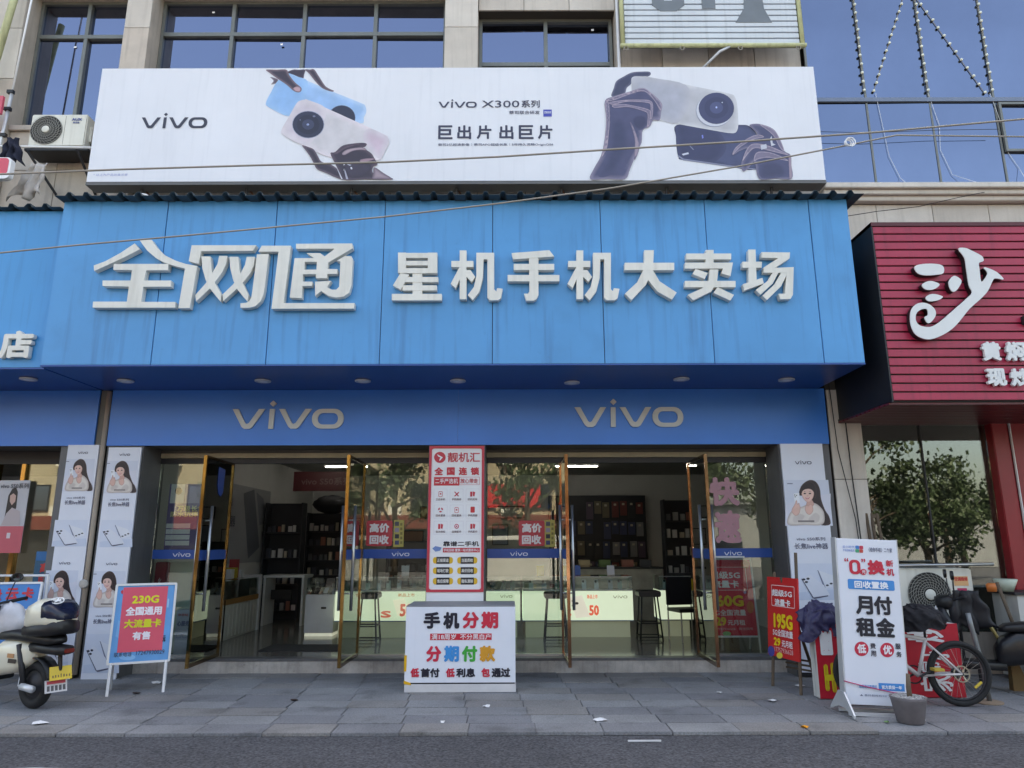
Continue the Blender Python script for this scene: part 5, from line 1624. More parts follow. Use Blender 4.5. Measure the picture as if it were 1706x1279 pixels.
bc = thing('back_counter', 'grey marble counter at the back right of the shop', 'counter', (1.2, 14.2, FLOOR))
bx('body', mat('counter_marble', S(150, 146, 140), rough=.4, var=.25, scale=4), bc, 0, 1.7, 0, .5, 0, .95, bevel=.01)
bx('top', M_dark, bc, -.03, 1.73, -.03, .53, .951, .985)
for k, (c, x) in enumerate((((170, 150, 120), .1), ((80, 110, 60), .5), ((150, 90, 80), .95), ((60, 62, 70), 1.3))):
    tag(bx('product_box', ink(*c), None, 1.2 + x, 1.2 + x + .22, 14.3, 14.5, FLOOR + .986, FLOOR + 1.12),
        ['tan box on the back marble counter', 'green box on the back marble counter', 'reddish box on the back marble counter', 'dark box on the back marble counter'][k], 'box')
yb = tag(bx('yellow_crate', ink(196, 164, 40), None, 2.75, 3.2, 13.0, 13.3, FLOOR + .62, FLOOR + .82, bevel=.01), 'yellow box on the table by the right interior wall', 'box')
tbl = thing('side_table', 'small dark table by the right interior wall', 'table', (2.6, 12.9, FLOOR))
bx('table_top', M_shelf, tbl, 0, .8, 0, .5, .58, .619)
for x in (.04, .76):
    for y in (.04, .46):
        bx('leg', M_shelf, tbl, x - .02, x + .02, y - .02, y + .02, 0, .579)
rd_ = tag(bx('red_goods', ink(180, 50, 60), None, 3.22, 3.38, 13.0, 13.25, FLOOR + .62, FLOOR + .78, bevel=.01), 'small red packet beside the yellow box', 'packet')
# large poster of a phone on the left interior wall, red hanging banners
wp = thing('wall_poster', 'large grey phone poster on the left interior wall', 'poster', (-5.0, 11.8, FLOOR + 1.1), R(90))
bx('sheet', ink(150, 152, 160), wp, 0, 3.0, -.0, .015, 0, 1.4)
fw = Face(wp, 3.0, 1.4, (0, 0), (1, 0), (1, 1), (0, 1), x0=0)
fw.poly([(.5, .1), (.68, .02), (.85, .8), (.66, .95)], (96, 100, 112), 1)
fw.poly([(.72, .05), (.86, .12), (.98, .45), (.82, .5)], (112, 116, 128), 2)
fw.text('S50系列', .08, .18, .34, .28, (70, 72, 82), .02)
fw.text('长焦神器', .06, .40, .40, .54, (70, 72, 82), .02)
for i, (a, b, Yh) in enumerate(((-4.3, -3.0, 14.0), )):
    hb = thing('hanging_banner', ['red banner hanging under the ceiling on the left', 'red banner hanging under the ceiling on the right'][i], 'banner', (a, Yh, FLOOR + 2.45))
    bx('cloth', ink(92, 30, 36), hb, 0, b - a, 0, .01, 0, .38)
    Face(hb, b - a, .38, (0, 0), (1, 0), (1, 1), (0, 1), x0=0).text('vivo S50系列', .12, .3, .88, .7, (130, 100, 100), .02)
fe = thing('fire_box', 'small red fire equipment box behind the left fixed pane', 'box', (at(258, 950, 10.05)[0], 10.05, FLOOR))
bx('body', ink(150, 26, 44), fe, 0, .16, 0, .2, .55, 1.2, bevel=.01)
bx('base', M_dark, fe, .0, .16, 0, .2, 0, .549)
Face(fe, .16, .65, (0, 0), (1, 0), (1, 1), (0, 1), z0=.55, x0=0).text('火', .35, .32, .65, .45, (230, 214, 214), .02)
gp = tag(bx('pale_panel', mat('pale_green_panel', S(176, 190, 180), rough=.5), None, at(272, 950, 10.15)[0], at(335, 950, 10.15)[0], 10.15, 10.19, FLOOR, at(300, 935, 10.15)[1]), 'pale green board leaning behind the left fixed pane', 'board')
ib = thing('parcel_box', 'grey blue printed carton standing behind the sandwich board at the left pane', 'box', (at(292, 1050, 9.98)[0], 9.98, FLOOR))
xa, xb, za, zb = upright(292, 1016, 316, 1100, 9.98)
bx('carton', ink(166, 176, 200), ib, 0, xb - xa, 0, .25, 0, zb - FLOOR, bevel=.004)
fi = Face(ib, xb - xa, zb - FLOOR, (0, 0), (1, 0), (1, 1), (0, 1), x0=0, y=-.001)
fi.text('体验站', .1, .08, .8, .14, (170, 50, 70), .02)
fi.text('心服务', .1, .24, .95, .36, (50, 70, 130), .03)
fi.frame(.1, .52, .45, .62, .004, (60, 80, 140))
fi.frame(.55, .52, .9, .62, .004, (60, 80, 140))
dm = tag(bx('door_mat', mat('mat_dark', S(50, 50, 52), rough=.95, var=.2), None, -3.5, -2.3, 10.3, 10.9, FLOOR + .001, FLOOR + .012), 'dark door mat inside the left doorway', 'mat')
M_tube = mat('lit_ceiling_tube', (.9, .95, 1.0), rough=.4, var=0.0, emit=6.5)
for i, (x, y, lab) in enumerate(((-3.6, 12.6, 'lit ceiling tube nearest the left doorway'), (-3.6, 15.4, 'lit ceiling tube at the back left of the shop'), (1.4, 12.6, 'lit ceiling tube nearest the right doorway'), (1.4, 15.4, 'lit ceiling tube at the back right of the shop'))):
    ctl = thing('ceiling_light', lab, 'ceiling light', (x, y, 3.30), group='ceiling tubes inside the phone shop')
    bx('housing', M_white, ctl, -.48, .48, -.03, .03, -.04, -.001)
    MB().tube([(-.45, 0, -.055), (.45, 0, -.055)], .011, 8).build('tube', M_tube, ctl, smooth=True)
# 160G sandwich board inside the right pane
ra_ = thing('sandwich_board', 'red sandwich board with yellow 160G behind the right fixed pane', 'sandwich board', (at(1222, 1000, 10.0)[0], 10.0, FLOOR))
hw = .31
brd = bx('board', ink(226, 34, 58), ra_, -hw, hw, 0, .015, .22, 1.22, rot=(R(-7), 0, 0))
MB().ring(rrect(-hw - .02, .20, hw + .02, 1.24, .01), rrect(-hw + .005, .225, hw - .005, 1.215, .008), -.012, .02).build('frame', M_alu, ra_, rot=(R(-7), 0, 0))
for sx in (-hw, hw):
    MB().tube([(sx, 0, .22), (sx, -.03, 0)], .014, 6).build('leg', M_alu, ra_)
    MB().tube([(sx, .15, 1.15), (sx, .42, 0)], .014, 6).build('leg', M_alu, ra_)
fr_ = Face(brd, 2 * hw, 1.0, (545, 668), (768, 668), (798, 1043), (560, 1043), y=-.001, z0=.22)
fr_.frame(548, 705, 748, 822, .006, (236, 220, 222), 1)
fr_.text('超级5G', 560, 727, 715, 765, (238, 232, 234), .035)
fr_.text('流量卡', 572, 772, 708, 810, (238, 232, 234), .035)
fr_.text('160G', 560, 846, 728, 902, (238, 200, 40), .06)
fr_.text('5G全国流量', 566, 916, 738, 946, (236, 226, 230), .02)
fr_.text('29', 582, 952, 636, 994, (238, 200, 40), .06)
fr_.text('元月租', 642, 966, 732, 992, (236, 226, 230), .02)
fr_.text('17757936628 · 微信同号', 580, 1003, 772, 1016, (226, 190, 196), .0)
fr_.disc(742, 692, 22, 22, (226, 96, 40), .5)
fr_.disc(762, 905, 18, 30, (216, 110, 50), .5)
fr_.disc(636, 1032, 22, 11, (150, 196, 130), .5)
fr_.disc(738, 832, 8, 8, (90, 70, 150), .5)

# stacked cartons on the floor and more goods shelves
rn_ = random.Random(5)
for i, (x, y, w, h) in enumerate(((-3.9, 14.6, .4, .3), (-3.85, 14.65, .34, .28), (.2, 14.8, .45, .34), (.25, 14.85, .4, .3), (3.3, 12.2, .4, .32))):
    z = FLOOR + (.302 if i == 1 else (.342 if i == 3 else .001))
    ca_ = thing('carton', ['brown carton on the floor by the back left shelf', 'smaller carton stacked on the one by the back left shelf', 'brown carton on the floor behind the lit counters', 'carton stacked on the one behind the lit counters', 'carton on the floor near the right interior wall'][i], 'carton', (x, y, z))
    bx('box', ink(*((158, 128, 92), (176, 170, 160))[i % 2]), ca_, 0, w, 0, .3, 0, h, bevel=.006)
    bx('tape', ink(196, 176, 130), ca_, w * .42, w * .58, -.002, -.0005, 0.01, h - .01)
shelf('dark shelf of packets on the back wall behind the centre board', -3.0, -1.9, 17.3, 1.5, 4, 31)
shelf('dark shelf of packets on the back wall between the door openings', -1.7, -.6, 17.3, 1.5, 4, 32)
# price cards, leaflets and framed notices that fill the shop
rn_ = random.Random(21)
for i, (x, z, w, h) in enumerate(((-2.7, 1.7, .5, .36), (-2.0, 1.7, .4, .5), (-1.3, 1.75, .5, .36), (-.5, 1.7, .4, .5), (.2, 1.7, .45, .4), (-2.3, 2.35, .9, .3), (-.6, 2.35, .9, .3))):
    fm = thing('framed_notice', ['wide framed notice at the far left of the back wall row', 'upright framed notice second in the back wall row', 'framed notice third in the back wall row', 'upright framed notice fourth in the back wall row', 'framed notice at the right end of the back wall row', 'long framed notice high on the left of the back wall', 'long framed notice high in the middle of the back wall'][i], 'notice', (x, 17.93, FLOOR + z - .3))
    bx('frame', M_dark, fm, 0, w, 0, .03, 0, h)
    bx('sheet', ink(*rn_.choice(((190, 188, 180), (170, 120, 90), (120, 140, 170), (196, 196, 198)))), fm, .02, w - .02, -.004, -.001, .02, h - .02)
for i, (x, y, c, lab) in enumerate(((-2.55, 11.9, (206, 60, 66), 'red price card standing on the left lit counter'), (-1.75, 11.95, (224, 224, 226), 'white price card standing on the left lit counter'), (.45, 11.9, (224, 190, 60), 'yellow price card standing on the right lit counter'),
                                    (1.05, 11.95, (60, 100, 180), 'blue price card standing on the right lit counter'), (1.6, 11.9, (226, 226, 228), 'white price card standing on the right lit counter'))):
    pc = thing('price_card', lab, 'price card', (x, y, FLOOR + .93))
    bx('card', ink(*c), pc, -.06, .06, 0, .004, 0, .16, rot=(R(-12), 0, 0))
    bx('foot', M_glasscase, pc, -.06, .06, -.01, .06, 0, .004)

# ================================================================== LEFT NEIGHBOUR'S SHOPFRONT
nf = thing('glass_storefront', 'dark glass shopfront of the neighbouring shop at the left edge', 'shopfront', (-8, GLASS_Y, 0))
bx('door_header', M_dark, nf, -4, 8 - 5.98, -.02, .06, 2.70, 2.88)
bx('fixed_pane', M_glass, nf, -4, .62, -.006, .006, FLOOR + .02, 2.70)
bx('fixed_pane', M_glass, nf, 1.30, 8 - 5.98, -.006, .006, FLOOR + .02, 2.70)
for x, m in ((.62, M_rose), (.86, M_gold), (1.24, M_gold)):
    bx('door_post', m, nf, x, x + .06, -.05, .05, FLOOR + .01, 2.70, bevel=.004)
bx('door', M_redpaint, nf, .70, .84, -.04, .04, FLOOR + .01, 2.6, bevel=.004)
MB().flat([(-4, 1.40), (.60, 1.40), (.60, 1.53), (-4, 1.53)], -.010).build('blue_band', M_band, nf, recalc=False)
tag(text_mb('中国移动 5G', -.1 + .0, 1.44, .55, 1.50, -.013, .0).build('lettering', ink(120, 150, 206), nf, recalc=False), kind='stuff')
np_ = thing('window_poster', 'pink and white phone poster with portrait in the left neighbour window', 'poster', (at(16, 860, 9.75)[0], 9.75, at(16, 921, 9.75)[1]))
xa, xb, za, zb = upright(-10, 800, 42, 921, 9.75)
bx('sheet', ink(196, 196, 204), np_, -(xb - xa) / 2, (xb - xa) / 2, 0, .01, 0, zb - za)
fn = Face(np_, xb - xa, zb - za, (-10, 800), (42, 800), (42, 921), (-10, 921), y=-.001)
fn.text('vivo S50系列', -6, 805, 41, 814, (60, 62, 76), .02)
fn.rect(-10, 877, 42, 921, (206, 96, 110), .6)
fn.poly([(8, 862), (9, 826), (14, 814), (20, 812), (24, 820), (25, 846), (22, 858), (14, 862)], (40, 34, 38), 1)
fn.poly([(12, 826), (17, 822), (22, 826), (22, 836), (17, 842), (13, 836)], (206, 170, 160), 2)
fn.poly([(4, 876), (10, 856), (18, 846), (32, 852), (36, 876)], (188, 176, 180), 2)
fn.rect(16, 888, 22, 897, (222, 210, 216), 2)
bl_ = thing('blue_notice', 'tall teal notice board with red characters in the left neighbour doorway', 'sign', (at(69, 960, 9.6)[0], 9.6, FLOOR))
xa, xb, za, zb = upright(56, 918, 84, 1060, 9.6)
bx('board', ink(32, 92, 124), bl_, -(xb - xa) / 2, (xb - xa) / 2, 0, .02, za - FLOOR, zb - FLOOR)
bx('foot', M_dark, bl_, -.1, .1, 0, .02, 0, za - FLOOR - .001)
fb2 = Face(bl_, xb - xa, zb - za, (56, 918), (84, 918), (84, 1060), (56, 1060), y=-.001, z0=za - FLOOR)
fb2.rect(57, 919, 83, 934, (24, 110, 170), .5)
fb2.text('高', 66, 938, 80, 954, (200, 60, 60), .05)
fb2.text('回', 66, 957, 79, 972, (200, 60, 60), .05)
fb2.rect(56, 975, 84, 1058, (26, 30, 34), .6)
fb2.text('收', 60, 980, 74, 994, (216, 220, 222), .03)
fb2.text('手', 58, 1002, 74, 1015, (216, 220, 222), .03)
fb2.text('主', 56, 1020, 72, 1032, (206, 200, 60), .03)

# ================================================================== SANDWICH BOARDS ON THE PAVEMENT
def sandwich(label, loc, rz, w, z0, z1, lean, face_rgb, fr=M_alu, back=.30):
    """A-board: leaning framed face, two front legs, two back legs"""
    t = thing('sandwich_board', label, 'sandwich board', loc, rz)
    tl = math.tan(R(lean))
    b = MB().box(-w / 2, w / 2, 0, .012, z0, z1).build('board', mat('board_%d_%d_%d' % face_rgb, S(*face_rgb), rough=.4, var=.08, scale=4), t, rot=(R(-lean), 0, 0))
    MB().ring(rrect(-w / 2 - .018, z0 - .018, w / 2 + .018, z1 + .018, .02), rrect(-w / 2 + .006, z0 + .006, w / 2 - .006, z1 - .006, .006), -.012, .02).build('frame', fr, t, rot=(R(-lean), 0, 0))
    for sx in (-1, 1):
        x = sx * w * .46
        MB().tube([(x, z0 * tl, z0), (x, 0, 0)], .016, 6).build('leg', M_white, t)
        MB().tube([(x, z1 * tl + .02, z1 - .02), (x + .01, z1 * tl + .05, z1 - .1), (x + .01, back, 0)], .014, 6).build('leg', M_alu, t)
    return t, b


t, b = sandwich('pink and blue sandwich board reading 230G on the left pavement', (-4.16, 8.36, 0), R(25), .60, .335, 1.165, 7, (84, 156, 214), back=.40)
fa = Face(b, .60, .83, (240, 110), (880, 70), (795, 880), (120, 915), y=-.001, z0=.335)
fa.poly([(305, 128), (795, 95), (720, 780), (218, 805)], (222, 82, 104), 1)
for s_, a, bb_, c, d, k, bo in (('230G', 395, 205, 690, 288, (226, 222, 40), .05), ('全国通用', 322, 322, 720, 416, (240, 232, 238), .04), ('大流量卡', 302, 455, 712, 545, (220, 218, 40), .04), ('有售', 390, 585, 588, 672, (240, 232, 238), .04)):
    fa.text(s_, a, bb_, c, d, k, bo)
fa.text('联系电话', 186, 800, 378, 846, (40, 60, 96), .01)
fa.text('17247930029', 430, 778, 748, 822, (40, 60, 96), .012)
fa.text('元', 728, 625, 762, 690, (24, 40, 70), .04)
fa.poly([(272, 170), (292, 152), (300, 165), (292, 200), (278, 195)], (196, 50, 70), 1)
fa.rect(782, 232, 800, 326, (150, 196, 230), .6)
fa.disc(330, 850, 90, 30, (120, 180, 226), .6)
fa.poly([(240, 470), (300, 520), (250, 660), (205, 640)], (110, 172, 222), .6)
t, b = sandwich('blue sandwich board with red characters behind the white scooter', (-6.18, 8.75, 0), R(12), .92, .42, 1.16, 7, (62, 138, 208), fr=M_white, back=.42)
fa = Face(b, .92, .74, (0, 0), (1, 0), (1, 1), (0, 1), y=-.001, z0=.42)
fa.text('云', .60, .07, .75, .26, (208, 60, 76), .05)
fa.text('卡', .79, .06, .93, .27, (208, 60, 76), .05)
fa.text('流量', .26, .08, .56, .27, (208, 60, 76), .05)
fa.rect(.72, .40, .88, .66, (226, 228, 236), 1)
fa.rect(.72, .70, .88, .95, (226, 228, 236), 1)
fa.text('月', .75, .46, .86, .60, (206, 60, 80), .04)
fa.text('8', .76, .74, .85, .90, (206, 60, 80), .06)
fa.rect(.02, .40, .40, .95, (120, 180, 222), 1)
tr_ = thing('folding_rack', 'white pipe rack standing behind the blue sandwich board at the left', 'rack', (-6.15, 9.05, 0))
MB().tube([(-.9, 0, 0), (-.9, 0, 1.24), (.42, 0, 1.24), (.42, 0, 0)], .02, 8).build('frame', M_white, tr_)
bgm = mat('plastic_bag', S(206, 206, 212), rough=.35, var=.12, scale=10)
x_, z_ = at(8, 1034, 8.2)
mbg = MB().blob((x_, 8.25, z_), .20, .11, .19, 18, 12, .08, 4)
tag(mbg.build('plastic_bag', bgm, None, smooth=True), 'crumpled white plastic bag hanging over the white scooter seat', 'bag')

# ================================================================== SCOOTERS
def sect(x, hw, z0, z1, r=.5):
    """rounded upright cross section at x (12 points)"""
    zc, hz = (z0 + z1) / 2, (z1 - z0) / 2
    return [(x, hw * math.copysign(abs(math.cos(a)) ** r, math.cos(a)), zc + hz * math.copysign(abs(math.sin(a)) ** r, math.sin(a))) for a in [k * math.pi / 6 + math.pi / 12 for k in range(12)]]


def wheel(t, x, r_, m_hub=M_dark):
    w = MB().torus((x, 0, r_), r_ - .05, .05, 'Y', 32, 10).build('tyre', M_rubber, t, smooth=True)
    MB().lathe([(.06, -.07), (r_ * .42, -.05), (r_ * .55, -.02), (r_ * .72, -.035), (r_ * .74, .035), (r_ * .55, .02), (r_ * .42, .05), (.06, .07)], (x, 0, r_), 'Y', 28).build('rim', m_hub, w, smooth=True)
    return w


def scooter(name, label, loc, rz, body, seat, wheel_r=.205, lean=0.0):
    t = thing(name, label, 'scooter', loc, rz, rot=(lean, 0, rz))
    wheel(t, 0, wheel_r)
    wheel(t, 1.22, wheel_r)
    MB().loft([sect(-.02, .05, .50, .58), sect(.04, .11, .42, .62), sect(.20, .145, .34, .66), sect(.42, .15, .30, .66), sect(.56, .14, .28, .58), sect(.62, .12, .28, .48)]).build('body_shell', body, t, smooth=True)
    MB().loft([sect(-.30, .06, .64, .69), sect(-.22, .11, .62, .72), sect(0, .135, .64, .745), sect(.28, .14, .65, .76), sect(.50, .12, .64, .73), sect(.56, .08, .64, .69)]).build('seat', seat, t, smooth=True)
    MB().loft([sect(.55, .13, .24, .33, .3), sect(.98, .14, .24, .33, .3), sect(1.02, .12, .28, .40, .4)]).build('footboard', M_black, t, smooth=True)
    MB().loft([sect(.94, .15, .30, .50), sect(1.0, .18, .36, .74), sect(1.07, .17, .48, .90), sect(1.12, .12, .6, .92)]).build('front_shield', body, t, smooth=True)
    MB().loft([sect(.93, .13, .86, .98), sect(1.02, .16, .86, 1.03), sect(1.14, .10, .88, 1.0)]).build('handlebar_cover', M_black, t, smooth=True)
    hb = MB().tube([(.90, -.34, 1.02), (.97, -.14, .98), (.97, .14, .98), (.90, .34, 1.02)], .013, 8).build('handlebar', M_dark, t, smooth=True)
    for s_ in (-1, 1):
        MB().tube([(.92, s_ * .24, 1.0), (.89, s_ * .38, 1.025)], .019, 8).build('grip', M_rubber, hb, smooth=True)
        MB().tube([(.96, s_ * .2, 1.0), (.97, s_ * .24, 1.12), (.97, s_ * .27, 1.20)], .006, 6).build('mirror_stalk', M_black, t)
        mr = MB().loft([[(.965 + dx, s_ * .29 + .065 * math.cos(a), 1.25 + .05 * math.sin(a)) for a in [k * math.pi / 6 for k in range(12)]] for dx in (0, .025)]).build('mirror', M_black, t, smooth=False)
        MB().add([(.963, s_ * .29 + .055 * math.cos(k * math.pi / 6), 1.25 + .042 * math.sin(k * math.pi / 6)) for k in range(12)], [tuple(range(12))]).build('mirror_glass', mat('mirror_glass', S(220, 226, 232), rough=.04, metal=1), mr, recalc=False)
        MB().tube([(1.06, s_ * .075, .62), (1.22, s_ * .075, wheel_r)], .018, 8).build('fork', M_steel, t, smooth=True)
        MB().tube([(.10, s_ * .09, .34), (0, s_ * .10, wheel_r)], .022, 8).build('swing_arm', M_dark, t, smooth=True)
        MB().tube([(.16, s_ * .12, .62), (.02, s_ * .115, wheel_r + .02)], .028, 8).build('shock_absorber', M_dark, t, smooth=True)
    MB().lathe([(.03, 0), (.06, .004), (.062, .02), (.04, .03)], (1.125, 0, .84), 'X', 18).build('headlight', M_white, t, smooth=True)
    for x, a0, a1 in ((0, R(35), R(175)), (1.22, R(20), R(150))):
        f = MB()
        secs = []
        for k in range(9):
            a = a0 + (a1 - a0) * k / 8
            secs.append([(x + (wheel_r + .03) * math.cos(a), y, wheel_r + (wheel_r + .03) * math.sin(a)) for y in (-.07, .07)] + [(x + (wheel_r + .042) * math.cos(a), y, wheel_r + (wheel_r + .042) * math.sin(a)) for y in (.07, -.07)])
        f.loft(secs).build('fender', M_black, t, smooth=True)
    return t


M_cream2 = mat('scooter_cream', S(226, 220, 200), rough=.22, var=.03, coat=.4)
# rear wheel stands left of the first column, tail to the right
s1 = scooter('scooter', 'cream and black electric scooter with rounded top box at the left edge', (-4.84, 7.68, 0), R(157), M_cream2, M_black, .228)
tb = MB().loft([sect(-.60, .03, .80, .83), sect(-.575, .12, .76, .90), sect(-.50, .18, .74, .985), sect(-.36, .20, .74, 1.04), sect(-.22, .19, .74, 1.0), sect(-.10, .12, .75, .89), sect(-.07, .04, .77, .82)]).build('top_box', M_cream2, s1, smooth=True, loc=(.14, 0, 0), rot=(0, R(7), 0))
MB().loft([sect(-.605, .06, .70, .80), sect(-.56, .16, .66, .802), sect(-.36, .205, .66, .803), sect(-.16, .18, .68, .802), sect(-.06, .08, .70, .80)]).build('tray', M_black, tb, smooth=True)
pw = []
for (a, b_, hw0, hw1) in ((-.606, -.40, 0, 0),):
    secs = []
    for x, h2, zt in ((-.603, .05, .872), (-.58, .125, .902), (-.52, .174, .972), (-.455, .194, 1.012)):
        secs.append(sect(x, h2, .80, zt))
    MB().loft(secs).build('dark_patch', mat('box_dark_blue', S(26, 32, 54), rough=.25), tb, smooth=True)
em = MB().torus((0, 0, 0), .058, .006, 'Z', 28, 6)
em.tube([(-.035, -.02, 0), (.035, .02, 0)], .007, 6).tube([(-.01, .035, 0), (0, -.035, 0)], .007, 6).tube([(0, 0, 0), (.03, -.03, 0)], .007, 6)
em.build('emblem', M_white, tb, loc=(-.49, .05, 1.0), rot=(R(-18), R(-26), 0))
tl_ = MB().loft([sect(-.42, .06, .545, .60), sect(-.36, .10, .53, .62), sect(-.10, .10, .54, .63), sect(.05, .10, .54, .64)]).build('tail', M_black, s1, smooth=True)
bx('tail_light', mat('tail_light_red', S(120, 40, 30), rough=.25), tl_, -.445, -.42, -.05, .05, .555, .595, bevel=.006)
MB().tube([(-.3, 0, .56), (-.33, 0, .38)], .02, 6).build('plate_arm', M_black, s1)
pl = MB().box(-.006, .006, -.10, .10, -.065, .065).build('number_plate', mat('plate_yellow', S(220, 186, 48), rough=.4), s1, loc=(-.345, 0, .36), rot=(0, R(18), R(-14)))
rn_ = random.Random(4)
for k in range(7):
    bx('plate_mark', ink(120, 98, 44), pl, -.0075, -.0065, -.085 + k * .025 + rn_.uniform(0, .004), -.071 + k * .025, -.040, -.008 + rn_.uniform(-.012, .004))
pl2 = MB().box(-.006, .006, -.10, .10, -.06, .06).build('number_plate', mat('plate_white', S(206, 202, 204), rough=.4), s1, loc=(-.30, .0, .235), rot=(0, R(18), R(-14)))
bx('plate_mark', ink(196, 70, 84), pl2, -.0075, -.0065, -.085, .085, .02, .05)
for k in range(5):
    bx('plate_mark', ink(84, 80, 84), pl2, -.0075, -.0065, -.085 + k * .036, -.06 + k * .036, -.045, .005)
MB().tube([(.02, .13, .23), (-.16, .14, .215)], .034, 12).build('motor_cover', M_alu, s1, smooth=True)
bx('trim_patch', ink(60, 50, 44), s1, .14, .26, .145, .149, .44, .48)
bx('trim_patch', ink(190, 140, 96), s1, .18, .28, .146, .1495, .49, .53)

s2 = scooter('scooter', 'black electric scooter parked behind the bicycle at the right edge', (5.93, 8.08, 0), R(156), mat('scooter_black', S(28, 28, 32), rough=.3), M_black)
cloth('rain_cover', 'black rain apron draped over the front of the black scooter', (5.13, 8.36, 1.08), .50, .44, mat('apron_black', S(26, 26, 32), rough=.6), 9, .02)

# ================================================================== BICYCLE
BX, BYY = 4.53, 7.66
bk = thing('bicycle', 'white mountain bicycle with black tyres parked behind the white light box', 'bicycle', (BX, BYY, 0), R(176))
M_bw = mat('bicycle_white_paint', S(206, 200, 200), rough=.25, var=.05)
WR = .315


def bike_wheel(x):
    w = MB().torus((x, 0, WR), WR - .028, .028, 'Y', 48, 10).build('tyre', M_rubber, bk, smooth=True)
    MB().torus((x, 0, WR), WR - .062, .012, 'Y', 48, 8).build('rim', M_dark, w, smooth=True)
    s_ = MB()
    for k in range(28):
        a = 2 * math.pi * k / 28
        s_.tube([(x + .02 * math.cos(a + .9), (-1) ** k * .03, WR + .02 * math.sin(a + .9)), (x + (WR - .065) * math.cos(a), 0, WR + (WR - .065) * math.sin(a))], .0013, 4, False)
    tag(s_.build('spokes', M_steel, w), kind='stuff')
    MB().lathe([(.012, -.06), (.022, -.05), (.022, .05), (.012, .06)], (x, 0, WR), 'Y', 14).build('hub', M_dark, w, smooth=True)


bike_wheel(0)
bike_wheel(.93)
BB, ST, HT, HB = (.40, 0, .29), (.29, 0, .64), (.76, 0, .72), (.79, 0, .60)
fr = MB().tube([BB, ST], .017, 10).tube([ST, HT], .019, 10).tube([BB, HB], .023, 10).tube([HB, HT, (.75, 0, .78)], .021, 10)
for s_ in (-1, 1):
    fr.tube([(0, s_ * .055, WR), (.12, s_ * .05, .31), (.40, s_ * .03, .29)], .011, 8)
    fr.tube([(0, s_ * .055, WR), (.14, s_ * .045, .46), (.29, s_ * .02, .61)], .010, 8)
fr.build('frame', M_bw, bk, smooth=True)
MB().tube([ST, (.285, 0, .86)], .013, 8).build('seat_post', M_dark, bk, smooth=True)
MB().loft([sect(.14, .06, .855, .89), sect(.22, .07, .86, .90), sect(.32, .03, .86, .89), sect(.42, .018, .86, .885)]).build('saddle', M_black, bk, smooth=True)
fk = MB()
for s_ in (-1, 1):
    fk.tube([(.80, s_ * .055, .56), (.93, s_ * .055, WR)], .014, 8)
fk.tube([(.75, 0, .78), (.73, 0, .88)], .014, 8).build('fork', M_dark, bk, smooth=True)
MB().tube([(.70, -.28, .94), (.73, -.06, .90), (.73, .06, .90), (.70, .28, .94)], .012, 8).build('handlebar', M_black, bk, smooth=True)
cr = MB().torus((0, .05, WR), .075, .007, 'Y', 28, 6)
for k in range(6):
    a = k * math.pi / 3
    cr.tube([(0, .05, WR), (.072 * math.cos(a), .05, WR + .072 * math.sin(a))], .005, 5)
cr.build('brake_disc', mat('brake_disc', S(196, 190, 170), rough=.3, metal=.8), bk)
MB().torus((.42, -.055, .29), .085, .008, 'Y', 28, 6).build('chain_ring', M_dark, bk)
MB().lathe([(.02, 0), (.06, .004), (.02, .03)], (0, -.05, WR), 'Y', 18).build('cassette', M_dark, bk)
for s_, dx, dz in ((-1, .15, -.08), (1, -.15, .08)):
    MB().tube([(.42, s_ * .07, .29), (.42 + dx, s_ * .08, .29 + dz)], .011, 6).build('crank', M_dark, bk)
    bx('pedal', mat('pedal_yellow', S(196, 170, 70), rough=.5), bk, .42 + dx - .05, .42 + dx + .05, s_ * .13 - .045, s_ * .13 + .045, .29 + dz - .012, .29 + dz + .012)
MB().tube([(-.10, .07, .19), (-.17, .07, .245)], .013, 8).build('axle_peg', mat('peg_yellow', S(206, 178, 60), rough=.4), bk)


def heap(name, label, c, rx, ry, rz_, m, seed, catg):
    """crumpled cloth: a lumpy cap with folds that hangs down unevenly at its rim"""
    rn2 = random.Random(seed)
    o3 = Vector((seed * 3.1, seed * 1.7, 0))
    n, k_ = 90, 44
    vs, fs = [], []
    for i in range(k_ + 1):
        t_ = i / k_
        for j in range(n):
            a = 2 * math.pi * j / n
            d = Vector((math.cos(a), math.sin(a), 0))
            rr = min(1.0, t_ * 1.35)
            p = Vector((rx * rr * d.x, ry * rr * d.y, rz_ * math.sqrt(max(0, 1 - rr * rr))))
            if t_ > .74:
                p.z -= (t_ - .74) / .26 * rz_ * (.9 + .7 * noise.noise(d * 1.3 + o3))
            q = p * 7 + o3
            w_ = Vector((noise.noise(q * .5), noise.noise(q * .5 + Vector((9, 2, 4))), 0)) * 1.2
            rg = lambda fr_, ax: (1 - abs(noise.noise(Vector((q.x * fr_ * ax, q.y * fr_, q.z * fr_ * .6)) + w_))) ** 4
            f = noise.noise(q * .55) * .35 + rg(.9, 1.0) * .34 + rg(1.9, .6) * .20 + rg(3.4, 1.2) * .08 - .3
            out = Vector((d.x * (.25 + rr), d.y * (.25 + rr), 1.1 - rr)).normalized()
            vs.append(Vector(c) + p + out * f * min(rx, rz_))
    for i in range(k_):
        fs += [(i * n + j, (i + 1) * n + j, (i + 1) * n + (j + 1) % n, i * n + (j + 1) % n) for j in range(n)]
    o = tag(MB().add(vs, fs).build(name, m, None, smooth=True, recalc=False), label, catg)
    return o


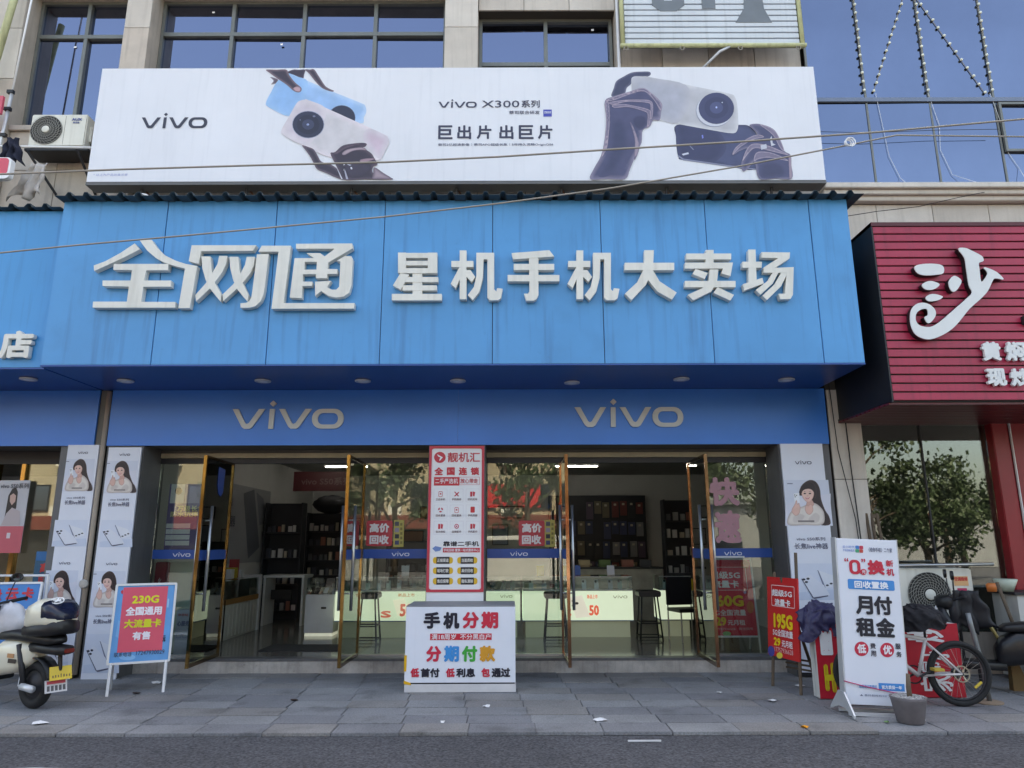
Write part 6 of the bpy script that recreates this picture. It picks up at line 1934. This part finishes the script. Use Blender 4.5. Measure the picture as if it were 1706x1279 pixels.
heap('black_jacket', 'black jacket thrown over the bicycle saddle', (at(1534, 1025, 7.72)[0], 7.72, .85), .24, .17, .12, mat('jacket_black', S(30, 30, 36), rough=.9, var=.2, scale=9, bump=.4, bscale=14), 3, 'jacket')
heap('purple_tarp', 'dark purple tarp heaped on the red sign box', (at(1368, 1040, 8.15)[0], 8.15, .79), .23, .18, .17, mat('tarp_purple', S(46, 44, 80), rough=.5, var=.15, scale=5, bump=.5, bscale=12), 6, 'tarp')

# ================================================================== 0 YUAN LIGHT BOX
LBX, LBY = 3.49, 7.28
lb = thing('light_box', 'tall white light box with red zero and black characters by the road', 'light box', (LBX, LBY, 0), rot=(R(-1), R(2.6), 0))
lw_, lz0, lz1 = .60, .09, 1.645
bx('panel', mat('light_box_white', S(226, 230, 240), rough=.35, var=.02), lb, -lw_ / 2, lw_ / 2, 0, .10, lz0, lz1, bevel=.004)
bx('side_frame', M_alu, lb, -lw_ / 2 - .012, -lw_ / 2 - .001, .006, .106, lz0 - .01, lz1 + .008)
bx('side_frame', M_alu, lb, lw_ / 2 + .001, lw_ / 2 + .012, .006, .106, lz0 - .01, lz1 + .008)
bx('base_rail', M_alu, lb, -lw_ / 2, lw_ / 2, -.06, -.02, .0, .03)
bx('base_rail', M_alu, lb, -lw_ / 2, lw_ / 2, .15, .19, .0, .03)
for sx in (-lw_ / 2 - .03, lw_ / 2 + .013):
    MB().prism([(0, 0), (0, 0), (0, 0)], 0, 0)
    MB().loft([[(sx, -.20, 0), (sx + .017, -.20, 0), (sx + .017, -.20, .025), (sx, -.20, .025)], [(sx, -.01, 0.06), (sx + .017, -.01, 0.06), (sx + .017, -.01, .20), (sx, -.01, .20)], [(sx, .11, 0.06), (sx + .017, .11, 0.06), (sx + .017, .11, .20), (sx, .11, .20)],
               [(sx, .30, 0), (sx + .017, .30, 0), (sx + .017, .30, .025), (sx, .30, .025)]]).build('foot', M_alu, lb)
fl = Face(lb, lw_, lz1 - lz0, (440, 75), (812, 75), (905, 1140), (505, 1140), y=-.001, z0=lz0)
fl.text('云小时代', 478, 122, 552, 140, (70, 120, 196), .0)
fl.text('手机回收租赁', 480, 146, 552, 162, (70, 120, 196), .0)
for k, c in enumerate(((60, 130, 200), (206, 60, 84), (60, 160, 120), (206, 80, 70))):
    fl.rect(558 + (k % 2) * 25, 120 + (k // 2) * 24, 582 + (k % 2) * 25, 143 + (k // 2) * 24, c, 1, .008)
fl.text('〈给你手机〉二个家', 640, 128, 786, 158, (70, 78, 110), .01)
fl.text('“', 488, 206, 514, 230, (206, 40, 66), .06)
fl.text('”', 594, 206, 620, 230, (206, 40, 66), .06)
x0_, z0_, x1_, z1_ = fl.box(520, 216, 590, 312)
MB().ring(rrect(x0_, z0_, x1_, z1_, .045, 6), rrect(x0_ + .032, z0_ + .026, x1_ - .032, z1_ - .026, .02, 6), fl.Y(2)).build('printed_zero', ink(206, 40, 66), lb, recalc=False)
fl.disc(608, 294, 20, 20, (206, 40, 66), 4)
fl.text('元', 598, 282, 620, 305, (240, 236, 240), .03, 6)
fl.text('换', 634, 212, 740, 310, (206, 40, 66), .06)
fl.text('新', 748, 208, 794, 252, (206, 40, 66), .035)
fl.text('机', 752, 264, 800, 312, (206, 40, 66), .035)
fl.rect(512, 344, 804, 410, (52, 140, 210), 1, .015)
fl.text('回收置换', 552, 354, 764, 402, (240, 242, 248), .04)
for s_, a, b_, c, d in (('月', 560, 452, 668, 572), ('付', 674, 448, 790, 570), ('租', 562, 592, 684, 714), ('金', 688, 588, 808, 712)):
    fl.text(s_, a, b_, c, d, (26, 28, 42), .045)
for s_, a in (('低', 598), ('优', 760)):
    fl.disc(a, 792, 44, 46, (206, 44, 72), 1)
    fl.text(s_, a - 28, 762, a + 28, 820, (240, 236, 240), .04)
for s_, a, b_ in (('费', 652, 752), ('用', 656, 800), ('服', 810, 748), ('务', 816, 798)):
    fl.text(s_, a, b_, a + 34, b_ + 36, (60, 60, 74), .03)
fl.text('用得更好换得起', 580, 1014, 694, 1036, (96, 150, 206), .02)
fl.rect(706, 1000, 870, 1046, (52, 140, 210), 1)
fl.text('官方质保一年', 724, 1012, 852, 1036, (236, 240, 248), .03)
fl.text('▲ 最终解释权归门店所有', 586, 1072, 840, 1086, (110, 116, 140), .0)
MB().tube([(-lw_ / 2 - .02, -.01, .30), (-.1, -.015, .255), (.15, -.015, .215), (.42, -.03, .20)], .005, 6).build('pink_rope', mat('rope_pink', S(190, 60, 110), rough=.7), lb, smooth=True)

pt = thing('plant_pot', 'grey pot of gravel with a bare stump at the foot of the light box', 'pot', (at(1516, 1190, 7.02)[0], 7.02, 0))
MB().lathe([(.105, 0), (.115, .01), (.150, .20), (.158, .225), (.146, .225), (.142, .205)], n=28).build('pot', mat('pot_grey', S(108, 102, 104), rough=.75, var=.15, scale=9), pt, smooth=True)
gvs = MB()
rn_ = random.Random(11)
for k in range(260):
    a, q = rn_.uniform(0, 6.283), .138 * math.sqrt(rn_.random())
    s_ = rn_.uniform(.006, .013)
    gvs.blob((q * math.cos(a), q * math.sin(a), .212 + rn_.uniform(0, .014)), s_, s_, s_ * .7, 5, 3, .2, k)
tag(gvs.build('gravel', mat('pot_gravel', S(168, 166, 166), rough=.9, var=.3, scale=40), pt), kind='stuff')
MB().tube([(.02, 0, .15), (.015, 0, .30), (.03, .01, .42)], .022, 8, rs=[.026, .022, .018]).build('stump', M_wood, pt, smooth=True)

# ================================================================== RED EASEL (195G)
ez = thing('easel_sign', 'narrow red easel sign with yellow 195G turned to the doors', 'sign', (3.06, 8.48, 0), R(-76))
eb = bx('board', ink(206, 42, 44), ez, -.29, .29, -.03, -.012, .34, 1.22, rot=(R(-4), 0, 0))
fe_ = Face(eb, .58, .88, (110, 375), (262, 395), (222, 885), (65, 825), y=-.031, z0=.34)
fe_.frame(122, 432, 240, 562, .008, (236, 214, 214))
fe_.text('超级5G', 128, 458, 230, 500, (240, 234, 236), .04)
fe_.text('流量卡', 136, 514, 216, 556, (240, 234, 236), .04)
fe_.text('195G', 118, 600, 216, 690, (240, 204, 44), .06)
fe_.text('5G全国流量', 106, 692, 210, 735, (236, 224, 226), .025)
fe_.text('29', 106, 734, 142, 782, (240, 204, 44), .06)
fe_.text('元月租', 146, 758, 202, 800, (236, 224, 226), .03)
fe_.text('17757936628', 104, 800, 200, 828, (230, 190, 190), 0)
fe_.disc(84, 808, 18, 30, (70, 70, 150), .5)
fe_.disc(126, 838, 16, 18, (226, 206, 80), .5)
for pts in ([(-.26, .0, 0), (-.20, .10, 1.27)], [(.26, .0, 0), (.19, .135, 1.50)], [(0, .42, 0), (0, .05, 1.22)]):
    MB().tube(pts, .018, 7).build('leg', M_wood, ez)
for z in (.25, .30, .20):
    MB().tube([(-.26, .2, z), (.26, .2, z + .03)], .012, 6).build('rail', M_wood, ez)

# ================================================================== RED SIGN BOXES LEANING BY THE PIER
M_rbox = mat('red_sign_vinyl', S(190, 30, 50), rough=.4, var=.08)
M_rside = mat('peeling_white_side', S(206, 206, 202), rough=.7, var=.1, streak=.9, dirt=S(40, 38, 36))
for i, (x0, x1, ry, lab) in enumerate(((3.24, 3.98, 8.0, 'red sign box with sideways characters standing under the purple tarp'), (4.02, 4.80, 8.06, 'red sign box with sideways characters behind the bicycle wheel'))):
    rbx = thing('sign_box', lab, 'sign', (x0, ry, 0), R(1.5 - i * 3))
    w = x1 - x0
    bx('face', M_rbox, rbx, 0, w, 0, .008, .01, .755)
    bx('casing', M_rside, rbx, 0, w, .0085, .16, .01, .752)
    ff = Face(rbx, w, .745, (0, 0), (1, 0), (1, 1), (0, 1), y=-.001, z0=.01, x0=0)
    if i == 0:
        ff.text('医', .06, .08, .24, .42, (226, 226, 228), .05, rot=90)
        ff.text('工', .08, .52, .24, .92, (214, 196, 44), .06, rot=90)
        ff.text('大', .80, .10, .97, .40, (226, 226, 228), .05, rot=90)
        ff.text('生', .62, .56, .96, .92, (214, 196, 44), .06, rot=90)
    else:
        ff.text('炒', .30, .06, .80, .26, (226, 226, 228), .05, rot=90)
        ff.text('小', .48, .36, .84, .50, (226, 226, 228), .05, rot=90)
        ff.text('家', .40, .70, .84, .92, (226, 226, 228), .03, rot=90)
        ff.text('常', .40, .52, .70, .66, (226, 226, 228), .03, rot=90)

# ================================================================== GROUND AIR CONDITIONER AND THINGS AROUND IT
AY = 8.95
xa, xb, za, zb = upright(1500, 947, 1624, 1034, AY)
ac2 = fan_unit('air_conditioner', 'large white outdoor air conditioner standing in front of the restaurant window', (xa, AY, za), xb - xa, zb - za, .34, (xb - xa) * .39, (zb - za) * .43, spokes=26)
fq = Face(ac2, xb - xa, zb - za, (1500, 947), (1624, 947), (1624, 1034), (1500, 1034), y=-.002, x0=0)
fq.rect(1592, 960, 1616, 976, (222, 170, 120))
fq.text('空调维修', 1593, 961, 1615, 968, (206, 60, 60), .03)
fq.rect(1596, 980, 1612, 992, (190, 40, 90))
st_ = MB()
for x in (.05, xb - xa - .05):
    st_.tube([(x, .03, -.005), (x, .03, -za)], .018, 6).tube([(x, .30, -.005), (x, .30, -za)], .018, 6)
st_.box(0, xb - xa, 0, .33, -.03, -.004).build('stand', M_dark, ac2)
x_, z_ = at(1500, 943, 8.85)
x2_, z2_ = at(1655, 941, 8.85)
tag(MB().tube([(x_ - .3, 8.95, z_ - .0), (x2_, 8.85, z2_ + .01)], .02, 8).build('loose_pole', M_steel, None, smooth=True), 'long steel pole lying across the top of the large air conditioner', 'pole')
ld = thing('wooden_ladder', 'small worn wooden trestle leaning on the restaurant window beside the pier', 'ladder', (at(1464, 900, 9.2)[0], 9.2, 0))
for a in (-.08, 0, .09):
    MB().tube([(a, -.12, 0), (a * .8, .12, 1.98)], .02, 6).build('rail', M_wood, ld)
for z in (.4, .9, 1.4, 1.92):
    bx('rung', M_wood, ld, -.1, .1, -.1 + z * .11, -.06 + z * .11, z, z + .05)
gpost = thing('steel_post', 'bent grey steel post beside the bicycle rear wheel', 'post', (at(1650, 1176, 7.85)[0], 7.85, 0))
MB().tube([(0, 0, 0), (-.02, 0, .35), (-.085, 0, .75), (-.10, 0, .88)], .024, 10).build('post', mat('galvanised', S(128, 132, 134), rough=.5, metal=.5, var=.15), gpost, smooth=True)
MB().lathe([(.15, .002), (.15, .012), (.03, .016)], (-.03, 0, 0), 'Z', 20).build('base_plate', mat('plate_tan', S(140, 122, 104), rough=.8), gpost)
wcab = thing('white_counter', 'low white cupboard under the restaurant window at the right edge', 'cabinet', (5.98, 8.75, 0))
bx('body', mat('cupboard_white', S(196, 196, 192), rough=.5, streak=.2), wcab, 0, 1.6, 0, .45, .05, 1.0)
bx('top', M_dark, wcab, -.04, 1.64, -.03, .48, 1.001, 1.03)
bx('door_gap', M_dark, wcab, .40, .408, -.002, 0, .1, .97)
bx('latch', M_black, wcab, .30, .37, -.02, -.003, .66, .72)
br = thing('broom', 'broom with pale wooden handle leaning on the white cupboard', 'broom', (at(1652, 1100, 8.5)[0], 8.5, 0))
MB().tube([(.18, -.05, .35), (-.02, .18, 1.0)], .018, 8).build('handle', mat('broom_handle', S(196, 174, 108), rough=.6), br, smooth=True)
MB().loft([[(.14, -.1, .0), (.34, -.1, .0), (.34, -.02, .0), (.14, -.02, .0)], [(.16, -.08, .36), (.22, -.08, .36), (.22, -.03, .36), (.16, -.03, .36)]]).build('bristles', mat('bristles', S(120, 96, 62), rough=.9), br)
br2 = tag(MB().tube([(at(1705, 1030, 8.5)[0], 8.6, .45), (at(1686, 1012, 8.5)[0], 8.7, 1.15)], .02, 8).build('wooden_stick', M_wood, None, smooth=True), 'brown wooden stick leaning on the cupboard at the right edge', 'stick')
tag(MB().lathe([(.07, 0), (.13, .14), (.12, .145)], (at(1668, 985, 8.85)[0] + .1, 8.9, 1.032), 'Z', 20).build('bowl', mat('bowl_green', S(188, 200, 184), rough=.4), None, smooth=True), 'pale green bowl on the white cupboard', 'bowl')
tag(MB().lathe([(.05, 0), (.06, .08), (.04, .10)], (at(1660, 985, 8.85)[0] - .05, 8.85, 1.032), 'Z', 16).build('cup', mat('cup_orange', S(214, 120, 60), rough=.4), None, smooth=True), 'orange cup beside the green bowl on the cupboard', 'cup')

# ================================================================== RESTAURANT FRONT
rf = thing('restaurant_front', 'dark red restaurant front with large mirrored window panes', 'shopfront', (4.66, 9.5, 0))
RW = lambda name, m, x0, x1, y0, y1, z0, z1, **k: bx(name, m, rf, x0 - 4.66, x1 - 4.66, y0 - 9.5, y1 - 9.5, z0, z1, **k)
RW('fixed_pane', M_glassr, 4.67, 5.495, 9.494, 9.506, .5, 3.16)
RW('fixed_pane', M_glassr, 5.515, 6.40, 9.494, 9.506, .5, 3.16)
RW('mullion', M_dark, 5.496, 5.514, 9.47, 9.53, .5, 3.16)
RW('window_head', M_dark, 4.66, 6.40, 9.46, 9.55, 3.161, 3.24)
RW('low_wall', M_stone3, 4.66, 6.40, 9.45, 9.6, 0, .499)
RW('post', M_redpaint, 6.401, 6.62, 9.36, 9.6, 0, 3.25, bevel=.01)
RW('post_edge', M_white, 6.625, 6.637, 9.33, 9.36, 0, 3.25)
RW('door_frame', M_redpaint, 6.64, 6.90, 9.36, 9.6, 0, 3.25)
RW('door_frame', M_redpaint, 6.90, 7.9, 9.36, 9.6, 2.66, 3.25)
RW('inner_trim', M_white, 6.902, 6.915, 9.34, 9.37, 0, 2.65)
RW('inner_trim', M_white, 6.916, 7.9, 9.34, 9.37, 2.64, 2.655)
RW('lamp_box', M_dark, 6.86, 7.2, 9.2, 9.33, 1.98, 2.12, bevel=.01)
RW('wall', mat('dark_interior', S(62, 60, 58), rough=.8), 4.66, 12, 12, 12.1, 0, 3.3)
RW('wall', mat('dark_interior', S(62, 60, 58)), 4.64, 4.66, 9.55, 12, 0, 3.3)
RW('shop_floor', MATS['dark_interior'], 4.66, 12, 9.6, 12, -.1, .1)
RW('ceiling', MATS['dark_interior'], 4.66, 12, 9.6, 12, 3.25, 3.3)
# ================================================================== LITTER
M_paper = mat('litter_paper', S(220, 220, 222), rough=.8)
for i, (u, v, s_, lab) in enumerate(((67, 1204, .085, 'torn white paper scrap on the paving near the scooter'), (262, 1137, .075, 'crumpled white paper beside the pink and blue sandwich board'), (1000, 1201, .07, 'white paper scrap near the kerb right of the promotion box'),
                                     (1288, 1170, .06, 'white paper scrap in front of the red easel'), (1333, 1145, .07, 'crumpled white tissue under the red easel'), (810, 1178, .045, 'small white scrap on the paving below the promotion box'),
                                     (1199, 1156, .04, 'tiny white scrap on the paving right of the doors'), (1341, 1214, .05, 'orange peel lying at the kerb edge'), (1478, 1206, .035, 'green scrap beside the light box foot'),
                                     (490, 1167, .05, 'dark leaf on the paving in front of the left doors'), (228, 1155, .05, 'dark leaf in front of the sandwich board'), (737, 1204, .03, 'small white scrap near the kerb below the promotion box'))):
    y = ground_y(v)
    x = at(u, v, y)[0]
    m = mat('litter_orange', S(230, 150, 20), rough=.6) if 'orange' in lab else (mat('litter_green', S(110, 150, 90)) if 'green' in lab else (mat('litter_leaf', S(52, 38, 36)) if 'leaf' in lab else M_paper))
    rn2 = random.Random(i)
    mb_ = MB()
    n = 9
    vs = [(0, 0, .012 + s_ * .25)] + [(s_ * rn2.uniform(.55, 1.1) * math.cos(k * 6.283 / n), s_ * rn2.uniform(.4, .8) * math.sin(k * 6.283 / n), .004 + rn2.uniform(0, .02)) for k in range(n)] + [(0, 0, .003)]
    mb_.add(vs, [(0, 1 + k, 1 + (k + 1) % n) for k in range(n)] + [(n + 1, 1 + (k + 1) % n, 1 + k) for k in range(n)])
    tag(mb_.build('litter', m, None, loc=(x, y, 0)), lab, 'litter')
yk = ground_y(1231)
tag(bx('straw', M_paper, None, 1.03, 1.31, yk, yk + .012, -.026, -.014, rot=(0, 0, R(.5))), 'thin white straw lying on the asphalt near the kerb', 'straw')

# ================================================================== ACROSS THE STREET (what the glass mirrors)
cbld = thing('cream_building', 'cream building across the street mirrored in the shop glass', 'building', (-14, -24, 0))
M_creamw = mat('cream_render', S(176, 164, 140), rough=.8, var=.08, streak=.2)
bx('wall', M_creamw, cbld, -34, 22, -10, 0, 0, 9.5)
for k in range(16):
    for z in (3.6, 6.6):
        o = bx('window', M_dark, cbld, -33 + k * 3.4, -31.2 + k * 3.4, .001, .06, z, z + 1.6)
        bx('pane', M_wglass, o, -32.9 + k * 3.4, -31.3 + k * 3.4, .061, .065, z + .1, z + 1.5)
        if k % 2:
            bx('air_conditioner_box', M_acwhite, cbld, -30.9 + k * 3.4, -30.1 + k * 3.4, .001, .35, z - .3, z + .3)
bx('shop_band', ink(120, 60, 50), cbld, -34, 22, .002, .5, 2.5, 3.3)
bx('shutter', M_dark, cbld, -34, 22, .001, .04, 0, 2.45)
lowb = thing('low_building', 'low pale building across the street to the right mirrored in the restaurant glass', 'building', (26, -30, 0))
bx('wall', mat('pale_render', S(150, 152, 154), rough=.8, var=.06), lowb, -15, 22, -8, 0, 0, 4.2)
bx('roof', mat('grey_roof', S(120, 122, 126), rough=.8), lowb, -15.4, 22.4, -8.3, .4, 4.2, 4.5)
rsg = tag(bx('red_sign_board', ink(206, 40, 46), None, -1.8, 1.6, -21.2, -21.05, 3.6, 4.9), 'red sign board across the street mirrored in the shop glass', 'sign')


def tree(x, y, h, cr, seed, label):
    t = thing('street_tree', label, 'tree', (x, y, 0), group='trees across the street')
    rn2 = random.Random(seed)
    MB().tube([(0, 0, 0), (.05, .03, h * .25), (-.03, .05, h * .5), (.04, 0, h * .8)], .14, 9, rs=[.17, .14, .1, .04]).build('trunk', mat('bark', S(92, 80, 68), rough=.9, var=.25, scale=8, bump=.5, bscale=20), t, smooth=True)
    lim = MB()
    ends = []
    for k in range(9):
        a = rn2.uniform(0, 6.283)
        z0 = h * rn2.uniform(.3, .65)
        e = Vector((cr * rn2.uniform(.5, .9) * math.cos(a), cr * rn2.uniform(.5, .9) * math.sin(a), min(h * .95, z0 + rn2.uniform(.5, 1.8))))
        lim.tube([(0, 0, z0), e * .5 + Vector((0, 0, z0 * .5 + .1)), e], .04, 6, rs=[.06, .035, .015])
        ends.append(e)
    lim.build('limbs', MATS['bark'], t, smooth=True)
    cl = [e + Vector((rn2.gauss(0, .3), rn2.gauss(0, .3), rn2.gauss(0, .3))) for e in ends for _ in range(2)] + [Vector((rn2.gauss(0, cr * .3), rn2.gauss(0, cr * .3), h * rn2.uniform(.6, 1))) for _ in range(8)]
    lf = MB()
    for c in cl:
        rr = rn2.uniform(.4, .8)
        for _ in range(110):
            p = c + Vector((rn2.gauss(0, rr * .5), rn2.gauss(0, rr * .5), rn2.gauss(0, rr * .4)))
            s_ = rn2.uniform(.05, .1)
            q = Euler((rn2.uniform(0, 6), rn2.uniform(0, 6), rn2.uniform(0, 6))).to_matrix()
            lf.add([p + q @ Vector(v_) for v_ in ((-s_, -s_ * .6, 0), (s_, -s_ * .6, 0), (s_, s_ * .6, 0), (-s_, s_ * .6, 0))], [(0, 1, 2, 3)])
    lf.build('crown', mat('leaves', (.040, .068, .024), rough=.6, var=.35, scale=1.5), t, recalc=False)


for k, (x, y, h, cr_, sd_, lb_) in enumerate(((-9.5, -8.5, 6.0, 2.2, 1, 'street tree farthest left across the street'), (-4.6, -8.6, 6.2, 2.1, 2, 'street tree across the street mirrored in the left centre pane'), (.6, -8.4, 6.0, 2.0, 3, 'street tree across the street mirrored in the right centre pane'),
                                              (6.5, -8.8, 6.4, 2.3, 4, 'street tree across the street mirrored in the rightmost pane'), (13.2, -8.2, 7.0, 2.4, 5, 'street tree across the street mirrored in the restaurant window'), (18.5, -12, 5.0, 2.2, 6, 'low leafy tree across the street at the far right'), (16.2, -9.5, 3.4, 1.9, 7, 'short bushy tree across the street beside the tall right one'), (10.2, -9.0, 6.6, 2.3, 8, 'street tree across the street left of the tall right one'), (21, -15, 4.2, 2.3, 9, 'short bushy tree across the street at the far end'))):
    tree(x, y, h, cr_, sd_, lb_)
vn = thing('parked_van', 'white van parked across the street mirrored in the shop glass', 'van', (.6, -5.6, 0))
MB().prism([(-2, .35), (-2, 1.55), (-1.85, 1.85), (.9, 1.9), (1.35, 1.75), (1.9, 1.1), (2.2, .95), (2.25, .4)], -.8, .8).build('body', mat('van_white', S(216, 218, 220), rough=.2, coat=.5), vn, bevel=.04)
MB().prism([(.95, 1.75), (1.28, 1.65), (1.72, 1.12), (.95, 1.12)], .801, .812).build('window', M_black, vn)
MB().prism([(-1.8, 1.72), (.8, 1.75), (.8, 1.15), (-1.8, 1.15)], .801, .81).build('window', M_black, vn)
for x in (-1.3, 1.45):
    for y in (-.7, .7):
        MB().torus((x, y, .33), .24, .09, 'Y', 24, 8).build('wheel', M_rubber, vn, smooth=True)
